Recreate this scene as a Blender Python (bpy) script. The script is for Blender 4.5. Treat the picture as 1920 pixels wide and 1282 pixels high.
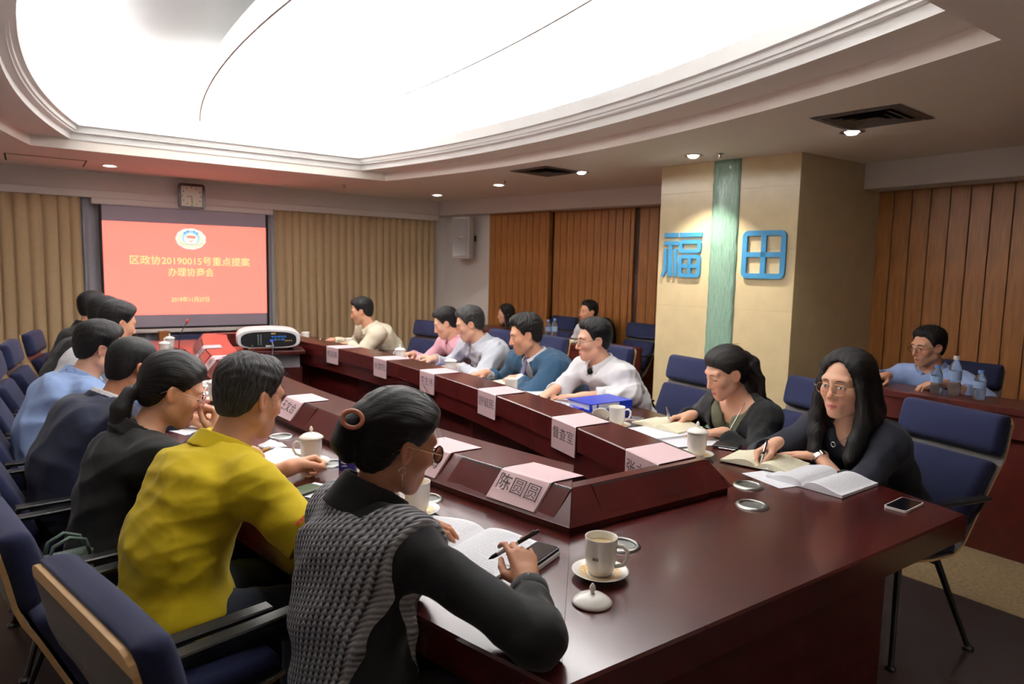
import bpy, bmesh, math, random
import numpy as np
from mathutils import Matrix, Vector
from math import pi, sin, cos, radians, sqrt, atan2

for _o in list(bpy.data.objects): bpy.data.objects.remove(_o)
SC = bpy.context.scene
COL = SC.collection
random.seed(7)
RNG = np.random.default_rng(7)

# ---------------------------------------------------------------- camera, world, lights, exposure
SC.view_settings.view_transform = 'Standard'
SC.view_settings.look = 'None'
SC.view_settings.exposure = 0.32
SC.view_settings.gamma = 1.0
SC.view_settings.use_curve_mapping = False

CZ = 1.53
def make_camera():
    yaw, pitch, roll = radians(35.256), radians(-5.941), radians(1.2416)
    f = Vector((sin(yaw) * cos(pitch), cos(yaw) * cos(pitch), sin(pitch)))
    r0 = Vector((cos(yaw), -sin(yaw), 0))
    u0 = r0.cross(f)
    r = r0 * cos(roll) + u0 * sin(roll)
    u = u0 * cos(roll) - r0 * sin(roll)
    cam = bpy.data.cameras.new('camera')
    cam.sensor_width = 36.0
    cam.lens = 36.0 * 1280.0 / 1920.0
    cam.clip_start = 0.05
    cam.dof.use_dof = True
    cam.dof.focus_distance = 2.1
    cam.dof.aperture_fstop = 5.0
    o = bpy.data.objects.new('camera', cam)
    o.matrix_world = Matrix(((r.x, u.x, -f.x, 0), (r.y, u.y, -f.y, 0), (r.z, u.z, -f.z, CZ), (0, 0, 0, 1)))
    COL.objects.link(o)
    SC.camera = o
make_camera()

w = bpy.data.worlds.new('room_world')
w.use_nodes = True
w.node_tree.nodes['Background'].inputs[0].default_value = (0.5, 0.55, 0.6, 1)
w.node_tree.nodes['Background'].inputs[1].default_value = 0.02
SC.world = w

def area_light(name, loc, size, size_y, energy, color=(1, 1, 1), target=(0, 0, 1)):
    l = bpy.data.lights.new(name, 'AREA')
    l.shape = 'RECTANGLE'; l.size = size; l.size_y = size_y
    l.energy = energy; l.color = color
    l.spread = radians(150)
    o = bpy.data.objects.new(name, l)
    o.location = loc
    d = Vector(target)
    o.rotation_euler = d.to_track_quat('-Z', 'Y').to_euler()
    COL.objects.link(o)
    return o

# the ceiling recess is lit by hidden tubes lying in the cove, shining up on the white vault
COVE = 105.0
AX = 1.68
def arc_x(y, side, mid, R, yc=4.3):
    """x of the bowed side (side +1 right, -1 left) whose middle lies 'mid' from the axis."""
    return AX + side * (mid - R + sqrt(max(R * R - (y - yc) ** 2, 0)))
def add_cove_lights():
    n = 14
    for s in (1, -1):
        for i in range(n):
            y = 1.55 + 5.45 * (i + 0.5) / n
            x = arc_x(y, s, 2.02, 9.9)
            area_light('cove_light', (x, y, 2.72), 0.07, 0.41, COVE / n * 6, (1, 0.985, 0.96), (0.18 * s, 0, 1))
    for y, d in ((7.40, -1), (1.05, 1)):
        area_light('cove_light', (AX, y, 2.70), 2.2, 0.07, COVE * 1.0, (1, 0.985, 0.96), (0, 0.0 * d, 1))
add_cove_lights()

def spot(loc, energy, angle=70, blend=0.6, color=(1, 0.93, 0.80), size=0.03):
    l = bpy.data.lights.new('downlight_beam', 'SPOT')
    l.energy = energy; l.spot_size = radians(angle); l.spot_blend = blend; l.color = color
    l.shadow_soft_size = size
    o = bpy.data.objects.new('downlight_beam', l)
    o.location = loc
    COL.objects.link(o)
    return o
DOWNLIGHTS = [(0.71, 8.09), (4.41, 8.01), (4.40, 6.55), (4.42, 5.15), (4.47, 3.82), (4.51, 2.52)]
DL_E = [8, 18, 22, 40, 140, 18]
# added fill downlights, a left row and one behind the photographer, out of frame
ADDED_DOWNLIGHTS = [(-1.08, y) for y in (6.55, 5.15, 3.82, 2.52, 1.2)] + [(0.2, -0.75), (1.7, -0.75), (3.2, -0.75)]
for x, y in ADDED_DOWNLIGHTS: spot((x, y, 2.475), 12 if y > 0 else 38, 100)
for (x, y), e in zip(DOWNLIGHTS, DL_E):
    spot((x, y, 2.475), e, 95 if y < 6 else 80)

# ---------------------------------------------------------------- materials
def lin(c):
    return tuple(((v / 255.0) / 12.92 if v <= 10 else ((v / 255.0 + 0.055) / 1.055) ** 2.4) for v in c)
MATS = {}
def mat(name, rgb, rough=0.5, metal=0.0, coat=0.0, spec=0.5, noise=None, bump=None, emit=None, trans=0.0, ior=1.45, sheen=0.0, srgb=True, sss=0.0):
    """noise=(scale, amount[, stretch]) colour grain;  bump=(scale, strength[, stretch])."""
    if name in MATS: return MATS[name]
    m = bpy.data.materials.new(name); m.use_nodes = True
    nt = m.node_tree; b = nt.nodes['Principled BSDF']
    c = lin(rgb) if srgb else rgb
    b.inputs['Base Color'].default_value = (*c, 1)
    b.inputs['Roughness'].default_value = rough
    b.inputs['Metallic'].default_value = metal
    b.inputs['Coat Weight'].default_value = coat
    b.inputs['Coat Roughness'].default_value = 0.12
    b.inputs['Specular IOR Level'].default_value = spec
    b.inputs['Transmission Weight'].default_value = trans
    b.inputs['IOR'].default_value = ior
    b.inputs['Sheen Weight'].default_value = sheen
    if sss:
        b.inputs['Subsurface Weight'].default_value = sss
        b.inputs['Subsurface Radius'].default_value = (0.012, 0.005, 0.003)
        b.inputs['Subsurface Scale'].default_value = 0.6
    if emit:
        b.inputs['Emission Color'].default_value = (*lin(emit[0]), 1)
        b.inputs['Emission Strength'].default_value = emit[1]
    def tex(scale, stretch):
        tc = nt.nodes.new('ShaderNodeTexCoord'); mp = nt.nodes.new('ShaderNodeMapping')
        mp.inputs['Scale'].default_value = stretch
        nz = nt.nodes.new('ShaderNodeTexNoise'); nz.inputs['Scale'].default_value = scale
        nz.inputs['Detail'].default_value = 4
        nt.links.new(tc.outputs['Object'], mp.inputs[0]); nt.links.new(mp.outputs[0], nz.inputs['Vector'])
        return nz
    if noise:
        nz = tex(noise[0], noise[2] if len(noise) > 2 else (1, 1, 1))
        mx = nt.nodes.new('ShaderNodeMix'); mx.data_type = 'RGBA'
        a = noise[1]
        mx.inputs[6].default_value = (*[max(0, v * (1 - a)) for v in c], 1)
        mx.inputs[7].default_value = (*[min(1, v * (1 + a)) for v in c], 1)
        mr = nt.nodes.new('ShaderNodeMapRange')
        mr.inputs[1].default_value = 0.3; mr.inputs[2].default_value = 0.7
        nt.links.new(nz.outputs['Fac'], mr.inputs[0])
        nt.links.new(mr.outputs[0], mx.inputs[0]); nt.links.new(mx.outputs[2], b.inputs['Base Color'])
    if bump:
        nz = tex(bump[0], bump[2] if len(bump) > 2 else (1, 1, 1))
        bp = nt.nodes.new('ShaderNodeBump'); bp.inputs['Strength'].default_value = bump[1]
        bp.inputs['Distance'].default_value = 0.01
        nt.links.new(nz.outputs['Fac'], bp.inputs['Height']); nt.links.new(bp.outputs[0], b.inputs['Normal'])
    MATS[name] = m
    return m

M_WALL = mat('wall_paint', (228, 220, 214), 0.8)
M_CEIL = mat('ceiling_paint', (244, 234, 224), 0.85)
M_TRIM = mat('moulding_paint', (250, 249, 245), 0.6)
M_VAULT = mat('vault_paint', (196, 196, 197), 0.9)
M_WOOD = mat('veneer_plank', (150, 96, 47), 0.38, spec=0.4, noise=(6, 0.22, (6, 6, 0.6)))
M_WOODGAP = mat('wood_backing', (58, 30, 14), 0.7)
M_TABLE = mat('rosewood_lacquer', (62, 17, 15), 0.26, coat=0.25, noise=(5, 0.25, (1, 1, 1)))
M_TABLE2 = mat('rosewood_panel', (62, 17, 15), 0.34, noise=(5, 0.25, (1, 1, 4)))
M_CONSOLE = mat('rosewood_console', (70, 22, 20), 0.24, coat=0.2, noise=(6, 0.2))
M_DESK = mat('desk_mahogany', (72, 22, 16), 0.35, noise=(5, 0.2, (1, 3, 3)))
M_GAP = mat('dark_gap', (10, 6, 6), 0.7)
M_STEEL = mat('brushed_steel', (205, 205, 200), 0.25, metal=1.0)
M_CHROME = mat('chrome', (220, 220, 222), 0.12, metal=1.0)
M_FABRIC = mat('navy_fabric', (22, 27, 62), 0.9, sheen=0.05, bump=(900, 0.15), noise=(300, 0.12))
M_PLY = mat('beech_plywood', (196, 158, 108), 0.45, noise=(12, 0.12, (1, 1, 5)))
M_PLYBACK = mat('shaded_beech_back', (82, 75, 72), 0.5)  # beech shell in shade, the darkness put into its colour
M_BLACK = mat('black_metal', (18, 18, 20), 0.38)
M_ARM = mat('black_armrest', (34, 33, 33), 0.3)
M_PORC = mat('porcelain', (250, 247, 238), 0.16, coat=0.4)
M_GOLD = mat('gold_print', (218, 172, 92), 0.35)
M_TEA = mat('tea', (214, 190, 140), 0.1)
M_PAPER = mat('paper', (238, 238, 242), 0.75)
M_CREAM = mat('cream_paper', (236, 230, 200), 0.75)
M_INK = mat('printed_lines', (184, 184, 190), 0.8)
M_INKD = mat('black_ink', (30, 28, 30), 0.7)
M_PINK = mat('pink_card', (216, 184, 187), 0.5)
M_CLEAR = mat('card_sleeve', (236, 214, 216), 0.15, coat=0.5)
M_BLUE = mat('blue_plastic', (24, 52, 170), 0.35)
M_WHITEP = mat('white_plastic', (226, 222, 222), 0.35, coat=0.2)
M_DARKP = mat('dark_plastic', (20, 20, 23), 0.4)
M_GLASSB = mat('phone_glass', (16, 16, 18), 0.08, coat=0.6)
M_LETTER = mat('blue_letter', (66, 148, 198), 0.45)
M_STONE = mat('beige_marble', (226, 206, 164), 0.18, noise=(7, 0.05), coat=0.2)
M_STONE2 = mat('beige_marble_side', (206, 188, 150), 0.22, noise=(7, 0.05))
M_CURT = mat('beige_curtain', (196, 170, 132), 0.9, noise=(170, 0.14), bump=(200, 0.1))
M_SHEER = mat('grey_sheer_curtain', (170, 168, 176), 0.85)
M_SCREEN = mat('screen_fabric', (172, 160, 172), 0.8)
M_RED = mat('projected_red', (120, 118, 116), 0.8, emit=((255, 98, 82), 1.75))
M_YEL = mat('projected_yellow', (120, 118, 116), 0.8, emit=((255, 244, 150), 0.8))
M_PWHITE = mat('projected_white', (120, 118, 116), 0.8, emit=((255, 255, 250), 0.74))
M_PCREAM = mat('projected_cream', (120, 118, 116), 0.8, emit=((255, 252, 222), 0.74))
M_PCYAN = mat('projected_cyan', (120, 118, 116), 0.8, emit=((176, 234, 255), 0.74))
M_PPINK = mat('projected_pink', (120, 118, 116), 0.8, emit=((255, 180, 240), 0.74))
M_PORANGE = mat('projected_orange', (120, 118, 116), 0.8, emit=((250, 160, 120), 0.74))
M_PGOLD = mat('projected_gold', (120, 118, 116), 0.8, emit=((244, 214, 140), 0.74))
M_LAMP = mat('lamp_glow', (255, 255, 255), 0.5, emit=((255, 252, 245), 14.0))
M_PANEL = mat('light_diffuser', (250, 250, 250), 0.6, emit=((255, 254, 252), 3.2))
M_FLOOR = mat('dark_polished_floor', (58, 48, 46), 0.22, noise=(2, 0.15))
M_BAND = mat('speckled_beige_floor', (168, 148, 112), 0.4, noise=(60, 0.25))
M_JADE = None

# ---------------------------------------------------------------- mesh helpers
class MB:
    """collects shapes and links them as ONE mesh object."""
    def __init__(s): s.bm = bmesh.new(); s.mi = 0
    def _tag(s, fs):
        for f in fs: f.material_index = s.mi
    def box(s, c, size, rot=None, bevel=0.0, seg=1):
        r = bmesh.ops.create_cube(s.bm, size=1.0)
        vs = r['verts']
        bmesh.ops.scale(s.bm, vec=size, verts=vs)
        if bevel > 0:
            es = list({e for v in vs for e in v.link_edges})
            rb = bmesh.ops.bevel(s.bm, geom=es, offset=bevel, segments=seg, affect='EDGES', profile=0.5)
            vs = list({v for f in rb['faces'] for v in f.verts} | {v for v in vs if v.is_valid})
        if rot is not None: bmesh.ops.transform(s.bm, matrix=rot.to_4x4() if isinstance(rot, Matrix) else Matrix.Rotation(rot, 4, 'Z'), verts=vs)
        bmesh.ops.translate(s.bm, vec=c, verts=vs)
        s._tag({f for v in vs for f in v.link_faces})
        return s
    def prism(s, pts, z0, z1):
        """extrude an outline in the xy plane (pts may be any simple polygon)."""
        n = len(pts)
        a = [s.bm.verts.new((p[0], p[1], z0)) for p in pts]; b = [s.bm.verts.new((p[0], p[1], z1)) for p in pts]
        fs = []
        for i in range(n):
            j = (i + 1) % n
            fs.append(s.bm.faces.new((a[i], a[j], b[j], b[i])))
        fs.append(s.bm.faces.new(b)); fs.append(s.bm.faces.new(a[::-1]))
        s._tag(fs)
        return s
    def hull(s, pts, faces):
        v = [s.bm.verts.new(p) for p in pts]
        s._tag([s.bm.faces.new([v[i] for i in f]) for f in faces])
        return s
    def loft(s, rings, closed=True, cap=True):
        """rings: list of equal-length point lists."""
        R = [[s.bm.verts.new(p) for p in r] for r in rings]
        n = len(R[0]); fs = []
        for k in range(len(R) - 1):
            for i in range(n if closed else n - 1):
                j = (i + 1) % n
                fs.append(s.bm.faces.new((R[k][i], R[k][j], R[k + 1][j], R[k + 1][i])))
        if cap and closed:
            fs.append(s.bm.faces.new(R[0][::-1])); fs.append(s.bm.faces.new(R[-1]))
        s._tag(fs)
        return s
    def lathe(s, prof, c=(0, 0, 0), n=24, cap0=True, cap1=True):
        rings = [[(c[0] + r * cos(2 * pi * i / n), c[1] + r * sin(2 * pi * i / n), c[2] + z) for i in range(n)] for r, z in prof]
        R = [[s.bm.verts.new(p) for p in r] for r in rings]; fs = []
        for k in range(len(R) - 1):
            for i in range(n):
                j = (i + 1) % n
                fs.append(s.bm.faces.new((R[k][i], R[k][j], R[k + 1][j], R[k + 1][i])))
        if cap0: fs.append(s.bm.faces.new(R[0][::-1]))
        if cap1: fs.append(s.bm.faces.new(R[-1]))
        s._tag(fs)
        return s
    def tube(s, path, r, n=8, r1=None, closed=False):
        path = [Vector(p) for p in path]; m = len(path); rings = []
        prev = None
        for k, p in enumerate(path):
            if closed: t = (path[(k + 1) % m] - path[k - 1]).normalized()
            else: t = (path[min(k + 1, m - 1)] - path[max(k - 1, 0)]).normalized()
            if prev is None:
                a = t.orthogonal().normalized()
            else:
                a = (prev - t * prev.dot(t))
                a = a.normalized() if a.length > 1e-6 else t.orthogonal().normalized()
            prev = a
            b = t.cross(a)
            rr = r if r1 is None else r + (r1 - r) * k / (m - 1)
            rings.append([p + (a * cos(2 * pi * i / n) + b * sin(2 * pi * i / n)) * rr for i in range(n)])
        if closed: rings.append(rings[0])
        return s.loft(rings, cap=not closed)
    def ball(s, c, r, u=14, v=9, scale=(1, 1, 1), rot=None):
        rr = bmesh.ops.create_uvsphere(s.bm, u_segments=u, v_segments=v, radius=r)
        vs = rr['verts']
        bmesh.ops.scale(s.bm, vec=scale, verts=vs)
        if rot is not None: bmesh.ops.transform(s.bm, matrix=rot.to_4x4(), verts=vs)
        bmesh.ops.translate(s.bm, vec=c, verts=vs)
        s._tag({f for x in vs for f in x.link_faces})
        return s
    def build(s, name, mats, parent=None, smooth=False, loc=None, rotz=None):
        bmesh.ops.recalc_face_normals(s.bm, faces=s.bm.faces)
        me = bpy.data.meshes.new(name); s.bm.to_mesh(me); s.bm.free()
        for m in (mats if isinstance(mats, (list, tuple)) else [mats]): me.materials.append(m)
        if smooth:
            for p in me.polygons: p.use_smooth = True
            if smooth != 'all':
                try: me.set_sharp_from_angle(angle=radians(38))
                except Exception: pass
        o = bpy.data.objects.new(name, me); COL.objects.link(o)
        if parent is not None: o.parent = parent
        if loc is not None: o.location = loc
        if rotz is not None: o.rotation_euler = (0, 0, rotz)
        return o

def tag(o, label=None, cat=None, group=None, kind=None):
    if label: o['label'] = label
    if cat: o['category'] = cat
    if group: o['group'] = group
    if kind: o['kind'] = kind
    return o
def thing(name, label, cat, loc=(0, 0, 0), rotz=0.0, group=None):
    o = bpy.data.objects.new(name, None); COL.objects.link(o)
    o.empty_display_size = 0.05
    o.location = loc; o.rotation_euler = (0, 0, rotz)
    return tag(o, label, cat, group)
KIDS = {}
def dup(root, loc, rotz, label, group=None):
    """a copy of a thing with copies of its parts and sub-parts (shared mesh data)."""
    if not KIDS:
        pass
    r = root.copy(); COL.objects.link(r); r.location = loc; r.rotation_euler = (0, 0, rotz)
    r['label'] = label
    if group: r['group'] = group
    for ch in [o for o in COL.objects if o.parent == root]:
        c = ch.copy(); COL.objects.link(c); c.parent = r
        for g in [o for o in COL.objects if o.parent == ch]:
            d = g.copy(); COL.objects.link(d); d.parent = c
    return r
def struct(o): return tag(o, kind='structure')
def text(name, body, size, mw, m, parent=None, extrude=0.0004, bold=0.0, sx=1.0, align='CENTER'):
    cu = bpy.data.curves.new(name, 'FONT'); cu.body = body; cu.size = size
    cu.align_x = align; cu.align_y = 'CENTER'; cu.extrude = extrude; cu.offset = bold
    cu.resolution_u = 3
    t = bpy.data.objects.new(name, cu); COL.objects.link(t)
    bpy.context.view_layer.update()
    me = bpy.data.meshes.new_from_object(t.evaluated_get(bpy.context.evaluated_depsgraph_get()))
    bpy.data.objects.remove(t)
    me.materials.clear(); me.materials.append(m)
    o = bpy.data.objects.new(name, me); COL.objects.link(o)
    if parent is not None: o.parent = parent
    o.matrix_local = mw @ Matrix.Diagonal((sx, 1, 1, 1))
    return o
def frame(origin, ex, ey, ez):
    ex, ey, ez = Vector(ex).normalized(), Vector(ey).normalized(), Vector(ez).normalized()
    return Matrix(((ex.x, ey.x, ez.x, origin[0]), (ex.y, ey.y, ez.y, origin[1]), (ex.z, ey.z, ez.z, origin[2]), (0, 0, 0, 1)))
# ================================================================= THE ROOM
ZC = 2.5            # underside of the lower ceiling
YB = 8.85           # back wall
# ---- floor
o = MB().box((2.6, 3.6, -0.05), (9.4, 11.4, 0.1)).build('floor', M_FLOOR); struct(o)
# the beige speckled stripe in front of the desks, as a thin inlay of its own
struct(MB().box((4.02, 3.6, 0.001), (0.74, 10.4, 0.004)).build('trim_1', M_BAND))
# joints of the floor tiles on the dark part are left to gloss
# ---- back wall with header
bw = struct(MB().box((1.6, YB + 0.05, 1.25), (7.2, 0.1, 2.6)).build('wall_back', M_WALL))
hd = MB(); hd.box((1.62, 8.835, 2.405), (6.54, 0.07, 0.19)); hd.box((1.62, 8.80, 2.2625), (6.46, 0.12, 0.085), bevel=0.006)
hd.box((1.62, 8.86, 2.31), (6.54, 0.03, 0.012))
struct(hd.build('trim_2', M_WALL, smooth=True))
# ---- left wall and the wall behind the photographer (both out of frame, they close the room)
struct(MB().box((-1.85, 3.6, 1.25), (0.1, 10.8, 2.6)).build('wall_left', M_WALL))
struct(MB().box((2.6, -1.75, 1.25), (9.2, 0.1, 2.6)).build('wall_front', M_WALL))
# ---- right wall: follows a line that opens towards the photographer
DW = Vector((-0.225, 0.974, 0)); NW = Vector((-0.974, -0.225, 0))      # along the wall (to the back), out of the wall into the room
W0 = Vector((5.71, 5.28, 0))
def wallpt(off, s, z=0.0): return W0 + NW * (-off) + DW * s + Vector((0, 0, z))
def wbox(mb, off0, off1, s0, s1, z0, z1, bevel=0.0):
    c = wallpt((off0 + off1) / 2, (s0 + s1) / 2, (z0 + z1) / 2)
    R = Matrix((( -NW.x, DW.x, 0), (-NW.y, DW.y, 0), (0, 0, 1)))
    mb.box(c, (abs(off1 - off0), abs(s1 - s0), z1 - z0), rot=R, bevel=bevel)
    return mb
wr = MB()
wbox(wr, 0.13, 0.45, 2.74, 3.75, 0, ZC)                 # the white piece with the loudspeaker
wr.mi = 1
wbox(wr, 0.24, 0.5, -1.4, 2.74, 0, ZC)                  # backing behind the planks
wall_r = struct(wr.build('wall_right', [M_WALL, M_WOODGAP]))
# beam over it
bm_ = MB(); wbox(bm_, 0.0, 0.5, -1.4, 3.66, 2.30, 2.56, bevel=0.004); struct(bm_.build('trim_3', M_WALL))
# planks of the three far bays (each bay steps back a little, with a return at its near end)
def plank_row(parent, off, s0, s1, n, z0, z1, name='plank', thick=0.02, gap=0.006):
    step = (s1 - s0) / n
    first = None
    for i in range(n):
        sm = s0 + step * (i + 0.5)
        if first is None:
            mb = MB(); mb.box((0, 0, 0), (thick, step - gap, z1 - z0), bevel=0.003)
            first = mb.build(name, M_WOOD, parent)
            ob = first
        else:
            ob = first.copy(); COL.objects.link(ob)
        p = wallpt(off + thick / 2, sm, (z0 + z1) / 2)
        ob.location = p; ob.rotation_euler = (0, 0, atan2(-DW.x, DW.y))
plank_row(wall_r, 0.13, 1.73, 2.74, 9, 0.0, 2.30)
plank_row(wall_r, 0.20, 0.52, 1.66, 11, 0.0, 2.30)
plank_row(wall_r, 0.235, -1.1, 0.42, 12, 0.0, 2.30)
rt = MB(); wbox(rt, 0.13, 0.21, 1.69, 1.728, 0, 2.30, bevel=0.003); rt.build('return_board', M_WOOD, wall_r)
rt = MB(); wbox(rt, 0.20, 0.30, 0.47, 0.518, 0, 2.30, bevel=0.003); rt.build('return_board', M_WOOD, wall_r)
# socket and conduit on the wood wall right of the white shirt
t = thing('wall_socket', 'small cream socket box with a white conduit on the wood wall by the pillar', 'socket')
q = wallpt(0.235, 0.05, 0)
for nm, z0, z1, wd, dp in (('box', 0.80, 0.92, 0.10, 0.05), ('conduit', 0.02, 0.80, 0.03, 0.03)):
    mb = MB(); wbox(mb, 0.232, 0.232 - dp, 0.05 - wd / 2, 0.05 + wd / 2, z0, z1, bevel=0.004)
    mb.build(nm, M_WHITEP if nm == 'conduit' else mat('cream_plastic', (222, 212, 180), 0.4), t)

# ---- near right wall, straight, with its own header
XN = 6.11
nw = struct(MB().box((XN + 0.1, 0.75, 1.25), (0.16, 4.9, 2.5)).build('wall_right_near', M_WOODGAP))
ys = [3.14 - 0.1475 * i for i in range(30)]
first = None
for i in range(30):
    if first is None:
        first = MB().box((0, 0, 1.143), (0.02, 0.1475 - 0.006, 2.286), bevel=0.003).build('plank', M_WOOD, nw); ob = first
    else:
        ob = first.copy(); COL.objects.link(ob)
    ob.location = (XN + 0.005, ys[i] - 0.074, 0)
struct(MB().box((6.05, 0.75, 2.42), (0.4, 4.76, 0.27), bevel=0.004).build('trim_4', M_WALL))

# ---- pillar: marble front with a jade relief strip and the two big characters
PA, PB = Vector((4.97, 3.16, 0)), Vector((4.76, 4.41, 0))
PD = (PB - PA).normalized(); PN = Vector((-PD.y, PD.x, 0))     # along the face to the back, out of the face
if PN.x > 0: PN = -PN
PC_ = PB - PN * 1.05; PDD = PA - PN * 1.3
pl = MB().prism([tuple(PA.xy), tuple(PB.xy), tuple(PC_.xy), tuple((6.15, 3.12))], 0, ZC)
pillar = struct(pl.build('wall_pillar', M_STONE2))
FP = frame((0, 0, 0), -PD, (0, 0, 1), PN)                      # x to the viewer's right, y up, z out of the face
def pface(s, z, out=0.0): return PA + PD * s + Vector((0, 0, z)) + PN * out
def slab(name, s0, s1, z0, z1, m, th=0.012, bevel=0.0015):
    mb = MB(); mb.box((0, 0, 0), (s1 - s0 - 0.0008, z1 - z0 - 0.0008, th), bevel=0.0004)
    ob = mb.build(name, m, pillar)
    F = FP.copy(); F.translation = pface((s0 + s1) / 2, (z0 + z1) / 2, th / 2)
    ob.matrix_local = F
    return ob
SL = PD.dot(PB - PA)
for z0, z1 in ((0, 0.55), (0.55, 1.25), (1.25, 1.75), (1.75, 2.25), (2.25, 2.5)):
    slab('marble_slab', 0.0, 0.50, z0, z1, M_STONE)
    slab('marble_slab', 0.745, SL, z0, z1, M_STONE)
def jade_mat():
    m = mat('jade_glass', (112, 160, 134), 0.16, coat=0.6)
    nt = m.node_tree; b = nt.nodes['Principled BSDF']
    tc = nt.nodes.new('ShaderNodeTexCoord'); mp = nt.nodes.new('ShaderNodeMapping'); mp.inputs['Scale'].default_value = (40, 7, 1)
    nz = nt.nodes.new('ShaderNodeTexNoise'); nz.inputs['Scale'].default_value = 1.6; nz.inputs['Detail'].default_value = 5; nz.inputs['Distortion'].default_value = 0.6
    nt.links.new(tc.outputs['Object'], mp.inputs[0]); nt.links.new(mp.outputs[0], nz.inputs['Vector'])
    bp = nt.nodes.new('ShaderNodeBump'); bp.inputs['Strength'].default_value = 0.9; bp.inputs['Distance'].default_value = 0.02
    nt.links.new(nz.outputs['Fac'], bp.inputs['Height']); nt.links.new(bp.outputs[0], b.inputs['Normal'])
    mx = nt.nodes.new('ShaderNodeMix'); mx.data_type = 'RGBA'
    mx.inputs[6].default_value = (*lin((124, 164, 144)), 1); mx.inputs[7].default_value = (*lin((168, 204, 184)), 1)
    nt.links.new(nz.outputs['Fac'], mx.inputs[0]); nt.links.new(mx.outputs[2], b.inputs['Base Color'])
    return m
# rough-edged relief: a grid with a wavy outline
mb = MB(); rows = 60; cols = 10; rg = np.random.default_rng(3)
H = rg.random((rows + 1, cols + 1)) * 0.012
rings = []
for i in range(rows + 1):
    y = ZC * i / rows - ZC / 2
    e0 = 0.002 * sin(i * 1.7) + 0.003 * rg.random(); e1 = 0.002 * sin(i * 1.1 + 1) + 0.003 * rg.random()
    r_ = []
    for j in range(cols + 1):
        x = -0.122 + e0 + (0.244 + e1 - e0) * j / cols
        r_.append((x, y, 0.02 + 0.014 * sin(pi * j / cols) + H[i, j] * 0.5))
    rings.append(r_)
mb.loft([[(r_[0][0], r_[0][1], -0.002)] + r_ + [(r_[-1][0], r_[-1][1], -0.002)] for r_ in rings], closed=True, cap=True)
jd = mb.build('jade_strip', jade_mat(), pillar, smooth='all')
F = FP.copy(); F.translation = pface(0.6225, ZC / 2, 0.0); jd.matrix_local = F
# characters, cut-out boards
def rrect(x0, y0, x1, y1, r, n=5):
    pts = []
    for cx_, cy_, a0 in ((x1 - r, y1 - r, 0), (x0 + r, y1 - r, 90), (x0 + r, y0 + r, 180), (x1 - r, y0 + r, 270)):
        for k in range(n + 1):
            a = radians(a0 + 90 * k / n); pts.append((cx_ + r * cos(a), cy_ + r * sin(a)))
    return pts
def ring_board(mb, x0, y0, x1, y1, t, r, z1):
    """a rounded frame of bar width t."""
    A = rrect(x0, y0, x1, y1, r); B = rrect(x0 + t, y0 + t, x1 - t, y1 - t, max(r - t, 0.006))
    n = len(A)
    for i in range(n):
        j = (i + 1) % n
        mb.hull([(*A[i], 0), (*A[j], 0), (*B[j], 0), (*B[i], 0), (*A[i], z1), (*A[j], z1), (*B[j], z1), (*B[i], z1)],
                [(4, 5, 6, 7), (0, 1, 5, 4), (2, 3, 7, 6)])
def on_pillar(ob, s, z, out=0.013):
    F = FP.copy(); F.translation = pface(s, z, out); ob.matrix_world = F
TH = 0.022
mb = MB(); ring_board(mb, -0.185, -0.195, 0.185, 0.195, 0.042, 0.05, TH)
mb.box((0, 0, TH / 2), (0.042, 0.32, TH)); mb.box((0, 0.0, TH / 2), (0.30, 0.040, TH))
o = mb.build('wall_character', M_LETTER); on_pillar(o, 0.258, 1.706)
tag(o, 'big sky blue character shaped like a window with four panes on the marble pillar', 'lettering')
mb = MB()
def bar(x0, y0, x1, y1): mb.box(((x0 + x1) / 2, (y0 + y1) / 2, TH / 2), (abs(x1 - x0), abs(y1 - y0), TH), bevel=0.002)
bar(-0.19, 0.155, -0.055, 0.195); bar(-0.035, 0.155, 0.19, 0.195)
bar(-0.19, 0.085, -0.045, 0.122); bar(-0.142, -0.195, -0.105, 0.10)
bar(-0.19, -0.15, -0.163, 0.055); bar(-0.082, -0.195, -0.055, 0.055)
mb.box((-0.187, -0.17, TH / 2), (0.027, 0.06, TH), rot=Matrix.Rotation(-0.45, 3, 'Z'))
ring_board(mb, -0.035, 0.015, 0.185, 0.13, 0.034, 0.035, TH)
ring_board(mb, -0.035, -0.20, 0.185, 0.0, 0.034, 0.035, TH)
mb.box((0.075, -0.10, TH / 2), (0.032, 0.15, TH)); mb.box((0.075, -0.10, TH / 2), (0.17, 0.032, TH))
o = mb.build('wall_character', M_LETTER); on_pillar(o, 1.010, 1.706)
tag(o, 'big sky blue character of many strokes left of the jade strip on the pillar', 'lettering')

# ---- ceiling: lower ring, fascia, stepped moulding, vault and the hanging light panel
YF, YN = 7.2, 1.22           # far and near ends of the recess
def outline(mid, R, yf, yn, n=28):
    """closed plan outline with bowed long sides: right side near->far, then left side far->near."""
    pr = [(arc_x(yn + (yf - yn) * i / n, 1, mid, R), yn + (yf - yn) * i / n) for i in range(n + 1)]
    pl_ = [(arc_x(yf + (yn - yf) * i / n, -1, mid, R), yf + (yn - yf) * i / n) for i in range(n + 1)]
    return pr + pl_
O_F = outline(2.06, 9.9, YF, YN - 0.0)        # edge of the lower ceiling
O_M0 = outline(1.77, 9.9, YF - 0.015, YN + 0.015)
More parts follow.
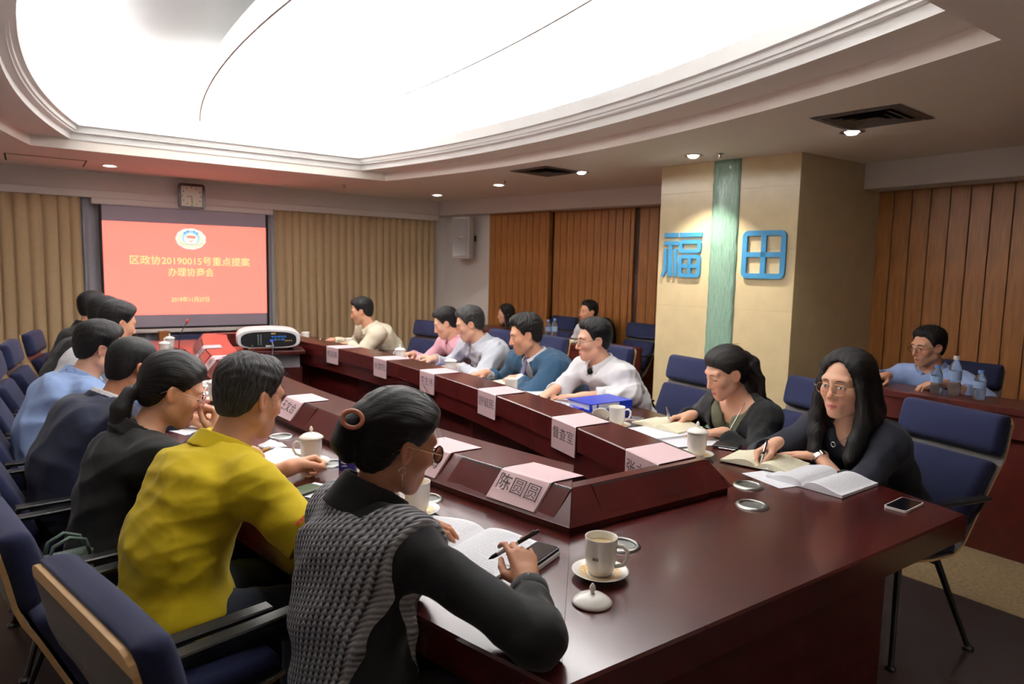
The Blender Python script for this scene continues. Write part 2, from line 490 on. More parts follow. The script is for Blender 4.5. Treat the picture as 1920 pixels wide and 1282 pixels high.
# lower ceiling: a ring between the room's rectangle and the recess
mb = MB()
n = len(O_F)
def rect_pt(p):
    x, y = p
    X0, X1, Y0, Y1 = -1.9, 6.4, -1.8, 8.9
    cx_, cy_ = AX, 4.2
    dx, dy = x - cx_, y - cy_
    t_ = min(((X1 - cx_) / dx if dx > 0 else (X0 - cx_) / dx) if abs(dx) > 1e-6 else 99, ((Y1 - cy_) / dy if dy > 0 else (Y0 - cy_) / dy) if abs(dy) > 1e-6 else 99)
    return (cx_ + dx * t_, cy_ + dy * t_)
ex = []
for p in O_F: ex.append(p)
# extra points along the flat ends so that the ring closes over the corners of the room
inner = O_F
outer = [rect_pt(p) for p in inner]
corners = [(6.4, 8.9), (-1.9, 8.9), (-1.9, -1.8), (6.4, -1.8)]
vin = [mb.bm.verts.new((*p, ZC)) for p in inner]; vout = [mb.bm.verts.new((*p, ZC)) for p in outer]
for i in range(n):
    j = (i + 1) % n
    a, b = outer[i], outer[j]
    mid_c = [c for c in corners if (abs(a[0] - c[0]) < 1e-3 or abs(a[1] - c[1]) < 1e-3) and (abs(b[0] - c[0]) < 1e-3 or abs(b[1] - c[1]) < 1e-3)
             and not ((abs(a[0] - b[0]) < 1e-3) or (abs(a[1] - b[1]) < 1e-3))]
    vs = [vin[i], vout[i]]
    if mid_c: vs.append(mb.bm.verts.new((*mid_c[0], ZC)))
    elif abs(a[0] - b[0]) > 5:      # flat ends: both corners lie between
        pass
    vs += [vout[j], vin[j]]
    mb.bm.faces.new(vs)
# fascia and soffit belong to the same plaster
def band(A, za, B, zb):
    va = [mb.bm.verts.new((*p, za)) for p in A]; vb = [mb.bm.verts.new((*p, zb)) for p in B]
    for i in range(len(A)):
        j = (i + 1) % len(A)
        mb.bm.faces.new((va[i], va[j], vb[j], vb[i]))
band(O_F, ZC, O_F, 2.59); band(O_F, 2.59, O_M0, 2.59)
ceil = struct(mb.build('ceiling', M_CEIL))
# stepped moulding
mb = MB()
lv = [(1.77, 0.015, 2.585), (1.77, 0.015, 2.642), (1.725, 0.055, 2.642), (1.725, 0.055, 2.697), (1.68, 0.095, 2.697), (1.68, 0.095, 2.79), (1.71, 0.06, 2.79), (1.71, 0.06, 2.66), (2.4, -0.35, 2.66)]
prev = None
for md, dy, z in lv:
    O_ = outline(md, 9.9, YF - dy, YN + dy)
    if prev: band(prev[0], prev[1], O_, z)
    prev = (O_, z)
struct(mb.build('trim_5', M_TRIM, smooth=True))
# vault: rises from the back of the cove, straight walls at the two ends
mb = MB(); nx, ny = 28, 26
Y0, Y1 = YN - 0.33, YF + 0.33
rings = []
for i in range(ny + 1):
    y = Y0 + (Y1 - Y0) * i / ny
    xl, xr = arc_x(y, -1, 2.36, 9.9), arc_x(y, 1, 2.36, 9.9)
    r_ = []
    for k in range(nx + 1):
        u_ = -1 + 2 * k / nx
        x = (xl + xr) / 2 + (xr - xl) / 2 * u_
        z = 2.66 + 0.62 * (max(1 - abs(u_) ** 2.6, 0)) ** 0.55
        r_.append((x, y, z))
    rings.append(r_)
mb.loft(rings, closed=False, cap=False)
struct(mb.build('ceiling_vault', M_VAULT, smooth='all'))
mb = MB()
for i in (0, ny):
    r_ = rings[i]
    mb.hull(r_, [tuple(range(len(r_)))])
struct(mb.build('trim_6', M_VAULT))
# hanging light panel
t = thing('ceiling_light_panel', 'long bowed white light panel hanging in the middle of the ceiling vault', 'ceiling light', (AX, 4.2, 2.80))
def lens(mid, R, ya, yb, n=24):
    pr = [(arc_x(ya + (yb - ya) * i / n, 1, mid, R, 4.2) - AX, ya + (yb - ya) * i / n - 4.2) for i in range(n + 1)]
    return pr + [(-x, y) for x, y in pr[::-1]]
mb = MB(); mb.prism(lens(0.62, 13.0, 1.7, 6.72), 0.0, 0.02); mb.build('diffuser', M_PANEL, t)
mb = MB(); O1 = lens(0.632, 13.0, 1.69, 6.73); O2 = lens(0.62, 13.0, 1.7, 6.72)
n_ = len(O1)
for i in range(n_):
    j = (i + 1) % n_
    mb.hull([(*O1[i], -0.006), (*O1[j], -0.006), (*O2[j], -0.006), (*O2[i], -0.006), (*O1[i], 0.14), (*O1[j], 0.14), (*O2[j], 0.14), (*O2[i], 0.14)],
            [(0, 1, 2, 3), (0, 1, 5, 4), (2, 3, 7, 6), (4, 5, 6, 7)])
mb.build('frame', M_TRIM, t)
for i, y in enumerate((-1.9, 0, 1.9)):
    MB().box((0, y, 0.27), (0.02, 0.02, 0.40)).build('hanger', M_STEEL, t)
mb = MB(); mb.prism(lens(0.60, 13.0, 1.75, 6.65), 0.12, 0.135); mb.build('top_board', M_TRIM, t)
# linear air grille in the far end of the vault
t = thing('air_grille', 'long cream linear air grille in the far end of the vault', 'vent', (1.68, YF + 0.31, 2.872))
MB().box((0, 0, 0), (1.06, 0.03, 0.13)).build('backing', mat('grille_cream', (236, 228, 190), 0.6), t)
for k in range(4):
    MB().box((0, -0.022, -0.045 + 0.03 * k), (1.02, 0.02, 0.012), rot=Matrix.Rotation(0.5, 3, 'X')).build('blade', mat('grille_blade', (214, 206, 172), 0.6), t)
# recessed downlights
DN = ['recessed downlight in the ceiling left of the wall clock', 'recessed downlight in the far right ceiling corner', 'recessed downlight second from the far right ceiling corner',
      'bright downlight beside the far square air diffuser', 'bright downlight above the marble pillar', 'bright downlight beside the near square air diffuser']
for k, (x, y) in enumerate(DOWNLIGHTS):
    t = thing('downlight', DN[k], 'downlight', (x, y, ZC), 0, 'recessed downlights')
    MB().lathe([(0.075, 0.001), (0.078, -0.006), (0.06, -0.008), (0.056, 0.0), (0.05, 0.0)], n=28, cap0=False, cap1=False).build('trim_ring', M_CHROME if k > 2 else M_TRIM, t, smooth=True)
    MB().lathe([(0.048, -0.002), (0.03, -0.012 if k < 3 else -0.02), (0.012, -0.014 if k < 3 else -0.024)], n=20).build('lamp', M_LAMP, t, smooth='all')
for k, (x, y) in enumerate(ADDED_DOWNLIGHTS):  # unseen fittings for the added fill lamps
    nm_ = ['fifth', 'fourth', 'third', 'second', 'first'][k] if k < 5 else ['left', 'middle', 'right'][k - 5]
    t = thing('downlight', (nm_ + ' added fill downlight from the near end above the left row of chairs') if k < 5 else (nm_ + ' added fill downlight of the three behind the photographer'), 'downlight', (x, y, ZC), 0, 'recessed downlights')
    MB().lathe([(0.075, 0.001), (0.078, -0.006), (0.06, -0.008), (0.056, 0.0), (0.05, 0.0)], n=28, cap0=False, cap1=False).build('trim_ring', M_TRIM, t, smooth=True)
    MB().lathe([(0.048, -0.002), (0.03, -0.012), (0.012, -0.014)], n=20).build('lamp', M_LAMP, t, smooth='all')
# square air diffusers, stepped cones
def diffuser(x, y, rz, label, s=0.44):
    t = thing('ceiling_diffuser', label, 'vent', (x, y, ZC), rz, 'square ceiling air diffusers')
    mg = mat('diffuser_grey', (96, 88, 88), 0.5)
    def sq(mb, a, b, z0, z1):
        P = [(-a, -a), (a, -a), (a, a), (-a, a)]; Q = [(-b, -b), (b, -b), (b, b), (-b, b)]
        for i in range(4):
            j = (i + 1) % 4
            mb.hull([(*P[i], z0), (*P[j], z0), (*Q[j], z1), (*Q[i], z1)], [(0, 1, 2, 3)])
    mb = MB(); sq(mb, s / 2 + 0.04, s / 2, -0.004, -0.012); mb.build('frame', mg, t)
    for k in range(4):
        a = s / 2 - 0.045 * k
        mb = MB(); sq(mb, a - 0.004, a - 0.04, -0.012 - 0.002 * k, -0.001); mb.build('louvre', mg, t)
    MB().box((0, 0, -0.003), (s - 0.36, s - 0.36, 0.004)).build('core', mg, t)
    MB().box((0, 0, -0.0005), (s, s, 0.001)).build('duct', M_GAP, t)
diffuser(4.22, 2.24, 0.08, 'square grey air diffuser in the ceiling near the right edge')
diffuser(4.16, 5.36, 0.10, 'square grey air diffuser in the ceiling in front of the wood wall')
# sprinkler heads
for (x, y), lb in (((4.27, 6.25), 'small sprinkler head on the ceiling between two small downlights'), ((4.56, 3.62), 'small sprinkler head on the ceiling beside the jade strip'),
                   ((3.1, 7.9), 'small round smoke sensor on the red-lit ceiling left of the corner')):
    t = thing('sprinkler_head', lb, 'sprinkler', (x, y, ZC))
    MB().lathe([(0.03, 0.001), (0.03, -0.004), (0.012, -0.01), (0.01, -0.03)], n=16).build('base', M_STEEL, t, smooth=True)
    MB().lathe([(0.004, -0.028), (0.018, -0.034), (0.018, -0.037), (0.003, -0.039)], n=14).build('deflector', M_STEEL, t, smooth=True)
# access hatch joint on the lit ceiling
t = thing('ceiling_hatch', 'flush access hatch in the ceiling above the left curtain', 'hatch', (0.18, 8.15, ZC))
MB().box((0, 0, -0.003), (0.62, 0.5, 0.006)).build('lid', M_CEIL, t)
MB().box((0, 0, -0.001), (0.65, 0.53, 0.002)).build('joint', M_GAP, t)

# ---- projection screen on the back wall
t = thing('projection_screen', 'white pull-down projection screen showing a red title slide', 'projection screen', (1.535, 8.70, 0))
MB().box((0, 0.015, 2.185), (1.92, 0.06, 0.065), bevel=0.01).build('case', M_WALL, t)
MB().box((0, 0.004, 1.47), (1.79, 0.004, 1.36)).build('fabric', M_SCREEN, t)
mk = M_GAP
MB().box((-0.882, 0, 1.47), (0.03, 0.005, 1.36)).build('border', mk, t); MB().box((0.882, 0, 1.47), (0.03, 0.005, 1.36)).build('border', mk, t)
MB().box((0, 0, 0.795), (1.79, 0.006, 0.022)).build('border', mk, t)
MB().box((0, 0, 0.76), (1.84, 0.035, 0.045), bevel=0.008).build('bottom_bar', M_WALL, t)
img = MB().hull([(-0.868, -0.001, 0.945), (0.868, -0.001, 0.945), (0.868, -0.001, 1.988), (-0.868, -0.001, 1.978)], [(0, 1, 2, 3)]).build('projected_slide', M_RED, t)
def scr(x, z, out): return frame((x, -out, z), (1, 0, 0), (0, 0, 1), (0, -1, 0))
text('title_lettering', '区政协20190015号重点提案', 0.108, scr(0.025, 1.556, 0.003), M_YEL, img, bold=0.0007, sx=1.0)
text('title_lettering', '办理协商会', 0.108, scr(0.012, 1.427, 0.003), M_YEL, img, bold=0.0007, sx=0.92)
text('date_lettering', '2019年11月27日', 0.068, scr(0.0, 1.113, 0.003), M_YEL, img, bold=0.0006, sx=0.88)
# emblem
EM = (0.018, 1.818)
def flat(name, pts, m, out, par): 
    mb = MB(); mb.prism([(x, y) for x, y in pts], 0, 0.0006); ob = mb.build(name, m, par)
    ob.matrix_local = scr(EM[0], EM[1], out); return ob
def ell(a, b, n=48, sc=0.0, cyo=0.0, k=22): return [((a * (1 + sc * abs(sin(k * pi * i / n)))) * cos(2 * pi * i / n), cyo + (b * (1 + sc * abs(sin(k * pi * i / n)))) * sin(2 * pi * i / n)) for i in range(n)]
em = flat('emblem', ell(0.158, 0.117, 96, 0.045, k=11), M_PWHITE, 0.002, img)
flat('emblem_wreath', ell(0.148, 0.106, 64), M_PCREAM, 0.0028, img)
flat('emblem_sky', ell(0.094, 0.086, 48, 0, 0.012), M_PCYAN, 0.0036, img)
flat('emblem_disc', ell(0.072, 0.068, 40, 0, 0.0), M_PWHITE, 0.0044, img)
flat('emblem_flag', [(-0.046, 0.012), (-0.02, 0.008), (0.046, 0.004), (0.05, 0.034), (0.0, 0.040), (-0.048, 0.034)], M_PORANGE, 0.0052, img)
flat('emblem_flag', [(-0.03, -0.018), (-0.012, -0.03), (0.004, -0.034), (0.028, -0.008), (0.0, -0.024)], M_PORANGE, 0.0052, img)
for k in (-2, -1, 1, 2):
    a = pi / 2 + k * 0.42
    flat('emblem_ribbon', [(0.086 * cos(a) + 0.016 * cos(b_), 0.072 * sin(a) + 0.018 + 0.013 * sin(b_)) for b_ in [i * pi / 5 for i in range(10)]], mat('projected_blue', (120, 118, 116), 0.8, emit=((90, 190, 250), 0.7)), 0.0052, img)
flat('emblem_star', [((0.012 if i % 2 == 0 else 0.006) * sin(pi * i / 5), 0.092 + (0.012 if i % 2 == 0 else 0.006) * cos(pi * i / 5)) for i in range(10)], M_PPINK, 0.0056, img)
flat('emblem_band', [(-0.10, -0.070), (0, -0.052), (0.10, -0.070), (0.10, -0.078), (0, -0.062), (-0.10, -0.078)], M_PGOLD, 0.0052, img)
flat('emblem_band', [(-0.13, -0.048), (-0.08, -0.048), (-0.08, -0.055), (-0.126, -0.055)], M_PGOLD, 0.0052, img)
flat('emblem_band', [(0.13, -0.048), (0.08, -0.048), (0.08, -0.055), (0.126, -0.055)], M_PGOLD, 0.0052, img)
# ---- square wall clock
t = thing('wall_clock', 'square wall clock with a dark wooden frame hanging above the screen', 'clock', (1.566, 8.672, 2.303))
mb = MB(); ring_board(mb, -0.142, -0.142, 0.142, 0.142, 0.028, 0.035, 0.035)
ob = mb.build('frame', mat('clock_wood', (62, 22, 18), 0.3), t); ob.matrix_local = frame((0, 0, 0), (1, 0, 0), (0, 0, 1), (0, -1, 0))
MB().box((0, -0.008, 0), (0.25, 0.012, 0.25)).build('dial', mat('clock_dial', (214, 200, 172), 0.3, coat=0.3), t)
for k in range(12):
    a = k * pi / 6
    MB().box((0.1 * sin(a), -0.0155, 0.1 * cos(a)), (0.012, 0.002, 0.012)).build('hour_mark', M_INKD, t)
for nm, a, l in (('hour_hand', radians(265), 0.055), ('minute_hand', radians(178), 0.085)):
    MB().box((l / 2 * sin(a), -0.018, l / 2 * cos(a)), (0.007, 0.002, l), rot=Matrix.Rotation(a, 3, 'Y')).build(nm, M_INKD, t)
# ---- curtains: pleated sheets with real folds
def curtain(name, label, x0, x1, y, z0, z1, pleats, amp, m, seed, cat='curtain'):
    rg = np.random.default_rng(seed); mb = MB()
    nn = pleats * 8
    ph = np.cumsum(rg.uniform(0.75, 1.3, nn + 1)); ph = (ph - ph[0]) / (ph[-1] - ph[0]) * pleats * 2 * pi
    am = amp * (0.7 + 0.5 * rg.random(nn + 1))
    rings = []
    for k in range(7):
        f = k / 6; z = z1 + (z0 - z1) * f
        r_ = []
        for i in range(nn + 1):
            x = x0 + (x1 - x0) * i / nn + 0.012 * sin(ph[i] + 0.8) * (0.5 + f)
            yy = y + am[i] * sin(ph[i] + 0.25 * sin(f * 3 + i)) * (0.55 + 0.45 * f)
            r_.append((x, yy, z))
        rings.append(r_)
    mb.loft(rings, closed=False, cap=False)
    ob = mb.build(name, m, smooth='all')
    md = ob.modifiers.new('thick', 'SOLIDIFY'); md.thickness = 0.004
    return tag(ob, label, cat)
curtain('curtain', 'beige patterned pleated curtain left of the screen', -1.75, 0.47, 8.77, 0.02, 2.235, 18, 0.036, M_CURT, 1)
curtain('curtain', 'beige pleated curtain between the screen and the white corner', 2.53, 4.80, 8.77, 0.02, 2.235, 22, 0.036, M_CURT, 2)
curtain('sheer_curtain', 'grey sheer curtain hanging behind the screen', 0.49, 2.49, 8.81, 0.02, 2.215, 22, 0.012, M_SHEER, 3)
# ---- loudspeaker on the white wall
t = thing('wall_speaker', 'white column loudspeaker mounted on the white wall in the far corner', 'speaker')
q = wallpt(0.13, 3.02, 0)
R3 = Matrix(((-NW.x, DW.x, 0), (-NW.y, DW.y, 0), (0, 0, 1)))
tilt = R3 @ Matrix.Rotation(0.35, 3, 'Z')
cc = wallpt(-0.10, 3.02, 1.97)
MB().box(cc, (0.17, 0.26, 0.57), rot=tilt, bevel=0.02, seg=2).build('cabinet', mat('speaker_white', (206, 202, 200), 0.5), t, smooth=True)
MB().box(cc + tilt @ Vector((-0.088, 0, 0)), (0.012, 0.215, 0.51), rot=tilt, bevel=0.004).build('grille', mat('speaker_grille', (176, 172, 172), 0.7, bump=(900, 0.5)), t)
MB().box(wallpt(0.03, 3.02, 1.97), (0.2, 0.05, 0.08), rot=R3).build('bracket', M_BLACK, t)
MB().box(cc + tilt @ Vector((-0.096, 0, 0.0)), (0.003, 0.07, 0.02), rot=tilt).build('badge', M_STEEL, t)
# ================================================================= CONFERENCE TABLE
TX = 1.66; ZT = 0.75
def tx(y, side, R=12.82): return TX + side * (-11.49 + sqrt(R * R - (y - 4.3) ** 2))
RC = 12.20                                   # foot of the raised console
table = thing('conference_table', 'large bowed rosewood conference table ring with a raised console along its inner edge', 'table', (0, 0, 0))
YE0, YE1, YI0, YI1 = 0.925, 7.675, 1.49, 7.11
def lerp(a, b, t): return a + (b - a) * t
def side_pt(side, t, R, e):
    """point on the bowed side: t 0..1 along, at radius R; e = 0 at the table edge, 1 at the console foot (mitred ends)."""
    y = lerp(lerp(YE0, YE1, t), lerp(YI0, YI1, t), e)
    return (tx(y, side, R), y)
def mitre(R): return (12.82 - R) / (12.82 - RC)
def ring_section(side, t0, t1, prof, n=10):
    """prof: list of (R, z) points of a closed cross-section, lofted along the bowed side."""
    rings = []
    for k in range(n + 1):
        t = lerp(t0, t1, k / n)
        rings.append([(*side_pt(side, t, R, mitre(R)), z) for R, z in prof])
    return rings
EDGE = [(12.82, 0.665), (12.82, ZT - 0.006), (12.814, ZT), (12.0, ZT), (12.0, 0.70), (12.70, 0.665)]
def end_pts(d, far):
    """x half-width at an inward distance measured through the mitre; returns (xl, xr, y)."""
    R = 12.82 - d * (12.82 - RC) / (YI0 - YE0)
    y = (YE0 + d) if not far else (YE1 - d)
    return tx(y, -1, R), tx(y, 1, R), y
for side in (-1, 1):
    for k, (a, b) in enumerate(((0.00012, 0.33528), (0.33542, 0.66458), (0.66472, 0.99988))):
        MB().loft(ring_section(side, a, b, EDGE)).build('table_top', M_TABLE, table, smooth=True)
for far in (False, True):
    mb = MB(); rings = [[], []]
    prof = [(0.0, 0.665), (0.0, ZT - 0.006), (0.006, ZT), (0.75, ZT), (0.75, 0.70), (0.10, 0.665)]
    for d, z in prof:
        a, b, y = end_pts(d, far)
        rings[0].append((a + 0.0004, y, z)); rings[1].append((b - 0.0004, y, z))
    mb.loft(rings).build('table_top', M_TABLE, table, smooth=True)
# console: plinth, slanted outer face, flat top, upright inner face
CON = [(RC - 0.014, ZT + 0.0005), (RC - 0.014, ZT + 0.022), (RC, ZT + 0.025), (RC - 0.004, ZT + 0.029), (RC - 0.074, 0.862), (RC - 0.080, 0.868), (RC - 0.285, 0.868), (RC - 0.29, 0.864), (RC - 0.29, 0.765), (RC - 0.275, 0.76), (RC - 0.275, 0.665), (RC - 0.22, 0.665), (RC - 0.22, ZT + 0.0005)]
CONE_ = CON[:6] + [(RC - 0.125, 0.868), (RC - 0.130, 0.864), (RC - 0.130, 0.765), (RC - 0.118, 0.76), (RC - 0.118, 0.665), (RC - 0.09, 0.665), (RC - 0.09, ZT + 0.0005)]
CUTS = [0.00015, 0.166, 0.333, 0.5, 0.667, 0.834, 0.99985]
for side in (-1, 1):
    for a, b in zip(CUTS[:-1], CUTS[1:]):
        MB().loft(ring_section(side, a + 0.0001, b - 0.0001, CON, 6)).build('console', M_CONSOLE, table, smooth=True)
    # modesty panels under the console
    for a, b in zip(CUTS[:-1], CUTS[1:]):
        P = [(RC - 0.19, 0.0), (RC - 0.19, 0.668), (RC - 0.15, 0.668), (RC - 0.15, 0.0)]
        MB().loft(ring_section(side, a + 0.001, b - 0.001, P, 4)).build('modesty_panel', M_TABLE2, table)
def con_end(R): return YI0 + (RC - R) * (YI0 - YE0) / (12.82 - RC) - YE0
for far in (False, True):
    mb = MB(); rings = [[], []]
    for R, z in CONE_:
        a, b, y = end_pts(con_end(R), far)
        rings[0].append((a + 0.0004, y, z)); rings[1].append((b - 0.0004, y, z))
    mb.loft(rings).build('console', M_CONSOLE, table, smooth=True)
    a, b, y = end_pts(con_end(RC - 0.085), far)
    MB().box(((a + b) / 2, y, 0.334), (b - a, 0.03, 0.668)).build('modesty_panel', M_TABLE2, table)
    yy = YE0 + 0.16 if not far else YE1 - 0.16
    MB().box((1.62, yy, 0.3325), (1.36, 0.05, 0.665)).build('end_panel', M_TABLE2, table)
# lids let into the slanted faces, with the dark finger slot above each
sl_dir = Vector((-0.116, 0, 0.086))
def lid_side(side, y0, y1, slot=True):
    n = 5
    def pt(y, R, z, e): 
        return (tx(y, side, R), y, z)
    top, bot = (RC - 0.0715, 0.8605), (RC - 0.0135, 0.785)
    rings = []
    for k in range(n + 1):
        y = lerp(y0, y1, k / n)
        rings.append([pt(y, top[0] + 0.0026, top[1] + 0.0018, 1), pt(y, bot[0] + 0.0026, bot[1] + 0.0018, 1), pt(y, bot[0] - 0.003, bot[1] - 0.004, 1), pt(y, top[0] - 0.003, top[1] - 0.004, 1)])
    MB().loft(rings).build('console_lid', M_CONSOLE, table)
    if slot:
        rings = []
        for k in range(n + 1):
            y = lerp(y0 + 0.0, y1 - 0.0, k / n)
            rings.append([pt(y, RC - 0.0735, 0.8668, 1), pt(y, RC - 0.0660, 0.8575, 1), pt(y, RC - 0.071, 0.852, 1), pt(y, RC - 0.082, 0.862, 1)])
        MB().loft(rings).build('finger_slot', M_GAP, table)
for side in (-1, 1):
    for yc in (1.80, 2.45, 3.35, 4.1, 4.85, 5.6, 6.3):
        lid_side(side, yc - 0.24, yc + 0.24)
for far in (False, True):
    rings = [[], []]; ring2 = [[], []]
    top, bot = (RC - 0.0715, 0.8605), (RC - 0.0135, 0.785)
    for R, z in ((top[0] + 0.0026, top[1] + 0.0018), (bot[0] + 0.0026, bot[1] + 0.0018), (bot[0] - 0.003, bot[1] - 0.004), (top[0] - 0.003, top[1] - 0.004)):
        _, _, y = end_pts(con_end(R), far)
        sh = (R - RC) * -0.2
        rings[0].append((1.42 + 0.0, y, z)); rings[1].append((1.90 - 0.0, y, z))
    MB().loft(rings).build('console_lid', M_CONSOLE, table)
    for R, z in ((RC - 0.0735, 0.8668), (RC - 0.0660, 0.8575), (RC - 0.071, 0.852), (RC - 0.082, 0.862)):
        _, _, y = end_pts(con_end(R), far)
        ring2[0].append((1.42, y, z)); ring2[1].append((1.90, y, z))
    MB().loft(ring2).build('finger_slot', M_GAP, table)
# steel cup wells let into the top
WELLS = [(1.361, 1.358), (2.164, 1.512), (1.986, 1.368), (1.075, 2.004), (0.953, 2.572), (0.913, 3.111), (0.88, 4.0), (0.90, 4.7), (2.40, 2.62), (2.44, 3.35), (2.45, 4.1), (2.46, 4.9), (2.42, 5.6)]
w0 = None
M_WELL = mat('well_steel', (150, 150, 146), 0.34, metal=1.0); M_WELLD = mat('well_plate', (120, 120, 116), 0.45, metal=0.9)
for x, y in WELLS:
    if w0 is None:
        w0 = MB().lathe([(0.0395, 0.0012), (0.0405, 0.007), (0.047, 0.0085), (0.053, 0.005), (0.056, 0.0008)], n=36, cap0=False, cap1=False).build('cup_well', M_WELL, table, smooth='all'); ob = w0
        p0 = MB().lathe([(0.002, 0.0012), (0.036, 0.0012), (0.0395, 0.002)], n=28, cap0=True, cap1=False).build('well_plate', M_WELLD, w0)
    else:
        ob = w0.copy(); COL.objects.link(ob); q = p0.copy(); COL.objects.link(q); q.parent = ob
    ob.location = (x, y, ZT)

# ================================================================= CHAIRS
def make_chair(name, label):
    t = thing(name, label, 'chair', group='navy conference chairs')
    # bent plywood shell: profile (x, z, half width)
    prof = [(0.235, 0.425, 0.21), (0.20, 0.418, 0.215), (0.0, 0.405, 0.22), (-0.12, 0.41, 0.22), (-0.185, 0.45, 0.218), (-0.225, 0.52, 0.218), (-0.275, 0.63, 0.225), (-0.325, 0.745, 0.236), (-0.348, 0.79, 0.24), (-0.362, 0.83, 0.24), (-0.375, 0.90, 0.24), (-0.384, 0.940, 0.240), (-0.3865, 0.957, 0.234), (-0.388, 0.967, 0.222), (-0.3885, 0.972, 0.205)]
    n = len(prof); rings = []
    for i, (x, z, hw) in enumerate(prof):
        a = prof[max(i - 1, 0)]; b = prof[min(i + 1, n - 1)]
        dx, dz = b[0] - a[0], b[1] - a[1]; L = sqrt(dx * dx + dz * dz); nx_, nz = -dz / L * 0.0052, dx / L * 0.0052
        rings.append([(x + nx_, -hw, z + nz), (x + nx_, hw, z + nz), (x - nx_, hw, z - nz), (x - nx_, -hw, z - nz)])
    mb = MB(); mb.loft(rings)
    mb.bm.faces.ensure_lookup_table()
    o = mb.build('shell', [M_PLY, M_PLYBACK], t)
    for p in o.data.polygons:          # broad faces painted the grey of unlit beech, the edges show the beech plies
        if abs(p.normal.y) < 0.3 and p.area > 0.012: p.material_index = 1
    def cushion(name, p0, p1, hw0, hw1, th, segs=5):
        """a padded slab laid on the shell from p0 to p1 (x, z)."""
        d = Vector((p1[0] - p0[0], 0, p1[1] - p0[1])); L = d.length; d.normalize()
        nn = Vector((d.z, 0, -d.x))
        if nn.z < 0 and abs(nn.z) > 0.8: nn = -nn
        if abs(nn.z) <= 0.8 and nn.x < 0: nn = -nn
        m_ = MB(); ring = []
        ns = 14
        for k in range(ns + 1):
            f = 0.5 - 0.5 * cos(pi * k / ns); s_ = L * f
            e = min(f, 1 - f) * L
            r_ = 0.026
            q = 1.0 if e >= r_ else sqrt(max(1 - ((r_ - e) / r_) ** 2, 0.0))
            hw = lerp(hw0, hw1, f) - (1 - q) * 0.016
            c = Vector((p0[0], 0, p0[1])) + d * s_
            tt = th * (0.35 + 0.65 * q) * (1.0 + 0.08 * sin(pi * f))
            pr = [(-1, 0.004, 0), (-1, tt * 0.45, 0)]
            for a_ in (20, 45, 70, 90): pr.append((-1, tt * (0.45 + 0.55 * sin(radians(a_))), 0.024 * (1 - cos(radians(a_)))))
            pts_ = [c + Vector((0, -hw + dx, 0)) + nn * h_ for _, h_, dx in pr]
            pts_ += [c + nn * tt * 1.05]
            pts_ += [c + Vector((0, hw - dx, 0)) + nn * h_ for _, h_, dx in pr[::-1]]
            ring.append([tuple(p) for p in pts_])
        m_.loft(ring)
        return m_.build(name, M_FABRIC, t, smooth='all')
    cushion('headrest', (-0.352, 0.805), (-0.388, 0.974), 0.234, 0.232, 0.062)
    cushion('backrest', (-0.20, 0.49), (-0.332, 0.778), 0.200, 0.226, 0.060)
    cushion('seat', (-0.15, 0.418), (0.232, 0.425), 0.212, 0.205, 0.060)
    # splayed steel legs
    for sx, sy in ((1, 1), (1, -1), (-1, 1), (-1, -1)):
        m_ = MB(); m_.tube([(0.10 * sx, 0.15 * sy, 0.40), (0.22 * sx, 0.245 * sy, 0.012)], 0.014, 8, 0.010)
        m_.lathe([(0.022, 0.0), (0.022, 0.008), (0.012, 0.016)], (0.222 * sx, 0.247 * sy, 0.0), 10)
        m_.build('leg', M_BLACK, t, smooth=True)
    for sx in (1, -1):
        MB().tube([(0.115 * sx, -0.165, 0.35), (0.115 * sx, 0.165, 0.35)], 0.009, 6).build('crossbar', M_BLACK, t, smooth=True)
    for sy in (1, -1):
        MB().box((-0.03, 0.262 * sy, 0.655), (0.40, 0.045, 0.016), bevel=0.004).build('armrest', M_ARM, t)
        m_ = MB(); m_.tube([(-0.215, 0.262 * sy, 0.648), (-0.235, 0.232 * sy, 0.60), (-0.215, 0.19 * sy, 0.52), (-0.15, 0.15 * sy, 0.395)], 0.010, 6); m_.build('armrest_support', M_BLACK, t, smooth=True)
    return t
chair0 = make_chair('conference_chair', 'navy conference chair')
_used = [False]
def chair(x, y, az, label, group='navy conference chairs'):
    if not _used[0]:
        _used[0] = True; chair0.location = (x, y, 0); chair0.rotation_euler = (0, 0, az); chair0['label'] = label; return chair0
    return dup(chair0, (x, y, 0), az, label, group)
LC = [(1.38, 'navy chair in the left foreground corner, white sticker on its back'), (1.95, 'navy chair behind the man in the yellow polo'),
      (2.57, 'navy chair behind the woman with the low ponytail, green bag on it'), (3.20, 'navy chair behind the man in the navy suit'), (3.85, 'navy chair behind the man in the light blue shirt'),
      (4.47, 'navy chair sixth from the foreground in the left row'), (5.08, 'navy chair third from the far end of the left row'), (5.70, 'navy chair second from the far end of the left row'), (6.42, 'purplish lit navy chair at the far end of the left row')]
for i, (y, lb) in enumerate(LC):
    x = tx(y, -1) - (0.25, 0.29, 0.27, 0.25, 0.24, 0.23, 0.21, 0.19, 0.16)[i]
    az = -atan2((y - 4.3), 12.0)
    chair(x, y, az, lb)
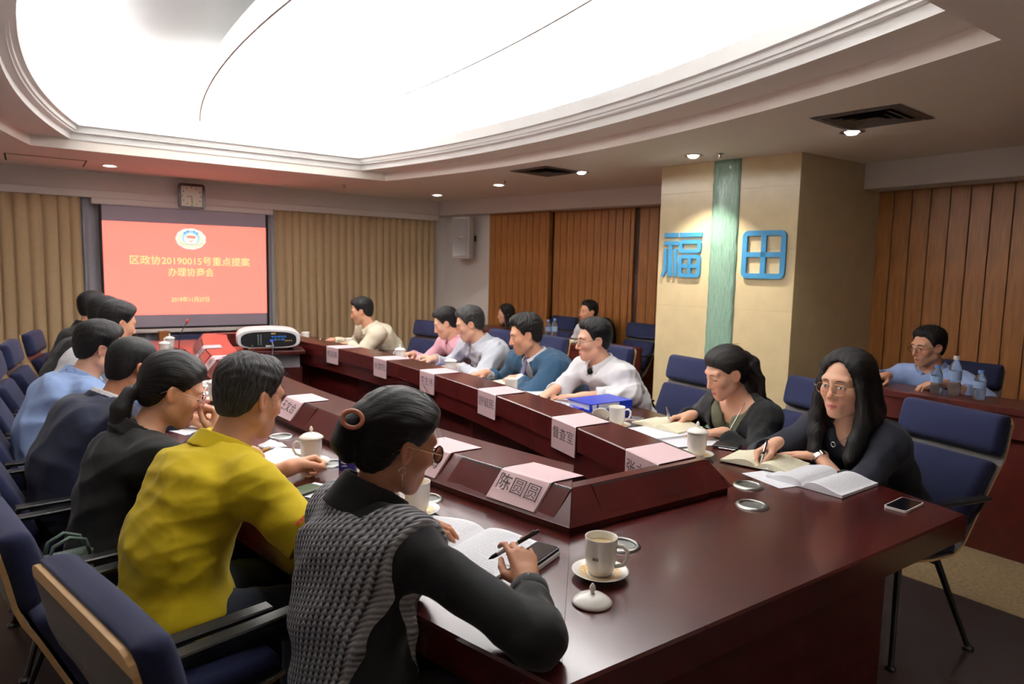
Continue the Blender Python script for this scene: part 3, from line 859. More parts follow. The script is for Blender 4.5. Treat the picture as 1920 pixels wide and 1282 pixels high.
# white sticker on the back of the nearest chair
st = MB().box((0, 0, 0), (0.001, 0.05, 0.065)).build('sticker', M_PAPER, chair0)
nb = Vector((-0.105, 0, -0.048)).normalized()
st.matrix_local = frame((-0.3075, 0.02, 0.685), (-0.92, 0, -0.4), (0, 1, 0), (-0.4, 0, 0.92))
RCH = [(1.39, 'navy chair at the near end of the right row, behind the woman with glasses'), (2.06, 'navy chair behind the woman in the black cardigan'), (3.02, 'navy chair in front of the pillar beside the man in the white shirt'),
       (3.86, 'navy chair behind the man in the blue suit'), (4.62, 'navy chair behind the grey-haired man in the pale grey shirt'), (5.22, 'navy chair behind the man in the pink shirt'), (6.42, 'navy chair right of the man in the beige sweater')]
for y, lb in RCH:
    x = tx(y, 1) + 0.33
    chair(x, y, pi + atan2((y - 4.3), 12.0), lb)
t = thing('low_cabinet', 'low dark blue cabinet with a brown post below the projection screen', 'cabinet', (1.50, 8.62, 0))
MB().box((0, 0, 0.36), (0.42, 0.12, 0.70), bevel=0.004).build('body', mat('cabinet_blue', (44, 52, 84), 0.5), t)
MB().box((-0.27, 0, 0.38), (0.11, 0.10, 0.76), bevel=0.004).build('post', M_WOOD, t)
# ---- second row: desks along the right wall with chairs behind
def desk(x0, x1, y0, y1, z, label):
    t = thing('side_desk', label, 'desk', ((x0 + x1) / 2, (y0 + y1) / 2, 0))
    w_, l_ = x1 - x0, y1 - y0
    MB().box((0, 0, z - 0.02), (w_, l_, 0.04), bevel=0.004).build('desk_top', M_DESK, t)
    MB().box((-w_ / 2 + 0.035, 0, z - 0.105), (0.05, l_ - 0.004, 0.13), bevel=0.003).build('fascia', M_DESK, t)
    n_ = max(1, round(l_ / 1.2)); s_ = (l_ - 0.06) / n_
    for i in range(n_):
        MB().box((-w_ / 2 + 0.07, -l_ / 2 + 0.03 + s_ * (i + 0.5), (z - 0.17) / 2), (0.03, s_ - 0.004, z - 0.17)).build('front_panel', M_DESK, t)
    for sg in (-1, 1):
        MB().box((0.02, sg * (l_ / 2 - 0.02), (z - 0.04) / 2), (w_ - 0.06, 0.035, z - 0.04)).build('side_panel', M_DESK, t)
    return t
desk(4.31, 4.66, -1.2, 2.50, 0.85, 'long mahogany desk behind the right-hand chairs, bottles and a tablet on it')
desk(4.45, 4.95, 4.75, 5.95, 0.80, 'mahogany desk in front of the wood wall with two water bottles')
desk(4.36, 4.84, 6.10, 7.95, 0.83, 'mahogany desk in front of the seated woman with long hair')
chair(4.90, 2.02, pi, 'navy chair behind the man in the pale blue shirt at the side desk', 'navy conference chairs')
chair(4.92, 1.02, pi, 'navy chair at the right edge of the picture, behind the side desk', 'navy conference chairs')
chair(5.22, 5.35, pi, 'navy chair behind the young man in white by the wood wall', 'navy conference chairs')
chair(5.12, 6.60, pi, 'navy chair behind the seated long-haired woman by the wood wall', 'navy conference chairs')
# black leather chair between them
t = thing('leather_chair', 'black leather chair with a rounded back standing by the wood wall', 'chair', (5.3, 6.02, 0), pi)
ML = mat('black_leather', (14, 14, 15), 0.4)
mb = MB(); rings = []
for k in range(9):
    f = k / 8; z = 0.46 + 0.54 * f; hw = 0.24 * sqrt(max(1 - (max(f - 0.55, 0) / 0.47) ** 2, 0.02)) + 0.01
    x = -0.20 - 0.10 * f
    rings.append([(x + 0.05, -hw * 0.9, z), (x + 0.065, 0, z), (x + 0.05, hw * 0.9, z), (x, hw, z), (x - 0.03, 0, z), (x, -hw, z)])
mb.loft(rings).build('backrest', ML, t, smooth='all')
MB().box((0.02, 0, 0.44), (0.48, 0.48, 0.10), bevel=0.035, seg=3).build('seat', ML, t, smooth='all')
for sx, sy in ((1, 1), (1, -1), (-1, 1), (-1, -1)):
    MB().tube([(0.18 * sx, 0.18 * sy, 0.40), (0.21 * sx, 0.21 * sy, 0)], 0.014, 8).build('leg', M_CHROME, t, smooth=True)
for sy in (1, -1):
    MB().box((-0.02, 0.255 * sy, 0.64), (0.36, 0.05, 0.03), bevel=0.01).build('armrest', ML, t)
    MB().tube([(0.12, 0.255 * sy, 0.63), (0.12, 0.245 * sy, 0.42)], 0.014, 8).build('armrest_support', M_CHROME, t, smooth=True)

# ================================================================= PROJECTOR ON ITS STAND
PX, PY = 1.655, 5.98          # centre of the stand
PR = radians(-13.0)
st = thing('projector_stand', 'rosewood stand with a grey shelf carrying the projector inside the table ring', 'stand', (PX, PY, 0), PR)
ZS = 0.82
MB().box((0.0, 0, ZS - 0.015), (0.58, 0.42, 0.03), bevel=0.004).build('top_board', M_TABLE2, st)
MB().box((0.04, 0.03, ZS - 0.10), (0.42, 0.32, 0.14)).build('grey_shelf_box', mat('grey_steel', (120, 118, 122), 0.45), st)
MB().box((0.04, 0.03, 0.335), (0.46, 0.34, 0.67), bevel=0.004).build('cabinet', M_TABLE2, st)
MB().box((-0.02, -0.155, 0.55), (0.20, 0.03, 0.20), bevel=0.004).build('grey_box', mat('grey_steel', (120, 118, 122), 0.45), st)
pj = thing('projector', 'large white projector with a black rear panel of sockets', 'projector', (PX, PY, ZS), PR)
def pj_sect(y, f):      # rounded cross-section, front/back taper
    pts = []
    for k in range(24):
        a = 2 * pi * k / 24
        cx_ = abs(cos(a)) ** 0.45 * (1 if cos(a) > 0 else -1); sx_ = abs(sin(a)) ** 0.6 * (1 if sin(a) > 0 else -1)
        pts.append((0.255 * f * cx_, y, 0.098 + 0.073 * f * sx_ + (0.016 * f * (1 - cx_ * cx_) if sx_ > 0 else 0)))
    return pts
mb = MB(); mb.loft([pj_sect(-0.205, 0.955), pj_sect(-0.195, 0.985), pj_sect(-0.15, 1.0), pj_sect(0.14, 1.0), pj_sect(0.19, 0.96), pj_sect(0.205, 0.88)])
mb.build('body', M_WHITEP, pj, smooth=True)
mb = MB(); mb.loft([[(x * 0.86, -0.2055, (z - 0.098) * 0.80 + 0.094) for x, y, z in pj_sect(0, 1)], [(x * 0.86, -0.2085, (z - 0.098) * 0.80 + 0.094) for x, y, z in pj_sect(0, 1)]])
mb.build('rear_panel', M_DARKP, pj)
MBL = mat('connector_blue', (40, 110, 200), 0.4)
for i in range(5): MB().box((0.03 + 0.024 * i, -0.211, 0.122), (0.018, 0.006, 0.012)).build('socket', MBL, pj)
for i in range(3): MB().box((0.05 + 0.03 * i, -0.211, 0.098), (0.022, 0.006, 0.014)).build('socket', M_STEEL if i == 1 else MBL, pj)
MB().box((0.02, -0.222, 0.088), (0.026, 0.03, 0.018), bevel=0.003).build('plug', mat('plug_blue', (40, 80, 220), 0.4), pj)
for i in range(6):
    for j in range(2): MB().lathe([(0.006, 0), (0.004, 0.003)], n=8).build('key', mat('key_grey', (120, 120, 124), 0.5), pj).matrix_local = frame((-0.085 + 0.022 * j, -0.2085, 0.06 + 0.015 * i), (1, 0, 0), (0, 0, 1), (0, -1, 0))
for i in range(4): MB().box((0.13 + 0.016 * i, -0.210, 0.088), (0.008, 0.004, 0.008)).build('socket', M_GOLD, pj)
MB().box((0.035, -0.2095, 0.148), (0.035, 0.003, 0.010)).build('badge', M_GOLD, pj)
MB().box((0.0, -0.2095, 0.045), (0.05, 0.003, 0.012)).build('label_strip', M_PAPER, pj)
for sx in (-1, 1):
    for sy in (-1, 1): MB().lathe([(0.018, 0.0), (0.016, 0.03)], (0.18 * sx, 0.14 * sy, 0.0), 12).build('foot', M_DARKP, pj)
MB().lathe([(0.065, 0.0), (0.06, 0.04), (0.05, 0.045)], n=24).build('lens_barrel', M_DARKP, pj, smooth=True).matrix_local = frame((0.0, 0.18, 0.10), (1, 0, 0), (0, 0, -1), (0, 1, 0))
MB().tube([(-0.13, -0.215, 0.05), (-0.13, -0.235, 0.03), (-0.11, -0.258, -0.02), (-0.09, -0.262, -0.12), (-0.085, -0.262, -0.3)], 0.005, 8).build('power_cable', M_DARKP, pj, smooth=True)
MB().tube([(0.02, -0.236, 0.088), (0.03, -0.27, 0.05), (0.02, -0.275, -0.02), (-0.02, -0.262, -0.10), (-0.04, -0.262, -0.26)], 0.0055, 8).build('video_cable', mat('cable_grey', (90, 90, 96), 0.5), pj, smooth=True)
# ================================================================= PEOPLE
f32 = np.float32
def V(*a): return np.array(a[0] if len(a) == 1 else a, dtype=float)
def nrm(v): return v / (np.linalg.norm(v) + 1e-12)
def smin(a, b, k):
    if k <= 0: return np.minimum(a, b)
    h = np.maximum(k - np.abs(a - b), 0) / k
    return np.minimum(a, b) - h * h * k * 0.25
def smax(a, b, k): return -smin(-a, -b, k)
class Grid:
    """a signed distance field on a regular grid; shapes are blended in, then polygonised as one skin."""
    def __init__(s, lo, hi, h):
        s.h = h; s.lo = V(lo)
        n = [int(math.ceil((hi[i] - lo[i]) / h)) + 1 for i in range(3)]
        s.ax = [(lo[i] + h * np.arange(n[i])).astype(f32) for i in range(3)]
        s.D = np.full(n, 0.06, f32)
    def sub(s, lo, hi, pad):
        sl = []; ax = []
        for i in range(3):
            a = int(max(0, math.floor((lo[i] - pad - s.lo[i]) / s.h))); b = int(min(len(s.ax[i]), math.ceil((hi[i] + pad - s.lo[i]) / s.h) + 1))
            if b <= a: return None, None
            sl.append(slice(a, b)); ax.append(s.ax[i][a:b])
        return tuple(sl), (ax[0][:, None, None], ax[1][None, :, None], ax[2][None, None, :])
    def add(s, fn, lo, hi, k=0.0):
        sl, P = s.sub(lo, hi, k + 3 * s.h)
        if sl is None: return
        s.D[sl] = smin(s.D[sl], np.minimum(fn(P), 0.06).astype(f32), k)
    def cut(s, fn, lo, hi, k=0.0):
        """remove the inside of fn."""
        sl, P = s.sub(lo, hi, k + 2 * s.h)
        if sl is None: return
        s.D[sl] = smax(s.D[sl], -fn(P).astype(f32), k)
    def cone(s, a, b, ra, rb, k=0.0, lat=None, ratio=1.0):
        m = max(ra, rb) * max(1.0, ratio)
        s.add(lambda P: cone_d(P, a, b, ra, rb, lat, ratio), np.minimum(a, b) - m, np.maximum(a, b) + m, k)
    def mesh(s):
        D = s.D; D[0] = D[-1] = 0.06; D[:, 0] = D[:, -1] = 0.06; D[:, :, 0] = D[:, :, -1] = 0.06
        I = D < 0
        nx, ny, nz = D.shape
        c = np.zeros((nx - 1, ny - 1, nz - 1), np.uint8)
        for dx in (0, 1):
            for dy in (0, 1):
                for dz in (0, 1): c += I[dx:nx - 1 + dx, dy:ny - 1 + dy, dz:nz - 1 + dz]
        cells = np.argwhere((c > 0) & (c < 8)); del c
        idx = np.full((nx - 1, ny - 1, nz - 1), -1, np.int32)
        idx[cells[:, 0], cells[:, 1], cells[:, 2]] = np.arange(len(cells))
        cor = np.array([[i & 1, (i >> 1) & 1, (i >> 2) & 1] for i in range(8)])
        val = np.stack([D[cells[:, 0] + q[0], cells[:, 1] + q[1], cells[:, 2] + q[2]] for q in cor], 1)
        acc = np.zeros((len(cells), 3)); cnt = np.zeros(len(cells))
        for i in range(8):
            for ax in range(3):
                j = i | (1 << ax)
                if j == i: continue
                m = (val[:, i] < 0) != (val[:, j] < 0)
                d0, d1 = val[m, i], val[m, j]
                t = d0 / (d0 - d1)
                acc[m] += cor[i] + t[:, None] * (cor[j] - cor[i]); cnt[m] += 1
        v = s.lo + (cells + acc / cnt[:, None]) * s.h
        faces = []
        for ax in range(3):
            a = [slice(None)] * 3; b = [slice(None)] * 3
            a[ax] = slice(0, -1); b[ax] = slice(1, None)
            e = np.argwhere(I[tuple(a)] != I[tuple(b)])
            o1, o2 = (ax + 1) % 3, (ax + 2) % 3
            q = []
            for d1, d2 in ((-1, -1), (0, -1), (0, 0), (-1, 0)):
                cc = e.copy(); cc[:, o1] += d1; cc[:, o2] += d2
                q.append(idx[cc[:, 0], cc[:, 1], cc[:, 2]])
            q = np.stack(q, 1)
            flip = ~I[tuple(a)][e[:, 0], e[:, 1], e[:, 2]]
            q[flip] = q[flip][:, ::-1]
            faces.append(q)
        F = np.concatenate(faces); F = F[(F >= 0).all(1)]
        return v, F
def cone_d(P, a, b, ra, rb, lat=None, ratio=1.0):
    ba = b - a; L2 = max(float(ba @ ba), 1e-9)
    px, py, pz = P[0] - f32(a[0]), P[1] - f32(a[1]), P[2] - f32(a[2])
    t = np.clip((px * f32(ba[0]) + py * f32(ba[1]) + pz * f32(ba[2])) * f32(1 / L2), 0, 1)
    qx, qy, qz = px - t * f32(ba[0]), py - t * f32(ba[1]), pz - t * f32(ba[2])
    q2 = qx * qx + qy * qy + qz * qz
    if lat is not None and ratio != 1.0:
        c = qx * f32(lat[0]) + qy * f32(lat[1]) + qz * f32(lat[2])
        q2 = q2 + c * c * f32(1 / ratio ** 2 - 1)
    return np.sqrt(np.maximum(q2, 0)) - (f32(ra) + t * f32(rb - ra))
def ell_d(q, r):
    a = [q[i] / f32(r[i]) for i in range(3)]
    k0 = np.sqrt(a[0] ** 2 + a[1] ** 2 + a[2] ** 2)
    k1 = np.sqrt((a[0] / f32(r[0])) ** 2 + (a[1] / f32(r[1])) ** 2 + (a[2] / f32(r[2])) ** 2) + 1e-6
    return k0 * (k0 - 1) / k1
def plane_d(P, p, n): return (P[0] - f32(p[0])) * f32(n[0]) + (P[1] - f32(p[1])) * f32(n[1]) + (P[2] - f32(p[2])) * f32(n[2])
def fold_noise(v, seed, amp, sc=1.0):
    """soft creases: warped ridges at a few scales."""
    r = np.random.default_rng(seed); o = np.zeros(len(v)); tot = 0
    for i in range(9):
        k = nrm(r.normal(size=3)) * (22 + 11 * i) * r.uniform(0.8, 1.2) * sc
        w_ = np.sin(v @ (nrm(r.normal(size=3)) * 11 * sc) + r.uniform(0, 6)) + 0.5 * np.sin(v @ (nrm(r.normal(size=3)) * 23 * sc) + r.uniform(0, 6))
        g = 1.0 / (1 + 0.35 * i)
        mask = 0.5 + 0.5 * np.sin(v @ (nrm(r.normal(size=3)) * 9) + r.uniform(0, 6))
        o += (1 - 1.6 * np.abs(np.sin(v @ k * 0.5 + 1.6 * w_ + r.uniform(0, 6)))) * g * mask; tot += g
    return o * amp / tot * 5.0
def to_obj(name, v, F, m, parent, origin, seed=0, amp=0.0, attrs=None, smooth_it=1):
    if len(v) == 0: return None
    # relax once, the polygoniser leaves fine steps
    for _ in range(smooth_it):
        acc = np.zeros_like(v); cnt = np.zeros(len(v))
        for i in range(4):
            a, b = F[:, i], F[:, (i + 1) % 4]
            np.add.at(acc, a, v[b]); np.add.at(acc, b, v[a]); np.add.at(cnt, a, 1); np.add.at(cnt, b, 1)
        v = v * 0.45 + 0.55 * acc / np.maximum(cnt, 1)[:, None]
    if amp:
        n = np.zeros_like(v)
        fn = np.cross(v[F[:, 2]] - v[F[:, 0]], v[F[:, 3]] - v[F[:, 1]])
        for i in range(4): np.add.at(n, F[:, i], fn)
        n /= np.linalg.norm(n, axis=1)[:, None] + 1e-12
        v = v + n * fold_noise(v, seed, amp)[:, None]
    me = bpy.data.meshes.new(name)
    me.vertices.add(len(v)); me.vertices.foreach_set('co', (v - origin).astype(f32).ravel())
    me.loops.add(F.size); me.loops.foreach_set('vertex_index', F.astype(np.int32).ravel())
    me.polygons.add(len(F)); me.polygons.foreach_set('loop_start', np.arange(0, F.size, 4, dtype=np.int32))
    me.update(calc_edges=True)
    me.polygons.foreach_set('use_smooth', np.ones(len(F), bool))
    if attrs:
        for k, a in attrs(v).items():
            if a.ndim == 1:
                at = me.attributes.new(k, 'FLOAT', 'POINT'); at.data.foreach_set('value', a.astype(f32))
            else:
                at = me.attributes.new(k, 'FLOAT_VECTOR', 'POINT'); at.data.foreach_set('vector', a.astype(f32).ravel())
    me.materials.append(m)
    o = bpy.data.objects.new(name, me); COL.objects.link(o); o.parent = parent
    return o

# ---- skin, hair and cloth materials
def skin_mat(name, rgb, lip=(186, 112, 100), stub=0.0):
    m = mat(name, rgb, 0.48, spec=0.35, sss=0.12)
    nt = m.node_tree; b = nt.nodes['Principled BSDF']
    if any(n.type == 'ATTRIBUTE' for n in nt.nodes): return m
    def mixin(prev, attr, col):
        at = nt.nodes.new('ShaderNodeAttribute'); at.attribute_name = attr
        mx = nt.nodes.new('ShaderNodeMix'); mx.data_type = 'RGBA'
        if isinstance(prev, tuple): mx.inputs[6].default_value = prev
        else: nt.links.new(prev, mx.inputs[6])
        mx.inputs[7].default_value = (*lin(col), 1)
        nt.links.new(at.outputs['Fac'], mx.inputs[0])
        return mx.outputs[2]
    o = mixin((*lin(rgb), 1), 'lip', lip)
    o = mixin(o, 'flush', tuple(int(c * f) for c, f in zip(rgb, (0.97, 0.80, 0.76))))
    if stub: o = mixin(o, 'stubble', tuple(int(c * f) for c, f in zip(rgb, (0.80, 0.80, 0.80))))
    nt.links.new(o, b.inputs['Base Color'])
    return m
def hair_mat(name, rgb, rough=0.46, strength=0.5, freq=1.0, grey=None):
    m = mat(name, rgb, rough, spec=0.3)
    nt = m.node_tree; b = nt.nodes['Principled BSDF']
    if any(n.type == 'ATTRIBUTE' for n in nt.nodes): return m
    at = nt.nodes.new('ShaderNodeAttribute'); at.attribute_name = 'strand'
    mp = nt.nodes.new('ShaderNodeMapping'); mp.inputs['Scale'].default_value = (freq, freq, freq)
    nz = nt.nodes.new('ShaderNodeTexNoise'); nz.inputs['Scale'].default_value = 1.0; nz.inputs['Detail'].default_value = 5; nz.inputs['Roughness'].default_value = 0.65
    nt.links.new(at.outputs['Vector'], mp.inputs[0]); nt.links.new(mp.outputs[0], nz.inputs['Vector'])
    bp = nt.nodes.new('ShaderNodeBump'); bp.inputs['Strength'].default_value = strength; bp.inputs['Distance'].default_value = 0.012
    nt.links.new(nz.outputs['Fac'], bp.inputs['Height']); nt.links.new(bp.outputs[0], b.inputs['Normal'])
    mx = nt.nodes.new('ShaderNodeMix'); mx.data_type = 'RGBA'
    c = lin(rgb); g = lin(grey) if grey else tuple(v * 2.2 for v in c)
    mx.inputs[6].default_value = (*[v * 0.6 for v in c], 1); mx.inputs[7].default_value = (*g, 1)
    mr = nt.nodes.new('ShaderNodeMapRange'); mr.inputs[1].default_value = 0.42; mr.inputs[2].default_value = 0.75
    nt.links.new(nz.outputs['Fac'], mr.inputs[0]); nt.links.new(mr.outputs[0], mx.inputs[0])
    nt.links.new(mx.outputs[2], b.inputs['Base Color'])
    return m
M_SKIN = skin_mat('skin', (214, 160, 130), stub=0.3)
M_SKINF = skin_mat('skin_fair', (222, 172, 144), lip=(204, 106, 112))
M_SKIND = skin_mat('skin_tan', (186, 130, 98), stub=0.3)
M_HAIR = hair_mat('black_hair', (15, 12, 12))
M_HAIRG = hair_mat('greying_hair', (24, 22, 22), grey=(84, 81, 80))
M_HAIRB = hair_mat('brown_black_hair', (18, 14, 12), strength=0.5)
M_EYEW = mat('eye_white', (222, 216, 210), 0.2); M_IRIS = mat('iris', (30, 18, 14), 0.15, coat=0.5)
M_LASH = mat('lash', (22, 16, 14), 0.7); M_BROW = mat('brow', (38, 28, 24), 0.8)

# ---- head in local coordinates (forward, left, up), metres, origin mid-head
def rot_in(q, c, ang, axes):      # rotate two components around c
    return q
def head_d(f, l, u, fem=False, full=0.0):
    al = np.abs(l)
    d = ell_d((f + 0.014, l, u - 0.034), (0.097, 0.0765, 0.086))
    d = smin(d, ell_d((f - 0.018, l, u + 0.034), (0.072, 0.0605 + full, 0.080)), 0.03)
    jw = 0.044 if fem else 0.053
    d = smin(d, cone_d((f, al, u), V(0.0, jw + full, -0.062), V(0.062, 0.014, -0.100), 0.019 + full * 0.5, 0.017), 0.026)
    d = smin(d, ell_d((f - 0.068, l, u + 0.100), (0.021, 0.022, 0.018)), 0.02)
    d = smin(d, ell_d((f - 0.056, al - 0.042, u + 0.020), (0.024, 0.022, 0.024)), 0.024)          # cheekbones
    d = smin(d, cone_d((f, al, u), V(0.083, 0.0, 0.030), V(0.070, 0.045, 0.030), 0.011, 0.012), 0.018)   # brow
    d = smax(d, -ell_d((f - 0.094, al - 0.032, u - 0.006), (0.014, 0.018, 0.012)), 0.014)          # sockets
    d = smin(d, ell_d((f - 0.0745, al - 0.0315, u - 0.004), (0.0125, 0.015, 0.0115)), 0.004)       # lids / eyeballs
    d = smin(d, cone_d((f, l, u), V(0.085, 0, 0.018), V(0.1085 if not fem else 0.105, 0, -0.031), 0.0075, 0.0115), 0.010)  # nose
    d = smin(d, ell_d((f - 0.094, al - 0.0125, u + 0.036), (0.010, 0.0085, 0.008)), 0.006)
    d = smin(d, ell_d((f - (0.076 if fem else 0.079), l, u + 0.070), (0.017, 0.030, 0.024)), 0.016)                    # mouth mound
    d = smin(d, cone_d((f, al, u), V(0.0945, 0.003, -0.0635), V(0.0845, 0.022, -0.0675), 0.0052, 0.003), 0.004)
    d = smin(d, cone_d((f, al, u), V(0.0930, 0.0, -0.0755), V(0.0840, 0.019, -0.0715), 0.0062, 0.003), 0.004)
    return d
def ear_d(f, l, u):
    al = np.abs(l)
    ff = f + 0.012; uu = u + 0.006
    fr = ff * 0.97 + uu * 0.24; ur = uu * 0.97 - ff * 0.24; lr = al - 0.0775 - np.clip(-ff, -0.02, 0.02) * 0.45
    d = ell_d((fr, lr, ur), (0.019, 0.0085, 0.033))
    d = smax(d, -ell_d((fr - 0.003, lr - 0.008, ur - 0.003), (0.0105, 0.006, 0.019)), 0.004)
    return d

POSES = {'flat': [(0.10, 0.12, 0.08)] * 4 + [0.15], 'rest': [(0.45, 0.55, 0.35)] * 4 + [0.4], 'fist': [(1.25, 1.5, 0.9)] * 4 + [0.9],
         'loose': [(0.7, 0.9, 0.5), (0.85, 1.0, 0.6), (0.95, 1.1, 0.6), (1.0, 1.1, 0.6)] + [0.6],
         'pen': [(0.75, 0.70, 0.30), (0.95, 0.95, 0.5), (1.1, 1.15, 0.6), (1.2, 1.2, 0.6)] + [0.75],
         'spread': [(0.30, 0.55, 0.35), (0.50, 0.75, 0.40), (0.65, 0.85, 0.45), (0.40, 0.65, 0.4)] + [0.5]}
def hand_prims(w, d, n, side, pose, sc=1.0):
    """w wrist, d towards the fingers, n out of the palm; side +1 right hand, -1 left. Returns cones and the pen grip point."""
    d = nrm(d); n = nrm(n - d * (n @ d)); t = side * np.cross(d, n)
    ps = POSES[pose]; out = []
    roots = [(0.090, 0.029), (0.094, 0.0095), (0.089, -0.0105), (0.080, -0.029)]
    lens = [(0.043, 0.026, 0.020), (0.047, 0.029, 0.021), (0.043, 0.027, 0.020), (0.034, 0.020, 0.018)]
    rad = [(0.0098, 0.0086, 0.0076), (0.0102, 0.009, 0.0078), (0.0096, 0.0084, 0.0074), (0.0084, 0.0074, 0.0066)]
    grip = None
    out.append((w - d * 0.02 * sc, w + d * 0.03 * sc, 0.024 * sc, 0.023 * sc, 0.012, t, 1.25))
    for i in range(4):
        r0 = w + (d * roots[i][0] + t * roots[i][1] - n * (0.004 if i in (1, 2) else 0.0)) * sc
        out.append((w + (d * 0.012 + t * roots[i][1] * 0.55) * sc, r0, 0.0155 * sc, 0.0112 * sc, 0.010, None, 1.0))
        a = 0.0; p = r0
        sp = t * (0.05 * (1.5 - i)) * (1.6 if pose == 'spread' else 1.0)
        for k in range(3):
            a += ps[i][k]
            dd = nrm(d * math.cos(a) + n * math.sin(a) + sp)
            q = p + dd * lens[i][k] * sc
            out.append((p, q, rad[i][k] * sc, (rad[i][k + 1] if k < 2 else rad[i][k] * 0.86) * sc, 0.0025, None, 1.0))
            if i == 0 and k == 2: grip = (p + q) / 2 + n * 0.0
            p = q
    b = w + (d * 0.018 + t * 0.020 + n * 0.010) * sc
    a_ = ps[4]
    d1 = nrm(d * 0.75 + t * (0.75 - 0.45 * a_) + n * (0.25 + 0.45 * a_)); p1 = b + d1 * 0.046 * sc
    d2 = nrm(d * 0.95 + t * (0.35 - 0.55 * a_) + n * (0.15 + 0.25 * a_)); p2 = p1 + d2 * 0.034 * sc
    d3 = nrm(d * 0.95 + t * (0.25 - 0.75 * a_) + n * 0.15); p3 = p2 + d3 * 0.027 * sc
    out.append((b, p1, 0.0165 * sc, 0.0125 * sc, 0.010, None, 1.0)); out.append((p1, p2, 0.0118 * sc, 0.0104 * sc, 0.003, None, 1.0)); out.append((p2, p3, 0.0102 * sc, 0.0082 * sc, 0.003, None, 1.0))
    return out, (grip, p3, d, n, t)

def ik(S, W, l1, l2, pole):
    d = W - S; L = np.linalg.norm(d); u = d / L
    if L > (l1 + l2) * 0.995: return S + u * l1 * L / (l1 + l2)
    c = (l1 * l1 + L * L - l2 * l2) / (2 * L); h_ = math.sqrt(max(l1 * l1 - c * c, 0))
    q = nrm(pole - u * (pole @ u))
    return S + u * c + q * h_

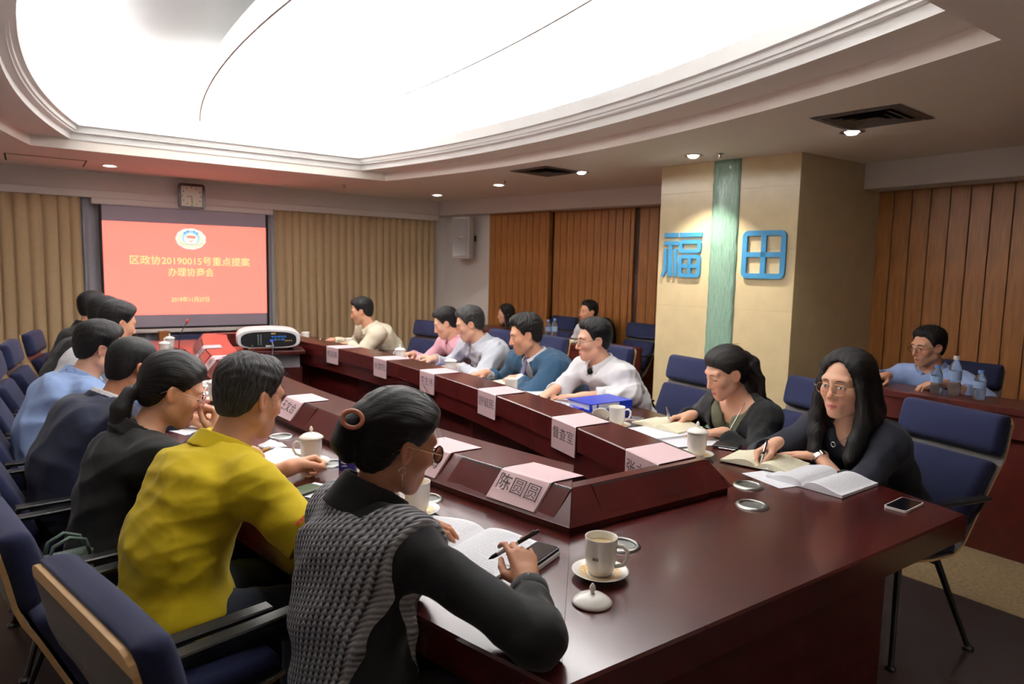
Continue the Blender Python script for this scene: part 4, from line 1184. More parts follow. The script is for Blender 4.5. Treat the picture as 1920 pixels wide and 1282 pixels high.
PENS = []
def person(label, hip, az, head, haz, hp=0.3, hr=0.0, lw=None, rw=None, lpose='rest', rpose='rest', ldir=None, rdir=None, ln=None, rn=None, lpole=None, rpole=None,
           sw=0.175, girth=1.0, fem=False, full=0.0, hs=1.0, vox=0.006, skin=None, clothes=(), hair=None, glasses=None, seed=0, eyes=0.6, legs=True, lelb=None, relb=None, trousers=None, reach=1.0, bow=0.035, hump=1.0):
    skin = skin or M_SKIN
    bf = V(math.cos(az), math.sin(az), 0); bl = V(-math.sin(az), math.cos(az), 0); up = V(0, 0, 1)
    P = V(hip[0], hip[1], 0.575); Hc = V(head)
    # head axes
    f0 = V(math.cos(haz) * math.cos(hp), math.sin(haz) * math.cos(hp), -math.sin(hp)); l0 = V(-math.sin(haz), math.cos(haz), 0)
    u0 = np.cross(f0, l0); hl = l0 * math.cos(hr) + u0 * math.sin(hr); hu = np.cross(f0, hl); hf = f0
    N = Hc - hu * 0.125 * hs - hf * 0.022 - up * 0.035 - bf * 0.030          # base of the neck
    T = nrm(N - P)
    SC_ = N - T * 0.050
    mid = P + (N - P) * 0.42 - bf * bow; chest = P + (N - P) * 0.76 - bf * bow * 0.6
    gd = girth
    Lw = V(lw) if lw is not None else P + bf * 0.35 + bl * 0.2 + up * 0.1
    Rw = V(rw) if rw is not None else P + bf * 0.35 - bl * 0.2 + up * 0.1
    def shoulder(sg, W):
        s0 = SC_ + bl * sg * sw - up * 0.012
        v = W - s0
        return s0 + bf * min(max((v @ bf) * 0.10, 0), 0.045) 
    SL_, SR = shoulder(1, Lw), shoulder(-1, Rw)
    k_ = (0.95 if fem else 1.0) * reach
    l1, l2 = 0.285 * k_, 0.255 * k_
    LE = ik(SL_, Lw, l1, l2, V(lpole) if lpole is not None else (bl * 0.8 - up * 0.7 - bf * 0.3))
    RE = ik(SR, Rw, l1, l2, V(rpole) if rpole is not None else (-bl * 0.8 - up * 0.7 - bf * 0.3))
    if lelb is not None: LE = V(lelb)
    if relb is not None: RE = V(relb)
    arms = [(SL_, LE, Lw, 1), (SR, RE, Rw, -1)]
    lo = np.minimum.reduce([P - 0.24, Hc - 0.16, Lw - 0.20, Rw - 0.20, LE - 0.1, RE - 0.1, SL_ - 0.12, SR - 0.12])
    hi = np.maximum.reduce([P + 0.24, Hc + 0.18, Lw + 0.20, Rw + 0.20, LE + 0.1, RE + 0.1, SL_ + 0.12, SR + 0.12])
    lo[2] = P[2] - 0.13
    root = thing('person', label, 'person', tuple(V(hip[0], hip[1], 0.0)))
    org = V(hip[0], hip[1], 0.0)
    def torso(G, e, k=0.05, waist_f=1.0, neck=True):
        wr_ = 1.0 if not fem else 0.94
        G.add(lambda Q: ell_d(local(Q, P, (bf, bl, up)), (0.120 * gd + e, 0.170 * gd + e, 0.115 + e)), P - 0.22, P + 0.22, 0.0)
        G.cone(P + up * 0.02, mid, 0.112 * gd + e, (0.108 * gd if not fem else 0.098 * gd) * waist_f + e, k, bl, 1.36)
        G.cone(mid, chest, (0.108 * gd if not fem else 0.098 * gd) * waist_f + e, 0.110 * gd * wr_ + e, k, bl, 1.42)
        G.cone(chest, SC_ - T * 0.02 + bf * 0.005, 0.110 * gd * wr_ + e, 0.074 * wr_ + e, k, bl, 1.6)
        G.cone(SL_, SR, 0.058 * wr_ + e, 0.058 * wr_ + e, k)
        if fem:
            for sg in (-1, 1): G.add(lambda Q, sg=sg: ell_d(local(Q, chest + bf * 0.085 + bl * sg * 0.075 - up * 0.02, (bf, bl, up)), (0.055 + e, 0.062 + e, 0.062 + e)), chest - 0.22, chest + 0.22, 0.04)
        for S_ in (SL_, SR):
            G.cone(N + up * 0.005 - bf * 0.012, S_ + up * 0.008, 0.042 * wr_ + e, 0.048 * wr_ + e, 0.04)
            G.cone(S_, S_ - up * 0.001, 0.064 * wr_ + e, 0.064 * wr_ + e, 0.03)
    def local(Q, c, ax):
        x, y, z = Q[0] - f32(c[0]), Q[1] - f32(c[1]), Q[2] - f32(c[2])
        return tuple(x * f32(a[0]) + y * f32(a[1]) + z * f32(a[2]) for a in ax)
    HA = (hf, hl, hu)
    def hloc(Q): return tuple(c / f32(hs) for c in local(Q, Hc, HA))
    def arm(G, a, e, t0=0.0, t1=2.0, k=0.03, wide=0.0, cutk=0.004, endw=0.5):
        S_, E, W, sg = a
        fr = 0.88 if fem else 1.0
        def fn(Q):
            d = cone_d(Q, S_, E, 0.053 * fr * (0.6 + 0.4 * gd) + e, 0.042 * fr + e + wide)
            if t1 < 1.0:
                p = S_ + (E - S_) * t1; d = smax(d, plane_d(Q, p, nrm(E - S_)), cutk)
            else:
                g = cone_d(Q, E, W, 0.043 * fr + e + wide, 0.0285 * fr + e + wide * endw)
                if t1 < 2.0:
                    p = E + (W - E) * (t1 - 1.0); g = smax(g, plane_d(Q, p, nrm(W - E)), cutk)
                d = smin(d, g, 0.02)
            return d
        lo_ = np.minimum.reduce([S_, E, W]) - 0.08 - e - wide; hi_ = np.maximum.reduce([S_, E, W]) + 0.08 + e + wide
        G.add(fn, lo_, hi_, k)
    # ---------- body: one continuous skin
    G = Grid(lo, hi, vox)
    torso(G, -0.010)
    for a in arms: arm(G, a, 0.0)
    neckr = 0.050 if fem else 0.058
    G.cone(N - up * 0.02, Hc - hu * 0.055 * hs - hf * 0.018, neckr + 0.006, neckr - 0.002, 0.03)
    hb = 0.165 * hs
    G.add(lambda Q: head_d(*hloc(Q), fem, full) * hs, Hc - hb, Hc + hb, 0.012)
    G.add(lambda Q: ear_d(*hloc(Q)) * hs, Hc - hb, Hc + hb, 0.005)
    grips = []
    for (S_, E, W, sg), pose, dr, nn in ((arms[0], lpose, ldir, ln), (arms[1], rpose, rdir, rn)):
        d_ = V(dr) if dr is not None else nrm(W - E) * V(1, 1, 0.4)
        n_ = V(nn) if nn is not None else V(0, 0, -1)
        pr, gp = hand_prims(W, d_, n_, -sg, pose, 0.93 if fem else 1.0)
        for c0, c1, ra, rb, kk, lt, rt in pr: G.cone(c0, c1, ra, rb, kk, lt, rt)
        grips.append(gp)
    v, F = G.mesh(); del G
    def battr(v):
        q = ((v - Hc) @ np.stack(HA, 1)) / hs
        f_, l_, u_ = q[:, 0], q[:, 1], q[:, 2]
        lip = np.clip(1.3 - np.maximum(np.abs(l_) / 0.019, np.abs(u_ + 0.0695) / (0.0088 * np.sqrt(np.clip(1 - (l_ / 0.027) ** 2, 0.02, 1)))), 0, 1) * (f_ > 0.07)
        lip = np.clip(lip * 2.2, 0, 1) * 0.85
        fl = 0.5 * np.exp(-((np.abs(l_) - 0.04) / 0.02) ** 2 - ((u_ + 0.025) / 0.02) ** 2) * (f_ > 0.03) + 0.6 * np.exp(-((f_ - 0.108) / 0.014) ** 2 - ((u_ + 0.03) / 0.012) ** 2 - (l_ / 0.015) ** 2) + 0.35 * (np.abs(l_) > 0.076) * (np.abs(u_) < 0.05)
        st = 0.6 * np.clip((-0.045 - u_) / 0.02, 0, 1) * (f_ > 0.02) * (u_ > -0.13) * 0.5 * (0.0 if fem else 1.0)
        return {'lip': lip, 'flush': np.clip(fl, 0, 1), 'stubble': st}
    to_obj('body', v, F, skin, root, org, attrs=battr)
    # ---------- face details on the skin
    def surf(l_, u_):
        fs = np.linspace(0.125, 0.03, 200).astype(f32)
        d = head_d(fs, np.full_like(fs, l_), np.full_like(fs, u_), fem, full)
        i = int(np.argmax(d < 0)); return float(fs[i])
    def hw(f_, l_, u_): return Hc + (hf * f_ + hl * l_ + hu * u_) * hs - org
    for sg in (-1, 1):
        # eye: almond of white with a dark iris
        c = (surf(sg * 0.0315, 0.004) - 0.0035, sg * 0.0315, 0.003 - 0.002 * (eyes < 0.4))
        op = 0.0058 * eyes + 0.0006
        mb = MB()
        R_ = Matrix((hf, hl, hu)).transposed()
        if eyes > 0.35:
            mb.ball((0, 0, 0), 1.0, 16, 10, (0.0058, 0.0142, op), R_)
            mb.mi = 1; mb.ball(tuple(hf * 0.0022), 1.0, 12, 8, (0.0052, 0.0056, op * 0.97), R_)
            o = mb.build('eye', [M_EYEW, M_IRIS], root, smooth='all'); o.location = hw(*c)
        mb = MB()
        pts = []
        for k in range(7):
            x = -0.0155 + 0.031 * k / 6; l_ = sg * (0.0315 + x); u_ = c[2] + (op + 0.0004) * (1 - (x / 0.0165) ** 2) - (0.004 if eyes <= 0.35 else 0)
            pts.append(hw(surf(l_, u_) + 0.0002, l_, u_))
        mb.tube(pts, 0.0014 if eyes > 0.35 else 0.0017, 6); mb.build('eyelashes', M_LASH, root, smooth='all')
        mb = MB(); rings = []
        for k in range(8):
            g = k / 7; l_ = sg * (0.014 + (0.031 if fem else 0.036) * g); u_ = 0.0245 + 0.0065 * sin(pi * min(g * 0.75 + 0.1, 1)) - 0.002 * g
            th = (0.0036 if not fem else 0.0019) * (0.55 + 0.45 * sin(pi * min(1, g * 0.9 + 0.15)))
            rings.append([hw(surf(l_, u_ + dz) + 0.0012 * q, l_, u_ + dz) for dz, q in ((-th, 0), (0, 1), (th, 0), (0, -1.5))])
        mb.loft(rings); mb.build('eyebrow', M_BROW, root, smooth='all')
    # mouth line
    mb = MB(); mb.tube([hw(surf(l_, -0.0692 + 0.4 * l_ * l_ / 0.02 * 0.1) + 0.0004, l_, -0.0692 + abs(l_) * 0.03) for l_ in np.linspace(-0.020, 0.020, 9)], 0.0010, 5)
    mb.build('mouth_line', mat('mouth_line', (96, 44, 40), 0.6), root, smooth='all')
    # ---------- clothes
    for ci, c in enumerate(clothes):
        e = c.get('e', 0.006); hvox = c.get('vox', vox * 1.25)
        G = Grid(lo - 0.04, hi + 0.04, hvox)
        torso(G, e, waist_f=c.get('waist', 1.0))
        sl = c.get('sleeve', 1.86)
        if isinstance(sl, tuple) or sl > 0:
            for i, a in enumerate(arms): arm(G, a, e + 0.003, 0, sl[i] if isinstance(sl, tuple) else sl, 0.03, c.get('wide', 0.004))
        elif sl == 0 and c.get('armhole', True):
            for a in arms:
                n_ = nrm(a[1] - a[0]); p = a[0] + bl * a[3] * c.get('hole', 0.0)
                G.cut(lambda Q, p=p, a=a: plane_d(Q, p, bl * -a[3]) + 0 * (Q[0] + Q[1] + Q[2]), lo - 0.04, hi + 0.04, 0.01)
        # hem, neck opening
        hem = c.get('hem', P[2] - 0.02)
        G.cut(lambda Q: plane_d(Q, V(0, 0, hem), up) + 0 * (Q[0] + Q[1]), lo - 0.1, V(hi[0] + 0.1, hi[1] + 0.1, hem + 0.05), 0.004)
        na = nrm(Hc - hu * 0.05 - N)
        nk = c.get('neck', 0.012)                       # height of the neckline above the neck base
        nr = c.get('nr', neckr + 0.012)
        def neckcut(Q):
            d = cone_d(Q, N + na * (nk + nr * 0.9) , N + na * 0.25, nr, nr * 1.4)
            return d
        G.cut(neckcut, N - 0.22, N + 0.30, 0.006)
        G.cut(lambda Q: np.maximum(-plane_d(Q, N + na * (nk + 0.008), na), cone_d(Q, N - bf * 0.01, N - bf * 0.01 + na * 0.25, nr + 0.024, nr + 0.03)), N - 0.17, N + 0.24, 0.010)
        if c.get('vneck'):
            depth, wd = c['vneck']                      # an open front, V-shaped
            fa = bf; 
            a0 = N + na * 0.03 + bf * 0.04; a1 = N - T * depth + bf * 0.16
            G.cut(lambda Q: smax(cone_d(Q, a0, a1, wd, 0.006, bf, 3.0), -plane_d(Q, N - bf * 0.0, bf), 0.0), np.minimum(a0, a1) - 0.22, np.maximum(a0, a1) + 0.22, 0.004)
        # the inside is hollow where it opens
        v, F = G.mesh(); del G
        mt = c['mat']
        def cattr(v):
            q = (v - P) @ np.stack((bf, bl, up), 1)
            return {'cloth': np.stack((np.arctan2(q[:, 1], q[:, 0] + 0.05) * 0.2, (v - P) @ T, q[:, 1]), 1)}
        o = to_obj(c['name'], v, F, mt, root, org, seed=seed * 7 + ci, amp=c.get('amp', 0.004), attrs=cattr)
        if c.get('label'): o['label'] = c['label']
        col = c.get('collar')
        if col is not None:
            G = Grid(N - 0.15, N + 0.17, max(0.0045, vox * 0.75))
            h0, h1, r0, r1, gap = col.get('h0', -0.016), col.get('h1', 0.048), col.get('r0', neckr + 0.026), col.get('r1', neckr + 0.010), col.get('gap', 0.028)
            th = col.get('th', 0.0045)
            ca = nrm(na + bf * -0.15)
            def cfn(Q):
                x, y, z = Q[0] - f32(N[0]), Q[1] - f32(N[1]), Q[2] - f32(N[2])
                s_ = x * f32(ca[0]) + y * f32(ca[1]) + z * f32(ca[2])
                fx = x * f32(bf[0]) + y * f32(bf[1]) + z * f32(bf[2]) - s_ * f32(ca @ bf); lx = x * f32(bl[0]) + y * f32(bl[1]) + z * f32(bl[2]) - s_ * f32(ca @ bl)
                rr = np.sqrt((fx / np.where(fx > 0, 1.22, 1.06)) ** 2 + lx ** 2)
                tt = (s_ - h0) / (h1 - h0)
                d = np.abs(rr - (r0 + (r1 - r0) * tt)) - th
                dip = 0.014 * np.clip(fx / r0, 0, 1)
                d = np.maximum(d, np.maximum(s_ - h1 + dip, h0 - s_ - dip))
                w_ = gap + np.clip(h1 - s_, 0, 0.1) * col.get('flare', 0.5)
                return np.maximum(d, np.where(fx > 0, w_ * 0.6 - np.abs(lx), -1.0))
            G.add(cfn, N - 0.14, N + 0.16, 0.0)
            v, F = G.mesh(); del G
            if len(v): to_obj('collar', v, F, col.get('mat', mt), root, org, attrs=cattr)
        if c.get('cuff'):
            for i, a in enumerate(arms):
                sk = sl[i] if isinstance(sl, tuple) else sl
                if sk <= 1: continue
                E, W = a[1], a[2]; n_ = nrm(W - E); t_ = (sk - 1.0)
                p = E + (W - E) * t_; r_ = lerp(0.043, 0.0285, t_) * (0.88 if fem else 1) + e + c.get('wide', 0.004) * 0.5 + 0.003
                R_ = Vector(n_).to_track_quat('Z', 'Y').to_matrix().to_4x4(); R_.translation = p - org
                L_ = c['cuff'] if not isinstance(c['cuff'], bool) else 0.045
                mb = MB(); mb.lathe([(r_ - 0.001, -L_), (r_ + 0.003, -L_ + 0.003), (r_ + 0.003, 0.006), (r_ - 0.001, 0.010), (r_ - 0.006, 0.006)], n=20, cap0=False, cap1=False)
                mb.build('cuff', c.get('cuffmat', mt), root, smooth='all').matrix_local = R_
    # ---------- trousers or skirt, shoes
    if legs:
        G = Grid(V(P[0] - 0.75, P[1] - 0.75, 0.05), V(P[0] + 0.75, P[1] + 0.75, P[2] + 0.10), 0.013)
        G.add(lambda Q: ell_d(local(Q, P - up * 0.01, (bf, bl, up)), (0.135 * gd, 0.185 * gd, 0.115)), P - 0.22, P + 0.22)
        for sg in (-1, 1):
            hp_ = P + bl * sg * 0.095 - up * 0.03; kn = P + bf * 0.40 + bl * sg * 0.12 - up * 0.055; an = kn + bf * -0.02 - up * (kn[2] - 0.08)
            G.cone(hp_, kn, 0.090 * gd, 0.066, 0.03); G.cone(kn, an, 0.064, 0.050, 0.02)
            mb = MB()
            ft = an - org; tip = ft + bf * 0.15
            rings = []
            for k, (s_, hw_, z1) in enumerate(((-0.07, 0.028, 0.05), (-0.05, 0.036, 0.085), (0.03, 0.040, 0.085), (0.10, 0.046, 0.055), (0.16, 0.040, 0.04), (0.19, 0.020, 0.025))):
                b_ = ft + bf * s_
                rings.append([tuple(b_ + bl * x_ + V(0, 0, z_ - ft[2])) for x_, z_ in ((-hw_, 0.0), (hw_, 0.0), (hw_, z1 * 0.6), (hw_ * 0.5, z1), (-hw_ * 0.5, z1), (-hw_, z1 * 0.6))])
            mb.loft(rings).build('shoe', M_BLACK, root, smooth=True)
        v, F = G.mesh(); del G
        to_obj('trousers', v, F, trousers or mat('dark_trousers', (26, 28, 40), 0.85), root, org, seed=seed + 3, amp=0.004)
    # ---------- hair
    if hair: make_hair(hair, root, org, Hc, HA, hs, vox, fem, full, seed, N, bf, bl)
    if glasses: make_glasses(glasses, root, hw, surf)
    return dict(root=root, org=org, Hc=Hc, HA=HA, N=N, bf=bf, bl=bl, P=P, T=T, grips=grips, arms=arms, hw=hw, surf=surf, hs=hs, chest=chest, na=nrm(Hc - hu * 0.05 - N), SL=SL_, SR=SR)

def make_hair(hr, root, org, Hc, HA, hs, vox, fem, full, seed, N, bf, bl):
    style = hr['style']; m = hr.get('mat', M_HAIR); t = hr.get('t', 0.014)
    hx = hr.get('vox', max(0.0042, vox * 0.85))
    hf, hl, hu = HA
    def W(f_, l_, u_): return Hc + (hf * f_ + hl * l_ + hu * u_) * hs
    pts = [W(*q) for q in hr.get('chain_pts', [])]
    lo = np.minimum.reduce([Hc - 0.19] + [p - 0.09 for p in pts]); hi = np.maximum.reduce([Hc + 0.19] + [p + 0.09 for p in pts])
    G = Grid(lo, hi, hx)
    line = hr.get('line', 'short')
    FX = {'short': ([-0.13, -0.09, -0.06, -0.035, -0.018, 0.0, 0.020, 0.031, 0.045, 0.06, 0.08, 0.12], [-0.070, -0.070, -0.064, -0.040, 0.020, 0.022, 0.002, 0.026, 0.060, 0.076, 0.090, 0.098]),
          'back': ([-0.13, -0.09, -0.06, -0.035, -0.018, 0.0, 0.022, 0.034, 0.05, 0.07, 0.09, 0.12], [-0.085, -0.085, -0.080, -0.050, 0.018, 0.022, 0.012, 0.025, 0.050, 0.066, 0.078, 0.088]),
          'fringe': ([-0.13, -0.09, -0.06, -0.035, -0.018, 0.0, 0.022, 0.034, 0.05, 0.07, 0.09, 0.12], [-0.082, -0.082, -0.075, -0.045, 0.020, 0.022, -0.005, 0.008, 0.042, 0.052, 0.056, 0.06]),
          'long': ([-0.13, -0.05, 0.0, 0.03, 0.05, 0.07, 0.09, 0.12], [-0.16, -0.16, -0.12, -0.10, -0.02, 0.062, 0.078, 0.088])}[line]
    gx, gy = np.array(FX[0], f32), np.array(FX[1], f32)
    fr = hr.get('front', 0.0)
    def shell(Q):
        x, y, z = Q[0] - f32(Hc[0]), Q[1] - f32(Hc[1]), Q[2] - f32(Hc[2])
        f_, l_, u_ = [(x * f32(a[0]) + y * f32(a[1]) + z * f32(a[2])) / f32(hs) for a in HA]
        tt = t + hr.get('top', 0.006) * np.clip(u_ / 0.1, 0, 1) + hr.get('lift', 0.0) * np.clip(f_ / 0.08, 0, 1) * np.clip(u_ / 0.08, 0, 1) - hr.get('fade', 0.008) * np.clip((-u_ + 0.01) / 0.07, 0, 1)
        d = ell_d((f_ + 0.014, l_, u_ - 0.034), (0.097, 0.0765, 0.086))
        d = smin(d, ell_d((f_ + 0.045, l_, u_ + 0.02), (0.055, 0.060, 0.070)), 0.03)
        hl_ = np.interp(f_.ravel(), gx, gy).reshape(f_.shape).astype(f32) + f32(fr) * (f_ > 0.03)
        c = (hl_ - u_) * 0.62
        if line == 'long':       # hair parted over the forehead leaves an oval face opening
            ov = 0.062 * (1 - np.sqrt((l_ / hr.get('ovw', 0.064)) ** 2 + ((u_ + 0.03) / hr.get('oval', 0.118)) ** 2))
            c = np.maximum(c, np.minimum(ov, (f_ - 0.0) * 1.2))
        elif line == 'short':    # corners of the forehead recede a little
            c = c + 0.010 * np.clip(1 - np.abs(np.abs(l_) - 0.045) / 0.02, 0, 1) * np.clip((f_ - 0.03) / 0.03, 0, 1)
        w_ = np.sqrt(np.clip(-c / 0.030, 0, 1))
        side = 1 - hr.get('side', 0.35) * np.clip(np.abs(l_) / 0.07, 0, 1) * np.clip((0.07 - u_) / 0.05, 0, 1)
        d = d - np.maximum(tt * side, 0.004) * (0.22 + 0.78 * w_)
        d = smax(d, c, 0.006)
        # ridges following the strands
        ang = np.arctan2(l_, f_ + 0.05)
        if style in ('short', 'crew'):
            d = d + f32(hr.get('ridge', 0.0022)) * np.sin(ang * 17 + 4 * np.sin(u_ * 60 + 3 * f_ * 20)) * np.clip((u_ + 0.02) / 0.06, 0.2, 1)
        else:
            d = d + f32(hr.get('ridge', 0.0012)) * np.sin(np.arctan2(l_, u_ - 0.0) * 26 + 2 * np.sin(f_ * 40))
        return d * hs
    G.add(shell, Hc - 0.17, Hc + 0.17)
    if hr.get('part') is not None:       # a parting: a thin groove from the forehead to the crown
        a, b = W(0.075, hr['part'], 0.105), W(-0.03, hr['part'] * 0.8, 0.135)
        G.cut(lambda Q: cone_d(Q, a, b, 0.004, 0.003), np.minimum(a, b) - 0.02, np.maximum(a, b) + 0.02, 0.006)
    for ch in hr.get('chains', []):      # locks, tails and buns: (points, radii, k, lateral ratio)
        pp = [W(*q) for q in ch[0]]; rr = ch[1]; k = ch[2]
        lat = None; ratio = 1.0
        if len(ch) > 3: lat = hl if ch[3] == 'l' else hf; ratio = ch[4]
        for i in range(len(pp) - 1): G.cone(pp[i], pp[i + 1], rr[i] * hs, rr[i + 1] * hs, k, lat, ratio)
    if hr.get('bald'):                   # thin patch
        c = W(*hr['bald'][0]); r = hr['bald'][1]
        G.cut(lambda Q: cone_d(Q, c, c + hl * 0.001, r, r), c - r, c + r, 0.012)
    v, F = G.mesh(); del G
    ax = hr.get('axis', None)
    def sattr(v):
        q = ((v - Hc) @ np.stack(HA, 1)) / hs
        if ax == 'back':     # strands converge on the back of the head
            c = np.array(hr['conv']); dq = q - c
            dirn = nrm(np.array((0.09, 0, 0.0)) - c); along = dq @ dirn
            pr = dq - along[:, None] * dirn
            a1 = np.cross(dirn, np.array((0, 1.0, 0))); a1 = nrm(a1)
            ang = np.arctan2(pr[:, 1], pr @ a1)
            s_ = np.stack((ang * 22, along * 14, np.zeros(len(v))), 1)
            low = q[:, 2] < -0.10
            s_[low] = np.stack((q[low, 1] * 420, q[low, 2] * 14, q[low, 0] * 420), 1)
            return {'strand': s_}
        if ax == 'down':     # parted hair hanging down
            a = np.arctan2(q[:, 1], q[:, 0] + 0.02)
            return {'strand': np.stack((a * 24, q[:, 2] * 10, np.zeros(len(v))), 1)}
        ang = np.arctan2(q[:, 1], q[:, 0] + 0.05)
        return {'strand': np.stack((ang * 26, q[:, 2] * 40, q[:, 0] * 30), 1)}
    o = to_obj('hair', v, F, m, root, org, seed=seed, amp=hr.get('amp', 0.0), attrs=sattr)
    # loose strands lying on the hair, for heads close to the camera
    ns = hr.get('strands', 0)
    if ns and o:
        rg = np.random.default_rng(seed + 11)
        me = o.data; nv = len(me.vertices); co = np.empty(nv * 3, f32); me.vertices.foreach_get('co', co); co = co.reshape(-1, 3)
        no = np.empty(nv * 3, f32); me.vertices.foreach_get('normal', no); no = no.reshape(-1, 3)
        q = ((co + org - Hc) @ np.stack(HA, 1)) / hs
        mb = MB()
        cand = np.where((q[:, 2] > -0.02) & (q[:, 0] > -0.10) & (q[:, 0] < 0.062))[0]
        for i in rg.choice(cand, min(ns, len(cand)), replace=False):
            p = co[i] + no[i] * 0.001; n_ = no[i]
            if ax == 'back': tgt = Hc + (hf * hr['conv'][0] + hl * hr['conv'][1] + hu * hr['conv'][2]) * hs - org; d = nrm(tgt - p)
            elif ax == 'down': d = -hu
            else: d = nrm((p - (W(-0.05, 0, 0.10) - org)))
            d = nrm(d - n_ * (d @ n_) + rg.normal(size=3) * 0.16)
            L = rg.uniform(0.02, 0.06); path = []
            lift = rg.uniform(0.0005, hr.get('fly', 0.004))
            for k in range(5):
                s_ = k / 4
                path.append(p + d * L * s_ + n_ * (lift * sin(pi * s_ * 0.8) - 0.5 * L * L * s_ * s_ / 0.2))
            mb.tube(path, 0.00035, 3)
        mb.build('loose_strands', mat('strand_' + m.name, (46, 42, 40) if m is M_HAIRG else (20, 16, 15), 0.6), root)['kind'] = 'stuff'
    return o

def make_glasses(g, root, hw, surf):
    rim = g.get('rim', 0.0011); m = g.get('mat', M_STEEL)
    rw_, rh = g.get('size', (0.0235, 0.0175))
    gl = thing_part('glasses', root)
    fx = max(surf(0.0315, 0.0), surf(0.01, 0.012)) + 0.016
    for sg in (-1, 1):
        pts = []
        for k in range(24):
            a = 2 * pi * k / 24
            e_ = g.get('sq', 0.75)
            cx_ = (abs(cos(a)) ** e_) * (1 if cos(a) >= 0 else -1); sy_ = (abs(sin(a)) ** e_) * (1 if sin(a) >= 0 else -1)
            l_ = sg * (0.0325 + rw_ * cx_ * sg)
            pts.append(hw(fx - 0.10 * abs(abs(l_) - 0.02) - 0.000, l_, -0.001 + rh * sy_))
        mb = MB(); mb.tube(pts, rim, 6, closed=True); mb.build('lens_rim', m, gl, smooth='all')
        mb = MB(); vs = [mb.bm.verts.new(p) for p in pts]; mb.bm.faces.new(vs); 
        mb.build('lens', g.get('glass', M_LENS), gl)
        mb = MB(); mb.tube([hw(fx - 0.004, sg * (0.0325 + rw_), 0.004), hw(fx - 0.012, sg * (0.036 + rw_ + 0.014), 0.006), hw(0.02, sg * 0.0805, 0.010), hw(-0.020, sg * 0.083, 0.012), hw(-0.045, sg * 0.078, -0.012)], g.get('temple', 0.0012), 6)
        mb.build('temple', g.get('tmat', m), gl, smooth='all')
    mb = MB(); mb.tube([hw(fx, -0.010, 0.004), hw(fx + 0.003, 0, 0.007), hw(fx, 0.010, 0.004)], rim, 6); mb.build('bridge', m, gl, smooth='all')
def thing_part(name, parent):
    o = bpy.data.objects.new(name, None); COL.objects.link(o); o.parent = parent; o.empty_display_size = 0.02
    return o
def lens_mat():
    m = bpy.data.materials.new('spectacle_lens'); m.use_nodes = True
    nt = m.node_tree; b = nt.nodes['Principled BSDF']; out = nt.nodes['Material Output']
    tr = nt.nodes.new('ShaderNodeBsdfTransparent'); gl = nt.nodes.new('ShaderNodeBsdfGlossy'); gl.inputs['Roughness'].default_value = 0.03
    mx = nt.nodes.new('ShaderNodeMixShader'); fr = nt.nodes.new('ShaderNodeFresnel'); fr.inputs['IOR'].default_value = 1.35
    nt.links.new(fr.outputs[0], mx.inputs[0]); nt.links.new(tr.outputs[0], mx.inputs[1]); nt.links.new(gl.outputs[0], mx.inputs[2]); nt.links.new(mx.outputs[0], out.inputs[0])
    return m
M_LENS = lens_mat()
def pen(label, grip, tip_dir, m=M_DARKP, m2=M_WHITEP, L=0.145, tipat=0.035):
    """a ball pen through a grip point; tip_dir points to the writing end."""
    d = Vector(nrm(V(tip_dir))); g = Vector(grip)
    t = thing('pen', label, 'pen', tuple(g))
    R_ = d.to_track_quat('Z', 'Y').to_matrix()
    def part(name, prof, mm):
        o = MB().lathe(prof, n=12).build(name, mm, t, smooth=True); o.matrix_local = R_.to_4x4()
    part('barrel', [(0.0052, -(L - tipat) * 0.45), (0.0056, tipat - 0.03), (0.0055, tipat - 0.026)], m2)
    part('upper_barrel', [(0.0040, -(L - tipat)), (0.0050, -(L - tipat) + 0.006), (0.0054, -(L - tipat) * 0.45 - 0.0005)], m)
    part('grip', [(0.0056, tipat - 0.026), (0.0050, tipat - 0.012), (0.0022, tipat - 0.003), (0.0008, tipat)], m)
    o = MB().box((0, 0.0066, -(L - tipat) * 0.72), (0.004, 0.002, 0.04)).build('clip', M_CHROME, t); o.matrix_local = R_.to_4x4()
    return t
